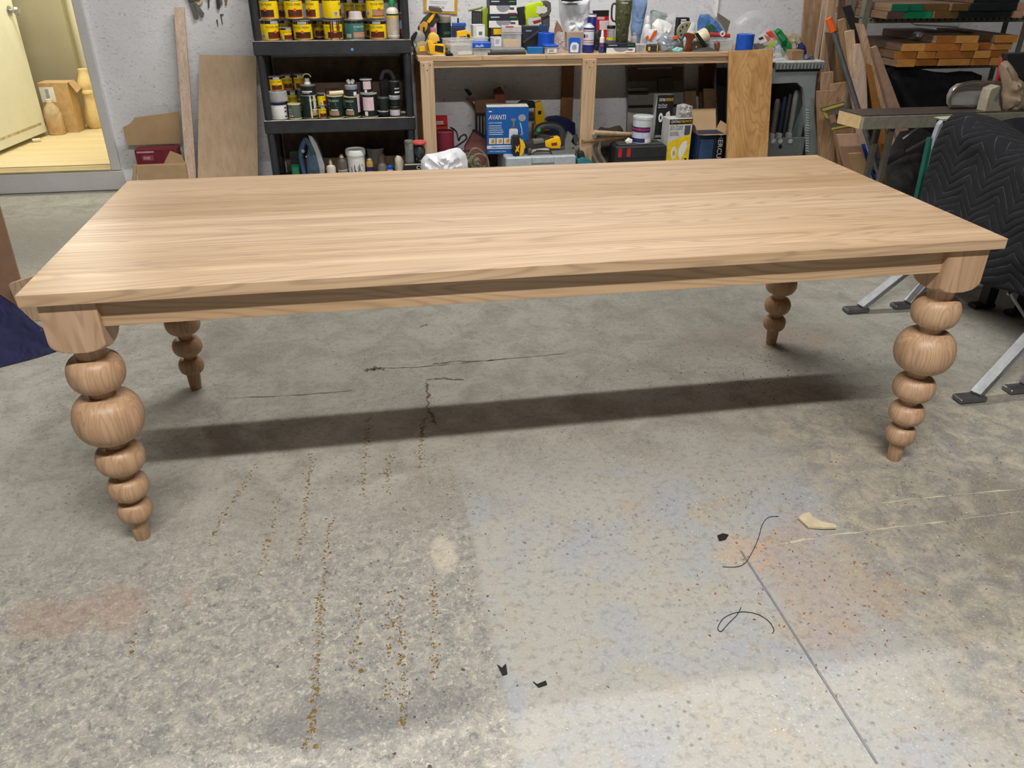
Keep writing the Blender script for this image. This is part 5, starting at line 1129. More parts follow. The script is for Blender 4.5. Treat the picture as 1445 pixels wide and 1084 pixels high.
# metal fence / jig on case end and teal jigsaw
r = thing('saw_fence', 'bare metal saw fence assembly on the end of the grey case', 'tool', at(805, 221, 3.36))
for pts, Y, d, m in (([(778, 213), (812, 211), (812, 219), (780, 221)], 3.33, .09, STEEL), ([(800, 190), (803, 186), (809, 192), (806, 200), (812, 206), (804, 212), (797, 210), (797, 200)], 3.36, .04, STEEL), ([(809, 192), (815, 190), (817, 198), (812, 204)], 3.38, .03, DSTEEL), ([(810, 207), (817, 205), (819, 210), (811, 212)], 3.36, .05, STEEL)):
    b = BM(); ppx(b, pts, Y, d, .0015); part(r, 'bracket', b, m)
drop(r, CT+.0005)
r = thing('jigsaw', 'teal jigsaw lying beside the grey case', 'power tool', at(824, 236, 3.33))
b = BM(); ppx(b, [(815, 226), (822, 222), (832, 225), (840, 233), (840, 252), (815, 252)], 3.31, .055, .005); part(r, 'body', b, M((48, 120, 130), .45), True)
b = BM(); ppx(b, [(816, 216), (824, 214), (826, 222), (818, 225)], 3.32, .05, .003); part(r, 'motor', b, M((40, 44, 44), .5)); b = BM(); ppx(b, [(818, 252), (838, 252), (838, 300), (818, 300)], 3.325, .05, .002); part(r, 'foot', b, DSTEEL); drop(r, .001)
for k, (a, c_, rr, lb) in enumerate((((837.5, 187), (894, 190), .0155, 'pale round wooden dowel with clean cut end'), ((822, 200), (890, 193), .0135, 'worn wooden handle with a darkened end'))):
    b = BM(); cyl(b, at(*a, 3.35-.03*k), at(*c_, 3.52), rr, rr*.95, 16); o = solo('wooden_handle', b, PINE if k == 0 else M((150, 118, 82), .6, var=.25), lb, 'handle', smooth=True)
r = thing('belt_hose', 'bundle of grey and tan hoses hanging under the handles', 'hose', at(850, 235, 3.45)); 
for k, (x0, m) in enumerate(((841, M((150, 140, 124), .7)), (846, M((96, 84, 72), .7)), (851, M((128, 118, 104), .7)))):
    b = BM(); tube(b, smooth_path([at(x0-4, 200, 3.47), at(x0-6, 214, 3.45), at(x0+2, 230, 3.43), at(x0+12, 250, 3.42), at(x0+14, 292, 3.42)], 5), .014, 8); part(r, 'hose', b, m, True)
drop(r, .001)
bag('canvas_pouch', 'grey-brown canvas pouch behind the handles under the bench', 'pouch', [(842, 184), (848, 178), (856, 182), (866, 178), (874, 176), (880, 184), (882, 240), (880, 290), (844, 290)], 3.72, .12, M((110, 102, 92), .85, var=.2), 61, .001, .35)
kc = gbox('tool_case', 'black hard tool case with red latches under the bench', 'tool case', 869, 941, 206, 3.32, .16, .001, M((40, 42, 44), .5), 0, .01); KT = kc[2]
for u in (.05, .22): patch(kc[0], 'red_latch', kc[1], u, u+.07, .78, .96, M((190, 40, 44), .5), 1)
patch(kc[0], 'seam', kc[1], 0, 1, .74, .76, BLACK, 1)
b = BM(); bx(b, (kc[3], 3.40, KT+.004), (kc[4]*.86, .12, .008), None, .003); part(kc[0], 'lid_panel', b, M((70, 68, 64), .6))
cx, w, h = span(893.5, 921.5, 163, 3.405, KT+.0085); z0 = KT+.0085; r = thing('wipes_tub', 'white tub with navy and red label standing on the black case', 'tub', (cx, 3.405, z0))
cylinder_body(r, 'body', cx, 3.405, z0, h, w/2, M((206, 212, 214), .4), [(w*.47, z0), (w*.48, z0+.003), (w*.48, z0+h*.9), (w*.5, z0+h*.9), (w*.5, z0+h*.98), (w*.46, z0+h)])
F = face_cyl(cx, 3.405, z0, h, w*.48); patch(r, 'label', F, -.1, .78, .04, .62, M((40, 46, 110), .45), 1, 10); patch(r, 'red_band', F, -.1, .78, .5, .56, M((190, 40, 60), .5), 2, 10); patch(r, 'pale_panel', F, -.1, .78, .2, .42, M((196, 200, 214), .5), 2, 10); lines(r, F, .1, .6, (.36, .3, .24), .02, NAVY, 3); patch(r, 'white_corner', F, .6, .78, .04, .2, WHITE, 3, 2); lines(r, F, .15, .5, (.53,), .02, WHITE, 3)
bag('rag', 'small white twisted rag on the black tool case', 'rag', [(883, 200), (888, 195), (894, 198), (893, 204), (886, 206)], 3.345, .03, WHITE, 62, KT+.009, .3).location.y += .02
# carton pair with yellow print
def pneu(label, x0, x1, yt, Y0, dep, z0, rz, side, blackv):
    g = gbox('strainer_carton', label, 'carton', x0, x1, yt, Y0, dep, z0, M((206, 206, 204), .6), rz, .001)
    return g
g = pneu('white and black carton with a yellow panel picturing strainers', 944, 977, 168, 3.34, .12, .001, .05, None, 0); r, F = g[0], g[1]
patch(r, 'black_header', F, 0, 1, .93, 1.0, BLACK, 1); lettering(r, 'CENTRAL', F, .05, .46, .95, .985, WHITE); lettering(r, 'PNEUMATIC', F, .47, .97, .95, .985, TOOLY)
lettering(r, '20 to 75 mesh', F, .05, .6, .885, .915, BLACK); lettering(r, 'paint strainers', F, .05, .6, .85, .88, BLACK); patch(r, 'photo', F, .68, .93, .78, .91, M((80, 80, 84), .5), 1); lines(r, F, .05, .5, (.82, .8, .78), .008, GREY)
poly(r, 'yellow_panel', F, [(0, .3), (.98, .3), (.98, .80), (.72, .76), (.3, .72), (0, .68)], M((240, 204, 20), .45), 2); poly(r, 'filter_picture', F, [(.52, .5), (.62, .42), (.86, .6), (.84, .70), (.66, .69), (.5, .60)], WHITE, 3); poly(r, 'filter_picture', F, ell(.3, .54, .13, .09), M((232, 228, 216), .5), 3); poly(r, 'filter_hole', F, ell(.3, .54, .05, .035), M((200, 170, 40), .5), 4); patch(r, 'mark', F, .8, .9, .42, .46, BLACK, 3)
zt2 = g[2]
bag('plastic_bag', 'grey-clear bag sticking out of the yellow-panelled carton', 'bag', [(953, 168), (955, 148), (966, 146), (978, 150), (976, 160), (979, 168)], 3.40, .06, M((170, 168, 166), .35, var=.15), 63, zt2+.001, .4)
g = pneu('tall black-topped carton picturing paper strainers', 927.5, 951, 134, 3.487, .07, .001, 0, None, 0); r, F = g[0], g[1]
patch(r, 'black_half', F, 0, 1, .575, 1, BLACK, 1); lettering(r, 'CENTRAL', F, .12, .5, .935, .965, WHITE); lettering(r, 'PNEUMATIC', F, .52, .98, .935, .965, TOOLY); lettering(r, '20 to 75 mesh', F, .1, .62, .885, .905, WHITE); lettering(r, 'paint strainers', F, .1, .62, .86, .88, WHITE)
poly(r, 'strainer_picture', F, ell(.3, .76, .13, .05), WHITE, 2); poly(r, 'strainer_hole', F, ell(.3, .76, .05, .022), BLACK, 3); poly(r, 'strainer_picture', F, [(.46, .68), (.56, .67), (.86, .78), (.8, .83), (.62, .81)], M((226, 224, 220), .5), 2); patch(r, 'mark', F, .82, .93, .64, .69, WHITE, 2)
lettering(r, 'CENTRAL ', F, .04, .5, .545, .57, WHITE, 3); patch(r, 'white_strip', F, 0, 1, .525, .575, BLACK, 1); lettering(r, 'PNEUMATIC', F, .5, .97, .535, .565, TOOLY, 3); patch(r, 'photo', F, .6, .9, .41, .5, GREY, 1); lettering(r, '20 to 75 mesh', F, .05, .5, .475, .5, BLACK)
# open carton with blue striped front
g = gbox('open_carton', 'open carton with blue striped front lettered HERCULES', 'carton', 985, 1023, 190, 3.32, .16, .001, M((26, 44, 76), .5), 0, .001); r, F = g[0], g[1]
for k in range(9): patch(r, 'pale_stripe', F, .12+.055*k, .135+.055*k, .25, .92, M((90, 140, 196), .5), 1)
patch(r, 'black_side', F, .68, 1, 0, 1, BLACK, 1)
Fv = lambda u, v, k=1: F(.76+.17*v, 1.0-.62*u, k); lettering(r, 'HERCULES', Fv, 0, 1, 0, 1, WHITE)
x0, x1, zt = g[3]-g[4]/2, g[3]+g[4]/2, g[2]
for nm, pts in (('flap', [(x0, 3.48, zt), (x1, 3.48, zt), (x1, 3.53, zt+.13), (x0, 3.53, zt+.13)]), ('flap', [(x0-.002, 3.32, zt), (x1+.01, 3.32, zt), (x1+.015, 3.25, zt+.012), (x0+.012, 3.25, zt+.012)]), ('flap', [(x0, 3.32, zt), (x0, 3.48, zt), (x0-.02, 3.47, zt+.06), (x0-.02, 3.34, zt+.055)]), ('flap', [(x1, 3.32, zt), (x1, 3.48, zt), (x1+.02, 3.47, zt+.06), (x1+.02, 3.34, zt+.055)])):
    b = BM(); prism(b, pts, (0, .003, .002)); part(r, nm, b, CARD)
# grey machine panel and dark boards against the wall behind
r = thing('dusty_machine', 'dusty grey machine panel leaning on the wall under the bench', 'panel', at(923, 170, 3.9))
b = BM(); ppx(b, [(884, 93), (966, 93), (964, 168), (962, 290), (888, 290)], 3.90, .03, .002); part(r, 'sheet', b, M((116, 114, 108), .7, var=.15)); 
for nm, pts, d, m in (('dark_slot', [(887, 130), (915, 130), (915, 133), (887, 133)], .012, BLACK), ('dark_slot', [(887, 149), (960, 147), (960, 150), (887, 152)], .012, BLACK), ('ledge', [(887, 124), (915, 124), (915, 128), (887, 128)], .02, M((150, 148, 138), .6)), ('hopper', [(929, 110), (951, 110), (951, 122), (948, 129), (929, 129)], .03, M((84, 80, 76), .6)), ('brown_panel', [(886, 96), (963, 95), (963, 114), (886, 115)], .008, M((86, 66, 50), .7)), ('pale_ledge', [(900, 96), (948, 94), (948, 97), (900, 98)], .02, M((140, 134, 122), .6))):
    b = BM(); ppx(b, pts, 3.90-d, d, .001); part(r, nm, b, m)
drop(r, .001)
b = BM(); ppx(b, [(886, 158), (892, 160), (930, 162), (932, 200), (932, 288), (884, 288), (885, 180)], 3.60, .03, .002); o = solo('ridged_panel', b, M((170, 168, 160), .6), 'pale ridged plastic panel behind the white tub', 'panel'); drop(o, .001)
for k, (pts, Y, m, lb) in enumerate((([(987, 94), (1008, 94), (1005, 126), (1000, 290), (982, 290)], 3.90, M((92, 62, 40), .8), 'dark brown board standing at the bench rear'), ([(993, 125), (1011, 125), (1010, 170), (1008, 288), (990, 288)], 3.84, M((128, 98, 72), .8), 'mid-brown carton side behind the open carton'), ([(966, 128), (982, 125), (982, 290), (962, 290)], 3.88, M((120, 96, 74), .85), 'torn kraft paper sheet beside the machine panel'), ([(1012, 96), (1026, 96), (1024, 150), (1020, 290), (1010, 290)], 3.80, M((36, 36, 38), .6), 'black sheet in the corner behind the leaning panel'))):
    b = BM(); ppx(b, pts, Y, .02, .001); o = solo('board', b, m, lb, 'board'); drop(o, .001)
# ================================================================== left: leaning boards, cartons, storeroom things
b = BM(); lean(b, (245, 10), (259.5, 10.5), (263, 252), (277, 251), 3.93, 3.72, .02); solo('wood_stick', b, ASHZ, 'pale rough-sawn wooden stick leaning against the white wall', 'stick')
b = BM(); lean(b, (281, 77), (361.5, 79.5), (279, 250), (364, 248), 3.90, 3.66, .012); o = solo('plywood_offcut', b, PLYZ, 'oak veneer plywood panel leaning between stick and black shelving', 'panel')
b = BM(); ppx(b, [(173, 180), (184, 174), (190, 166), (252, 157.5), (256, 200), (256, 211), (180, 210)], 3.90, .006); o = solo('cardboard_sheet', b, CARD, 'bent kraft cardboard sheet with a torn corner by the door frame', 'cardboard')
g = gbox('cardboard_box', 'low kraft carton with side flaps against the wall near the doorway', 'carton', 192, 262, 233, 3.70, .18, .001, CARD, 0, .001)
b = BM(); prism(b, [at(188.5, 233, 3.69), at(192, 233, 3.7), at(192, 268, 3.7), at(184, 268, 3.69)], (-.002, .02, 0)); part(g[0], 'flap', b, CARD); drop(g[0], .001)
b = BM(); prism(b, [at(231, 231, 3.74), at(262, 232, 3.74), at(256, 219, 3.74), at(240, 213, 3.74)], (0, .003, 0)); part(g[0], 'flap', b, CARD)
g2_ = gbox('maroon_carton', 'maroon printed carton sitting in the kraft carton', 'carton', 190, 250, 211, 3.74, .12, g[2]+.0005, M((112, 28, 46), .6), .03)
lines(g2_[0], g2_[1], .05, .45, (.78,), .12, M((196, 150, 160), .5), jit=0); patch(g2_[0], 'label', g2_[1], .15, .42, .25, .6, M((150, 70, 84), .5), 1); lines(g2_[0], g2_[1], .18, .38, (.35, .45), .05, M((206, 170, 176), .5), 2)
drop(o, g2_[2]+.0008)
# storeroom things
g = gbox('cardboard_box', 'brown shipping carton with a white label inside the doorway', 'carton', 54, 97, 117, 5.26, .16, SF+.001, M((196, 164, 118), .75), -.06, .001); patch(g[0], 'label', g[1], .02, .5, .62, .92, WHITE, 1); 
for k in range(6): patch(g[0], 'barcode_bar', g[1], .2+.02*k, .21+.02*k, .64, .88, M((90, 90, 100), .5), 2)
x1 = g[3]+g[4]/2; b = BM(); prism(b, [(x1, 5.27, g[2]), (x1, 5.41, g[2]), (x1+.05, 5.40, g[2]-.06), (x1+.05, 5.26, g[2]-.08)], (0, 0, .004)); part(g[0], 'flap', b, CARD)
def ybase(px, py, z): return onz(px, py, z).y
vy = min(5.45, ybase(132, 175.5, SF)+.05); cx, w, h = span(104, 132.5, 97, vy, SF+.001); z0 = SF+.001; R = w/2
b = BM(); lathe(b, [(R*.75, z0), (R*.86, z0+h*.03), (R*1.0, z0+h*.12), (R*.98, z0+h*.25), (R*.78, z0+h*.42), (R*.7, z0+h*.52), (R*.74, z0+h*.58), (R*.86, z0+h*.60), (R*.86, z0+h*.63), (R*.74, z0+h*.66), (R*.84, z0+h*.72), (R*.8, z0+h*.8), (R*.58, z0+h*.88), (R*.48, z0+h*.94), (R*.5, z0+h)], (cx, vy, 0), 36)
solo('turned_post', b, M((228, 206, 150), .5, var=.06), 'cream turned wooden leg standing on the storeroom floor', 'table leg', smooth=True)
jy = ybase(75, 190, SF)+.02
cx, w, h = span(58, 84, 141, jy, SF+.001); r = thing('jug', 'clear jug half full of amber liquid by the open door', 'jug', (cx, jy, SF)); R = w/2
b = BM(); lathe(b, [(R*.9, z0), (R, z0+.01), (R, z0+h*.55), (R*.8, z0+h*.75), (R*.35, z0+h*.92), (R*.35, z0+h)], (cx, jy, 0), 24); part(r, 'body', b, clear('jug_plastic', (232, 214, 176), .5), True)
b = BM(); lathe(b, [(R*.88, z0+.002), (R*.95, z0+.012), (R*.95, z0+h*.45)], (cx, jy, 0), 24); part(r, 'liquid', b, M((206, 140, 50), .2), True)
b = BM(); lathe(b, [(R*.38, z0+h*.94), (R*.38, z0+h*1.02)], (cx, jy, 0), 16); part(r, 'cap', b, CREAM, True)
b = BM(); p = onz(52, 200, SF); bx(b, (p.x, p.y, SF+.012), (.06, .04, .02), Matrix.Rotation(.5, 3, 'Z'), .004); solo('wood_offcut', b, CREAM, 'small pale offcut on the storeroom floor under the door edge', 'offcut')
b = BM(); lathe(b, [(.14, 2.30), (.15, 2.32), (.15, 2.46), (.05, 2.499)], (-2.75, 4.75, 0), 24); solo('ceiling_lamp', b, WHITE, 'round white ceiling lamp in the storeroom', 'lamp', smooth=True)
# ---- front left: plywood board, navy moving blanket, offcut
def noisy_sheet(bm, nu, nv, fn):
    vs = [[bm.verts.new(fn(i/nu, j/nv)) for j in range(nv+1)] for i in range(nu+1)]
    for i in range(nu):
        for j in range(nv): bm.faces.new((vs[i][j], vs[i+1][j], vs[i+1][j+1], vs[i][j+1]))
    return bm
b = BM(); ex = at(29, 398, 1.75)
lean(b, (-60, 235), (-9, 262), (-20, 398), (29.5, 398), 1.95, 1.80, .018); solo('brown_board', b, M((150, 116, 90), .7, var=.08), 'plain brown fibreboard sheet standing beside the navy blanket', 'board')
def bl_fn(u, v):
    # u along the rim from out of frame to the right end, v from the heap's top down to the floor
    x = -2.9+u*1.13; w1 = 1-u
    top = min(.34, .95*w1)+.012*math.sin(u*31)
    yr = 1.42+.16*min(1, w1*4); yf = max(.95, 1.375-.85*w1)+.025*math.sin(u*17)*w1*3
    fold = .022*math.sin(u*30+3*v)+.014*math.sin(u*57-4*v+1)
    z = max(.003, top*(1-v)**1.5+(fold+.03*noise.noise(Vector((u*6, v*4, 2))))*math.sin(PI*min(1, v*1.02))*min(1, w1*8)+.004)
    return Vector((x+.03*math.sin(v*6+u*9)*v, yr+(yf-yr)*v, z))
def bl_back(u, v):
    p = bl_fn(u, 0); return Vector((p.x, p.y+.10*v, p.z*(1-v*.98)+.002))
b = BM(); noisy_sheet(b, 60, 24, bl_fn); noisy_sheet(b, 60, 6, bl_back); bmesh.ops.remove_doubles(b, verts=b.verts[:], dist=.0005); bmesh.ops.recalc_face_normals(b, faces=b.faces[:])
t = NT('navy_blanket'); P_ = t.n('TexCoord').outputs['Object']; wv = t.n('TexWave', wave_type='BANDS', bands_direction='X'); t.put(wv, 'Vector', P_); wv.inputs['Scale'].default_value = 9; wv.inputs['Distortion'].default_value = 14; wv.inputs['Detail'].default_value = 2
t.bump(wv.outputs[1], .4, .01); NAVYB = t.fin(t.mix(t.noise(P_, 30, 4, .6), (*lin((20, 21, 56)), 1), (*lin((34, 36, 78)), 1)), .9)
solo('moving_blanket', b, NAVYB, 'navy blue moving blanket heaped on the floor beside the table', 'blanket', smooth=True)
b = BM(); q = [onz(14, 401, .24), onz(44, 390, .24), onz(80, 384, .24), onz(80, 396, .24), onz(20, 409, .24)]
cx_ = q[0]; ax = onz(16, 404, .2)
b = BM(); lean(b, (12, 402), (47, 390), (24, 430), (58, 420), 1.74, 1.70, .03); solo('wood_offcut', b, PINEZ, 'pale thick offcut block standing behind the table corner', 'offcut')
# ================================================================== right: panel, grey stand, leaning lumber
b = BM(); lean(b, (1029.5, 72.5), (1091.5, 69.5), (1026, 222), (1083, 219), 3.348, 3.12, .018); solo('veneer_board', b, WALZ, 'honey-brown wood panel leaning on the workbench front', 'panel')
SX0, SX1, SY_0, SY_1 = 2.235, at(1163, 92, 3.36).x, 3.36, 3.86
ST = at(1130, 86.5, 3.36).z; GP = M((138, 146, 146), .5, var=.1); GPD = M((96, 104, 104), .55)
r = thing('utility_stand', 'grey plastic utility stand full of rods beside the workbench', 'stand', ((SX0+SX1)/2, 3.6, 0))
b = BM(); b2(b, SX0, SX1, SY_0, SY_1, ST-.012, ST, .003); part(r, 'top_plate', b, M((206, 206, 200), .5, var=.2))
b = BM(); b2(b, SX0, SX1, SY_0-.004, SY_0+.03, ST-.05, ST-.0125, .004); part(r, 'front_rim', b, GPD)
for k in range(14):
    x = SX0+.012+(SX1-SX0-.024)*k/13; b = BM(); b2(b, x-.004, x+.004, SY_0-.009, SY_0-.0035, ST-.046, ST-.016, .001); part(r, 'rim_rib', b, GP)
b = BM(); b2(b, SX0+.01, SX1-.02, SY_0+.006, SY_0+.03, ST-.065, ST-.0505, .001); part(r, 'painted_shadow', b, BLACK)  # black strip stands in for the shade under the front rim
xr0, xr1 = at(1139, 160, 3.37).x, at(1160, 160, 3.37).x
b = BM(); prism(b, [at(1084, 97, 3.37), at(1158, 95.5, 3.37), at(1152, 106, 3.37), at(1150, 130, 3.37), at(1149, 160, 3.37), at(1150, 300, 3.37), at(1134, 300, 3.37), at(1135, 135, 3.37), at(1133, 124, 3.37), at(1125, 116.5, 3.37), at(1084, 118.5, 3.37)], (0, .03, 0), 0)
for v in b.verts: v.co.z = max(v.co.z, .002)
part(r, 'front_frame', b, GP)
b = BM(); b2(b, SX0+.01, SX1-.05, SY_1-.03, SY_1-.004, .002, ST-.0125, .002); part(r, 'back_panel', b, M((46, 50, 50), .6))
b = BM(); b2(b, SX1-.075, SX1-.05, SY_0+.04, SY_1-.031, .002, ST-.0125, .002); part(r, 'side_panel', b, GPD)
z_ = at(1100, 195, 3.39).z
b = BM(); b2(b, SX0+.01, at(1136, 200, 3.39).x, 3.39, 3.41, .002, z_, .003); part(r, 'lower_panel', b, M((104, 110, 110), .5))
for k, px in enumerate((1089, 1099, 1113)): 
    p = at(px+1, 190, 3.40); b = BM(); b2(b, p.x-.014, p.x+.014, 3.388, 3.43, z_-.002, z_+.03, .002); part(r, 'clip', b, GP)
    b = BM(); lathe(b, [(.007, 0), (.016, .001), (.016, .004), (.007, .004)], at(px+2, 199, 3.389), 18, Matrix.Rotation(PI/2, 3, 'X')); part(r, 'bolt_ring', b, LGREY)
b = BM(); lathe(b, [(.014, 0), (.014, .002)], at(1101, 207, 3.389), 18, Matrix.Rotation(PI/2, 3, 'X')); part(r, 'hole', b, BLACK)
b = BM()
for k in range(17): ppx(b, [(1137.5, 154+3.6*k), (1142, 155.2+3.6*k), (1142, 156.6+3.6*k), (1137.5, 156+3.6*k)], 3.364, .008)
part(r, 'ridges', b, M((190, 196, 196), .5))
for k, (px, yt, rr, m, lb) in enumerate(((1124.5, 127, .017, M((150, 152, 152), .45), 'ribbed grey rod in the utility stand'), (1108, 136, .016, M((34, 40, 66), .5), 'navy rod in the utility stand'), (1098, 140, .018, M((96, 92, 84), .6), 'tan-grey tube in the utility stand'), (1115.5, 132, .013, M((60, 62, 72), .5), 'slate rod in the utility stand'), (1132, 131, .011, M((86, 88, 88), .5), 'thin dark grey rod at the stand corner'))):
    Y = 3.50+.03*(k % 2); p = at(px, yt, Y); b = BM(); prof = [(rr, .003), (rr, p.z-.02), (rr*.7, p.z)]
    if k == 0: prof = [(rr, .003)]+[(rr*(1.0 if i % 2 else .86), .12+.011*i) for i in range(24)]+[(rr, p.z-.02), (rr*.6, p.z)]
    lathe(b, prof, (p.x, Y, 0), 16); solo('rod', b, m, lb, 'rod', smooth=True)
bag('rag', 'green cloth bundled on the utility stand', 'rag', [(1092, 44), (1097, 39.5), (1103, 42), (1110, 53), (1116, 62), (1117, 76), (1116, 84), (1106, 84), (1102, 68), (1096, 56)], 3.60, .08, M((34, 128, 72), .85, var=.2, sc=20), 71, ST, .4)
bag('rag', 'beige knotted rag behind the green cloth', 'rag', [(1108, 48), (1116, 46), (1127, 48), (1131, 56), (1130, 84), (1112, 84), (1110, 60)], 3.74, .08, M((176, 164, 140), .85, var=.2, sc=20), 72, ST, .4)
bag('rag', 'small navy cloth scrap beside the wood block', 'rag', [(1126, 62), (1131, 59), (1137, 66), (1139, 84), (1126, 84)], 3.62, .05, M((34, 40, 92), .8), 73, ST, .3)
g = gbox('wood_block', 'little brown wood block sitting on the utility stand', 'block', 1116, 1134, 71, 3.42, .07, ST+.0005, M((156, 124, 92), .7), .1, .003)
bag('plastic_bag', 'clear crinkled film draped at the stand front', 'bag', [(1094, 66), (1100, 62), (1112, 80), (1113, 84.5), (1094, 86)], 3.42, .05, CLEARB, 74, ST, .4)
bag('plastic_film', 'dark clear wrap trailing over the stand corner', 'wrap', [(1128, 82), (1138, 76), (1148, 78), (1150, 84), (1140, 87), (1130, 87)], 3.44, .05, M((96, 98, 104), .35), 75, ST, .4)
# leaning lumber: (TL, TR, BL, BR, Ytop, Yfloor, thickness, material, label)
LUM = [
 ((1138, -20), (1163, -20), (1131, 70), (1150, 88), 3.94, 3.86, .02, LUMZ, 'wide pale board leaning against the wall beyond the utility stand'),
 ((1165, -20), (1171, -20), (1150, 85), (1154, 86), 3.90, 3.80, .02, ASHZ, 'narrow whitish strip with a bright edge leaning on the wall'),
 ((1172, -20), (1184, -20), (1158, 87), (1170, 95), 3.48, 3.46, .02, LUMZ, 'tan board leaning between the bright strip and darker timber'),
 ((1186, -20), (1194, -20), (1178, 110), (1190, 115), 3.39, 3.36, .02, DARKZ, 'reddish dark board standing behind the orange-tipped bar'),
 ((1197, -20), (1210, -20), (1206, 60), (1219, 60), 3.96, 3.9, .02, DARKZ, 'dark board between light timbers and the rack'),
 ((1166, 46), (1178, 46), (1176, 118), (1188, 118), 3.36, 3.30, .02, DARKZ, 'dark brown plank below the orange grip'),
 ((1179, 47), (1185, 46), (1183, 115), (1197, 115), 3.34, 3.27, .02, M((140, 112, 70), .7), 'olive-brown plank end behind the steel bar'),
 ((1184, 29), (1193, 26), (1201, 130), (1209, 128), 3.19, 3.13, .03, LUMZ, 'tan stud with a broken top behind the black strip'),
 ((1190, 10), (1201, 7), (1212, 64), (1219, 62), 3.16, 3.06, .02, M((34, 32, 34), .7), 'black-painted strip leaning above the pale posts'),
 ((1194.5, 45), (1205.5, 42), (1204, 130), (1212, 128), 3.14, 3.08, .03, PINEZ, 'yellowish stud in front of the tan stud'),
 ((1207, 63), (1221.5, 62), (1211, 152), (1224, 152), 3.09, 3.03, .04, ASHZ, 'square pale post with a flat cut top'),
 ((1210, 33), (1219, 34), (1237, 130), (1245, 128), 3.06, 2.93, .03, LUMZ, 'grey weathered rail leaning toward the black bags'),
 ((1231, 68), (1237.5, 65), (1248, 130), (1259, 122), 3.0, 2.9, .03, M((164, 132, 114), .7, var=.12), 'pinkish notched rail beside the black bags'),
 ((1225, 90), (1230, 92), (1245, 216), (1254, 212), 3.02, 2.88, .03, M((150, 100, 48), .6), 'orange-brown rail low beside the weathered rail'),
 ((1160, 103), (1176, 101), (1158, 170), (1174, 170), 3.30, 3.24, .02, LUMZ, 'stubby tan board behind the cut blocks'),
 ((1173, 119), (1199, 115), (1170, 170), (1200, 170), 3.26, 3.18, .02, LUMZ, 'cut tan board with stepped top near the steel bar'),
 ((1154.5, 129), (1181, 128), (1157, 214), (1178, 214), 3.22, 3.14, .03, LUMZ, 'short wide board in front of the utility stand corner'),
 ((1176, 174), (1205, 178), (1186, 230), (1214, 238), 2.995, 2.96, .03, LUMZ, 'offcut board tucked under the sandpaper pack'),
 ((1181, 190), (1211.5, 189), (1193, 236), (1222, 240), 2.965, 2.92, .025, M((196, 160, 132), .7, var=.08), 'smooth pinkish offcut leaning on the lumber pile'),
 ((1198, 217), (1217, 216), (1205, 240), (1231, 252), 2.935, 2.88, .02, M((206, 172, 128), .7, var=.08), 'smallest tan offcut at the front of the lumber pile'),
]
for (a, c_, d_, e_, yt, yf, th, m, lb) in LUM:
    b = BM(); lean(b, a, c_, d_, e_, yt, yf, th); solo('lumber_board', b, m, lb, 'board', 'boards leaning by the rack')
b = BM(); lean(b, (1216.5, 204), (1221, 203), (1230, 250), (1236, 256), 3.0, 2.93, .01); solo('blue_strip', b, BLUE, 'bright blue strip standing among the offcuts', 'strip')
# steel bar with orange grip
r = thing('pry_bar', 'long steel digging bar with orange grip leaning on lumber', 'bar', onz(1252, 252, 0)); 
pt = at(1169, 26, 3.02); pm = at(1176, 44, 3.01); pb = at(1237, 236, 2.80); dd = (pb-pt).normalized(); tt = (pb.z-.06)/-dd.z; pe = pb+dd*tt
b = BM(); cyl(b, pt, pm, .019, .021, 14); part(r, 'grip', b, M((244, 100, 30), .45), True)
b = BM(); cyl(b, pm, pe, .0155, .0155, 14); part(r, 'shaft', b, M((110, 114, 122), .35, .6), True)
b = BM(); prism(b, [pe+Vector((-.03, 0, .03)), pe+Vector((.03, 0, .03)), pe+Vector((.09, -.02, -pe.z+.003)), pe+Vector((-.04, -.02, -pe.z+.003))], (0, .02, 0)); part(r, 'blade', b, M((90, 92, 98), .4, .6))
# yellow and grey sandpaper pack
r = thing('sandpaper_pack', 'grey and yellow sandpaper pack propped on the work table end', 'package', at(1178, 178, 2.96))
b = BM(); ppx(b, [(1158, 152), (1191, 143), (1193, 156), (1190, 166), (1205, 178), (1175, 182), (1168, 172)], 2.98, .012); part(r, 'wrapper', b, M((112, 106, 92), .5))
b = BM(); ppx(b, [(1160, 154), (1191, 145.5), (1191, 148), (1162, 157)], 2.977, .004); part(r, 'yellow_edge', b, M((206, 184, 70), .5)); b = BM(); ppx(b, [(1174, 181), (1204, 175.5), (1204, 177.5), (1174, 183)], 2.977, .004); part(r, 'yellow_edge', b, M((206, 184, 70), .5))
b = BM(); ppx(b, [(1161, 158), (1167, 160), (1170, 168), (1165, 166)], 2.976, .004); part(r, 'yellow_print', b, M((200, 176, 60), .5)); b = BM(); ppx(b, [(1170, 164), (1178, 162), (1180, 172), (1173, 174)], 2.976, .004); part(r, 'window', b, M((176, 130, 100), .5)); b = BM(); ppx(b, [(1180, 162), (1187, 161), (1187, 172), (1182, 174)], 2.976, .004); part(r, 'dark_panel', b, M((50, 46, 42), .5))
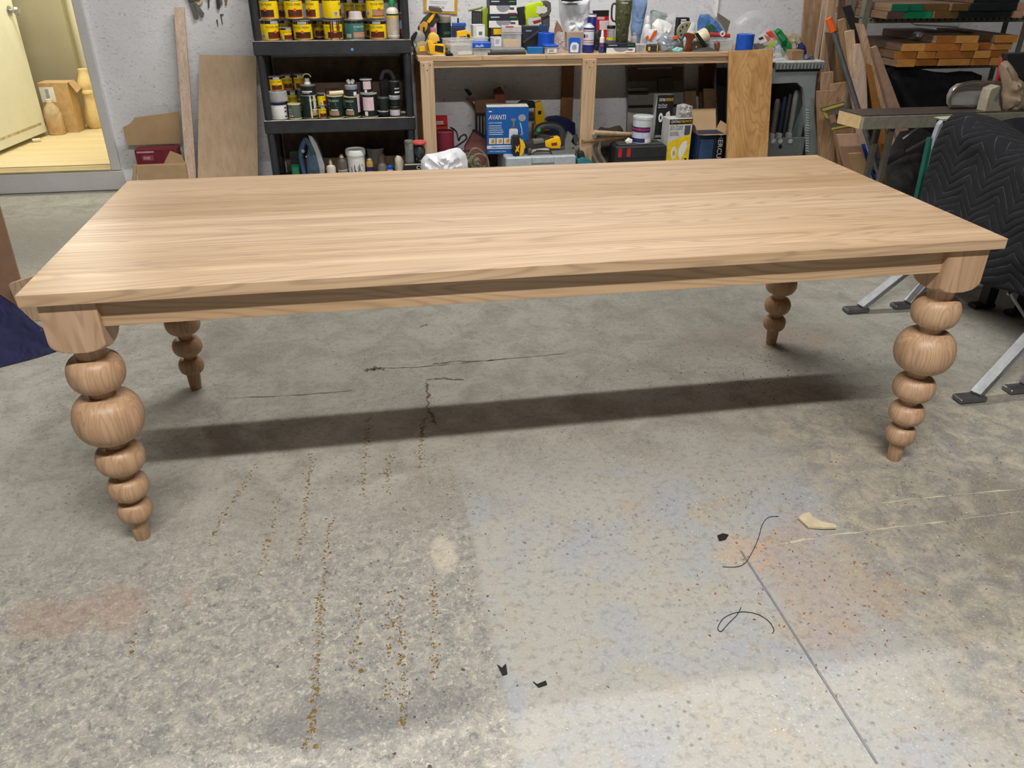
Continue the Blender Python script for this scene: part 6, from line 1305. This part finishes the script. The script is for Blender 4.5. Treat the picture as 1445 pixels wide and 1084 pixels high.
# ================================================================== steel rack with lumber
RY0, RY1 = 3.22, 3.44
zs1, zs2 = at(1330, 89, RY0).z, at(1330, 23.5, RY0).z
RX0, RX1 = at(1221, 10, RY0).x, at(1404, 60, RY1).x+.03
RKM = M((128, 126, 112), .5, .3); r = thing('storage_rack', 'perforated steel rack stacked with lumber boards', 'rack', ((RX0+RX1)/2, 3.6, 0))
for x in (RX0, RX1-.04):
    for y in (RY0, RY1-.04):
        b = BM(); b2(b, x, x+.04, y, y+.003, .002, 1.9); b2(b, x if x == RX0 else x+.037, x+.003 if x == RX0 else x+.04, y+.003, y+.04, .002, 1.9); part(r, 'upright', b, RKM)
for zz in (zs1, zs2, .12):
    b = BM(); b2(b, RX0, RX1, RY0+.004, RY1-.041, zz-.006, zz-.001); s = part(r, 'shelf', b, RKM)
    b = BM(); b2(b, RX0+.0405, RX1-.0405, RY0-.003, RY0-.0005, zz-.035, zz, 0); obj('shelf_lip', b, RKM, s)
    for k in range(26):
        x = RX0+.055+(RX1-RX0-.11)*k/25; b = BM(); b2(b, x-.006, x+.006, RY0-.0042, RY0-.0031, zz-.022, zz-.010); obj('slot', b, BLACK, s)
# boards on the rack: rows of end faces measured in the photo
def rack_board(x0, x1, y0, y1, Ye, zb, endm, label, side=LUMY, Lb=None, group='boards on the steel rack', th=None):
    a, c_ = at(x0, (y0+y1)/2, 3.07), at(x1, (y0+y1)/2, 3.07); h = th or (at((x0+x1)/2, y0, Ye).z-at((x0+x1)/2, y1, Ye).z)
    xm = (a.x+c_.x)/2; rt = thing('lumber_board', label, 'board', (xm, Ye, zb), group)
    b = BM(); b2(b, a.x+.001, c_.x-.001, Ye+.0012, Lb or 3.66, zb+.0004, zb+h-.0008, .001); part(rt, 'plank', b, side)
    b = BM(); b2(b, a.x+.001, c_.x-.001, Ye, Ye+.0012, zb+.0004, zb+h-.0008); part(rt, 'sealed_end', b, endm)
    return h
YE = 3.06; hb = .0445; zb = zs1+.001
ROWS = [(78.5, 88.5, (1266, 1291, 1327, 1372, 1397, 1411)), (68.5, 78.5, (1267, 1298, 1323, 1374.5, 1397, 1427)), (58.5, 68.5, (1276, 1308, 1356, 1380, 1402, 1431)), (48, 58, (1322, 1349, 1380)), (48, 58, (1404, 1435))]
E1 = [M(c, .6, var=.16, sc=26) for c in ((206, 140, 66), (190, 120, 50), (220, 156, 84), (176, 108, 44))]
ordn = ('bottom layer', 'second layer', 'third layer', 'top layer', 'top layer')
nth = ('first', 'second', 'third', 'fourth', 'fifth'); cnt = 0
for ri, (y0, y1, xs) in enumerate(ROWS):
    lvl = min(ri, 3)
    for i in range(len(xs)-1):
        lb = 'orange-ended board in the %s of the rack stack, %s from the leaning lumber' % (ordn[ri], nth[i]) if ri < 4 else 'lone orange-ended board at the outer end of the top layer'
        rack_board(xs[i], xs[i+1], y0, y1, YE+.012*((i*7+ri*3) % 4), zb+lvl*(hb+.0006), E1[(i*3+ri) % 4], lb, th=hb)
b = BM(); pillow(b, [(1289, 48), (1292, 44), (1301, 44), (1304, 47), (1300, 53), (1292, 54)], 3.2, .05, 81, .5, zmin=zb+3*(hb+.0006)); solo('foil_scrap', b, M((190, 192, 198), .3, .7), 'crumpled silver foil on top of the board stack', 'foil', smooth=True)
UP = [(1256, 1280, 2.5, 12, 'green', 1, 'teal-green ended board in the upper tier beside the rack upright'), (1279, 1303, 1, 10.5, 'green', 1, 'green-ended board lying tilted over the brightest green end'), (1278.5, 1317, 11, 20.5, 'bgreen', 0, 'bright green ended board low in the upper tier'), (1250, 1275, 13, 21.5, 'maroon', 0, 'dull maroon ended board beneath the green ends'),
      (1318, 1352, 12, 21, 'brown', 0, 'olive-brown ended board between green and black ends'), (1304, 1340, 2, 11.5, 'brown', 1, 'brown ended board stacked behind the green ends'), (1341, 1365, 2, 11.5, 'brown', 1, 'short brown ended board touching the black ends'), (1353, 1384, 13, 22, 'black', 0, 'black-ended board first beside the brown end'), (1385, 1428, 13, 22, 'black', 0, 'black-ended board wide at the bottom of the upper tier'), (1366, 1408, 4, 13, 'black', 1, 'black-ended board in the second layer near the brown ends'), (1409, 1434, 4, 13, 'black', 1, 'black-ended board in the second layer next to pink ends'), (1375, 1440, -5, 4, 'black', 2, 'long black-ended board topping the upper tier'),
      (1429, 1441, 13, 21, 'pink', 0, 'pinkish ended board at the outer bottom of the upper tier'), (1435, 1446, 4, 13, 'pink', 1, 'pinkish ended board above its twin at the rack end')]
EM = {'green': M((24, 110, 84), .5), 'bgreen': M((14, 146, 96), .5), 'maroon': M((88, 66, 62), .6), 'brown': M((112, 84, 44), .6), 'black': M((28, 38, 40), .5), 'pink': M((206, 158, 128), .6)}
for k, (x0, x1, y0, y1, e, lv, lb) in enumerate(UP):
    rack_board(x0, x1, y0, y1, 3.05+.012*(k % 3), zs2+.001+lv*.0425, EM[e], lb, side=DARKZ if e == 'black' else LUMY, th=.0415)
b = BM(); ppx(b, [(1276, 26), (1352, 29), (1352, 37), (1290, 34)], 3.974, .004); solo('paper_sheet', b, WHITE, 'white paper sheet on the wall behind the board stack', 'paper')
b = BM(); ppx(b, [(1306, 91), (1356, 91), (1355, 101), (1340, 106), (1306, 103)], 3.974, .004); solo('paper_sheet', b, WHITE, 'white printed sheet hanging below the board stack', 'paper')
# black bags / bin under the rack
bag('bin_bag', 'black shiny bin bag bulging under the board stack', 'bag', [(1250, 98), (1262, 92), (1290, 96), (1330, 103), (1352, 100), (1376, 103), (1386, 108), (1384, 120), (1370, 150), (1368, 330), (1268, 330), (1262, 150), (1256, 120)], 3.11, .16, M((20, 20, 23), .28, var=.3), 91, .002, .3)
bag('bin_bag', 'dark grey bag slumped under the work table', 'bag', [(1258, 206), (1270, 186), (1300, 180), (1316, 190), (1312, 230), (1306, 290), (1300, 330), (1252, 330), (1250, 240)], 2.64, .16, M((52, 50, 50), .55, var=.3), 92, .002, .3)
# ---- grey work table with green leg, sink, bags
ty = 2.28; tz = at(1220, 163, ty).z; tx0, tx1 = at(1219, 166, ty).x, 3.75
GT = M((150, 146, 132), .55, .1, var=.2); tyb = 2.28+.2
r = thing('work_table', 'long grey steel-edged work table beside the covered saw', 'table', ((tx0+tx1)/2, 2.38, 0))
b = BM(); prism(b, [(tx0, ty, tz-.006), (tx1, ty, tz-.006), (tx1, tyb, tz-.006), (tx0-.03, tyb, tz-.006)], (0, 0, .006)); part(r, 'top', b, M((92, 84, 80), .4, .3, var=.2))
b = BM(); b2(b, tx0, tx1, ty-.004, ty+.02, tz-.075, tz-.0065, .002); part(r, 'front_rail', b, GT)
b = BM(); prism(b, [(tx0-.002, ty+.021, tz-.075), (tx0+.02, ty+.021, tz-.075), (tx0-.01, tyb, tz-.075), (tx0-.032, tyb, tz-.075)], (0, 0, .068)); part(r, 'side_rail', b, M((206, 178, 130), .6))
for x, y in ((tx0+.2, ty+.03), (tx1-.05, ty+.03), (tx0+.2, tyb-.04), (tx1-.05, tyb-.04)):
    b = BM(); b2(b, x, x+.03, y, y+.03, .002, tz-.076, .002); part(r, 'leg', b, M((96, 92, 84), .6))
r = thing('brush', 'black-handled brush hanging from under the work table', 'brush', at(1250, 230, 2.45)); pa, pc = at(1245, 231, 2.5), at(1278, 214, 2.42); pd = at(1345, 178.5, 2.30); pd.z = tz-.077
b = BM(); cyl(b, pa, pc, .022, .019, 12); part(r, 'grip', b, M((34, 32, 32), .6), True); b = BM(); cyl(b, pc, pd, .011, seg=10); part(r, 'shaft', b, M((70, 66, 62), .5), True)
b = BM(); cyl(b, at(1274, 196, 2.36), at(1298, 177.5, 2.33), .005, seg=8); part(r, 'wire_arm', b, LGREY, True)
r = thing('sink_bowl', 'stainless steel sink bowl lying on the work table', 'sink', at(1375, 150, 2.42)); z0 = tz+.001
sx0, sx1, szt = at(1338, 140, 2.40).x, at(1425, 140, 2.40).x, at(1370, 115, 2.40).z
SINKM = M((206, 204, 202), .22, .35, var=.05)
pts = [(sx0, z0), (sx0+.005, z0+.05), (sx0+.03, z0+.11), (sx0+.09, szt-.008), (sx0+.15, szt), (sx1, szt), (sx1, z0)]
PP = resample([at(x, y, 2.385) for x, y in ((1340, 150), (1340, 138), (1346, 126), (1356, 118.5), (1372, 115.5), (1412, 116.5), (1412, 150))], 48); PP = [Vector((p.x, p.y, max(p.z, z0))) for p in PP]
b = BM(); cc = sum(PP, Vector())/48
for k_, ofs in ((0, 0.0), (1, .006)):
    prev = None
    for j_ in range(9):
        s_ = 1-j_/9; ring = [b.verts.new(cc+(p-cc)*s_+Vector((0, ofs+.075*math.sqrt(1-s_**5), 0))) for p in PP]
        if prev:
            for i in range(48): b.faces.new((prev[i], prev[(i+1) % 48], ring[(i+1) % 48], ring[i]))
        prev = ring
    b.faces.new(prev)
bmesh.ops.recalc_face_normals(b, faces=b.faces[:]); part(r, 'bowl', b, SINKM, True)
pts = [(p.x, p.z) for p in PP]+[(PP[0].x, PP[0].z), (0, 0)]
b = BM(); tube(b, smooth_path([Vector((x, 2.382, z)) for x, z in pts[:-1]], 4), .008, 8); part(r, 'rim', b, M((160, 150, 142), .3, .8), True)
b = BM(); ppx(b, [(1389, 160), (1394, 140), (1399, 126), (1411, 121), (1412, 124), (1402, 142), (1412, 150), (1412, 160)], 2.295, .07, .003); o = solo('bracket', b, M((178, 168, 146), .6), 'beige curved bracket standing on the work table', 'bracket'); drop(o, tz+.001)
bag('paper_bundle', 'crumpled brown paper and plastic bundle on the work table', 'wrapper', [(1412, 90), (1420, 84), (1428, 92), (1436, 108), (1446, 118), (1452, 164), (1414, 164), (1416, 128)], 2.34, .10, M((176, 156, 132), .6, var=.2, sc=16), 95, tz+.001, .45)
bag('red_cloth', 'red cloth strip hanging beside the brown paper bundle', 'cloth', [(1405, 112), (1412, 82), (1417, 79), (1416, 100), (1410, 118), (1409, 158), (1403, 158)], 2.455, .04, M((176, 52, 60), .8), 96, tz+.001, .3)
b = BM(); ppx(b, [(1411, 134), (1417, 120), (1420, 140), (1416, 166), (1409, 166)], 2.40, .03, .002); o = solo('green_block', b, M((24, 90, 74), .6), 'dark green strip behind the brown paper bundle', 'strip'); drop(o, tz+.001)
b = BM(); ppx(b, [(1421, 76), (1460, 74), (1460, 112), (1442, 112), (1430, 98), (1422, 86)], 2.41, .05, .006); b2(b, at(1440, 100, 2.43).x, at(1452, 100, 2.43).x, 2.42, 2.45, tz+.001, at(1440, 108, 2.43).z); solo('grinding_machine', b, M((48, 50, 50), .5), 'black machine head above the brown paper bundle', 'machine')
# green metal stand with hanging tag
r = thing('green_stand', 'green metal stand leg with a hanging tag', 'stand', onz(1290, 300, 0))
b = BM(); lean(b, (1313, 195), (1330, 196), (1290, 300), (1314, 300), 2.02, 1.95, .03); part(r, 'leg', b, M((20, 92, 80), .45))
b = BM(); lean(b, (1318, 196), (1320.5, 196), (1297, 300), (1300, 300), 2.014, 1.944, .006); part(r, 'leg_rib', b, M((110, 128, 116), .5))
b = BM(); ppx(b, [(1316, 212), (1320, 192), (1326, 176), (1331, 170), (1330, 190), (1330, 214), (1326, 212)], 2.0, .03, .003); part(r, 'bracket', b, M((170, 172, 184), .5, .2))
b = BM(); ppx(b, [(1309, 242), (1318, 235), (1320, 238), (1313, 246)], 1.94, .004); part(r, 'tag', b, M((196, 192, 180), .6)); b = BM(); cyl(b, at(1316, 233, 1.95), at(1317, 238, 1.94), .007, seg=8); part(r, 'tag_hook', b, BLACK)
b = BM(); ppx(b, [(1330, 169), (1358, 168), (1358, 182), (1340, 200), (1326, 200)], 2.05, .05, .003); part(r, 'head', b, M((70, 72, 82), .5)); b = BM(); ppx(b, [(1329, 168.5), (1358, 166.5), (1358, 169), (1331, 171)], 2.04, .07); part(r, 'head_edge', b, M((196, 196, 170), .5))
# ---- machine covered by black quilted blanket, on folding steel stand
def chevron():
    t = NT('quilted_blanket'); P = t.n('TexCoord').outputs['Object']; s = t.n('SeparateXYZ'); t.put(s, 0, P)
    along = t.math('ADD', s.outputs[1], t.math('MULTIPLY', s.outputs[0], .6))
    nz = t.math('MULTIPLY', t.math('SUBTRACT', t.noise(P, 4, 2, .5), .5), .05)
    tri = t.math('PINGPONG', t.math('ADD', along, nz), .115)
    v = t.math('ADD', t.math('ADD', s.outputs[2], nz), t.math('MULTIPLY', tri, .75))
    fr = t.math('PINGPONG', v, .021)
    line = t.ramp(t.math('DIVIDE', fr, .021), (0.0, 1.0), (.085, 0.0))
    c = t.mix(t.noise(P, 40, 4, .7), (*lin((9, 10, 15)), 1), (*lin((22, 23, 30)), 1))
    c = t.mix(t.math('MULTIPLY', line, t.ramp(t.noise(P, 24, 3, .6), (.38, .06), (.65, .75))), c, (*lin((120, 120, 130)), 1))
    t.bump(t.math('POWER', t.math('DIVIDE', fr, .021), .5), .7, .008); return t.fin(c, .95)
QB = chevron()
fx = 2.13; yfar, ynear = 1.50, .50; zt = .80; zhem = .27
def quilt(u, v):
    # u from far end to near end; v: 0..1 drop from ridge to hem on the table side
    y = yfar+(ynear-yfar)*u; hz = zhem-.05*u+.02*math.sin(u*9)
    zz = zt-.10*u+.012*math.sin(u*8+1)
    bulge = .03*math.sin(v*PI)*math.sin(u*6+.5)+.02*noise.noise(Vector((u*5, v*4, 3)))
    rnd_ = max(0, 1-v*7); x = fx-.10*(v**1.5)*(.6+.4*math.sin(u*5))+.05*rnd_**2+bulge
    return Vector((x, y+.02*math.sin(v*5+u*3), zz+(hz-zz)*v-.03*rnd_**2*0))
def qtop(u, v):
    p = quilt(u, 0); return Vector((p.x+.17*v, p.y, p.z-.02*v*v))
def qfar(u, v):
    p = quilt(0, v); return Vector((fx+.05+.17*u+(p.x-fx-.05)*(1-u), p.y, p.z-.02*u*u*(1-v)))
def qnear(u, v):
    p = quilt(1, v); return Vector((fx+.05+.17*u+(p.x-fx-.05)*(1-u), p.y, p.z-.02*u*u*(1-v)))
b = BM(); noisy_sheet(b, 60, 40, quilt); noisy_sheet(b, 60, 20, qtop); noisy_sheet(b, 60, 20, lambda u, v: Vector((quilt(u, 0).x+.17, quilt(u, 0).y, quilt(u, 0).z-.02+(zhem+.02-quilt(u, 0).z)*v))); noisy_sheet(b, 20, 40, qfar); noisy_sheet(b, 20, 40, qnear); bmesh.ops.remove_doubles(b, verts=b.verts[:], dist=.002); bmesh.ops.recalc_face_normals(b, faces=b.faces[:])
r = thing('quilted_blanket', 'black quilted moving blanket with zigzag stitching over a machine', 'blanket', (fx+.4, 1.0, zhem)); o = part(r, 'quilt', b, QB, False); o.data.polygons.foreach_set('use_smooth', [True]*len(o.data.polygons))
md = o.modifiers.new('thickness', 'SOLIDIFY'); md.thickness = .006; md.offset = 1
b = BM(); tube(b, [quilt(k/40, 1.0) for k in range(41)], .006, 6); part(r, 'hem_binding', b, M((30, 31, 38), .9), True)
mc = thing('saw_machine', 'covered saw standing on black posts and splayed steel legs', 'machine', (fx+.4, 1.0, 0))
b = BM(); b2(b, fx+.085, fx+.20, ynear+.08, yfar-.08, .34, zt-.14, .02); part(mc, 'cabinet', b, M((60, 60, 62), .5))
def legbar(foot, top, wd=.04, dp=.024, mat=STEEL):
    b = BM(); d = Vector(top)-Vector(foot); Mx = d.to_track_quat('Z', 'X').to_matrix(); bx(b, (Vector(foot)+Vector(top))/2, (dp, wd, d.length), Mx, .002)
    o = part(mc, 'leg', b, mat); 
    b = BM(); f = Vector(foot); bx(b, f+Vector((-.02, 0, -f.z+.012)), (.11, .052, .02), None, .004); obj('foot_pad', b, M((110, 110, 112), .4, .6) if mat is not BLACK else BLACK, o); return o
GAL = M((150, 152, 154), .38, .75, var=.2, sc=18)
for (px, py), tp in (((1214, 434), (2.19, 1.28, .35)), ((1281, 428), (2.27, 1.27, .36)), ((1376, 558), (2.19, .60, .35)), ((1446, 545), (2.27, .6, .36))):
    f = onz(px, py, .02); legbar((f.x, f.y, .022), tp, .042, .026, GAL)
f = onz(1386, 428, .02); legbar((f.x+.02, f.y, .022), (f.x+.03, f.y, .4), .05, .05, BLACK)
f = onz(1437, 438, .02); legbar((f.x+.02, f.y, .022), (f.x+.03, f.y, .4), .05, .05, BLACK)
b = BM(); tube(b, [at(1422, 415, .86), at(1426, 413, .86), at(1429, 420, .86), at(1446, 446, .84), at(1460, 470, .82)], .007, 8); part(mc, 'release_rod', b, STEEL, True)
b = BM(); b2(b, fx+.04, fx+.26, 1.25, 1.30, .33, .37, .004); b2(b, fx+.04, fx+.26, .58, .63, .33, .37, .004); part(mc, 'cross_rail', b, BLACK)
bag('black_cover', 'second black cover with white edge behind the quilted blanket', 'cover', [(1405, 185), (1410, 172), (1420, 167), (1445, 165), (1470, 168), (1478, 200), (1470, 300), (1455, 420), (1405, 420), (1400, 300), (1402, 215)], 1.75, .2, M((34, 34, 42), .9, var=.2), 97, .002, .2)
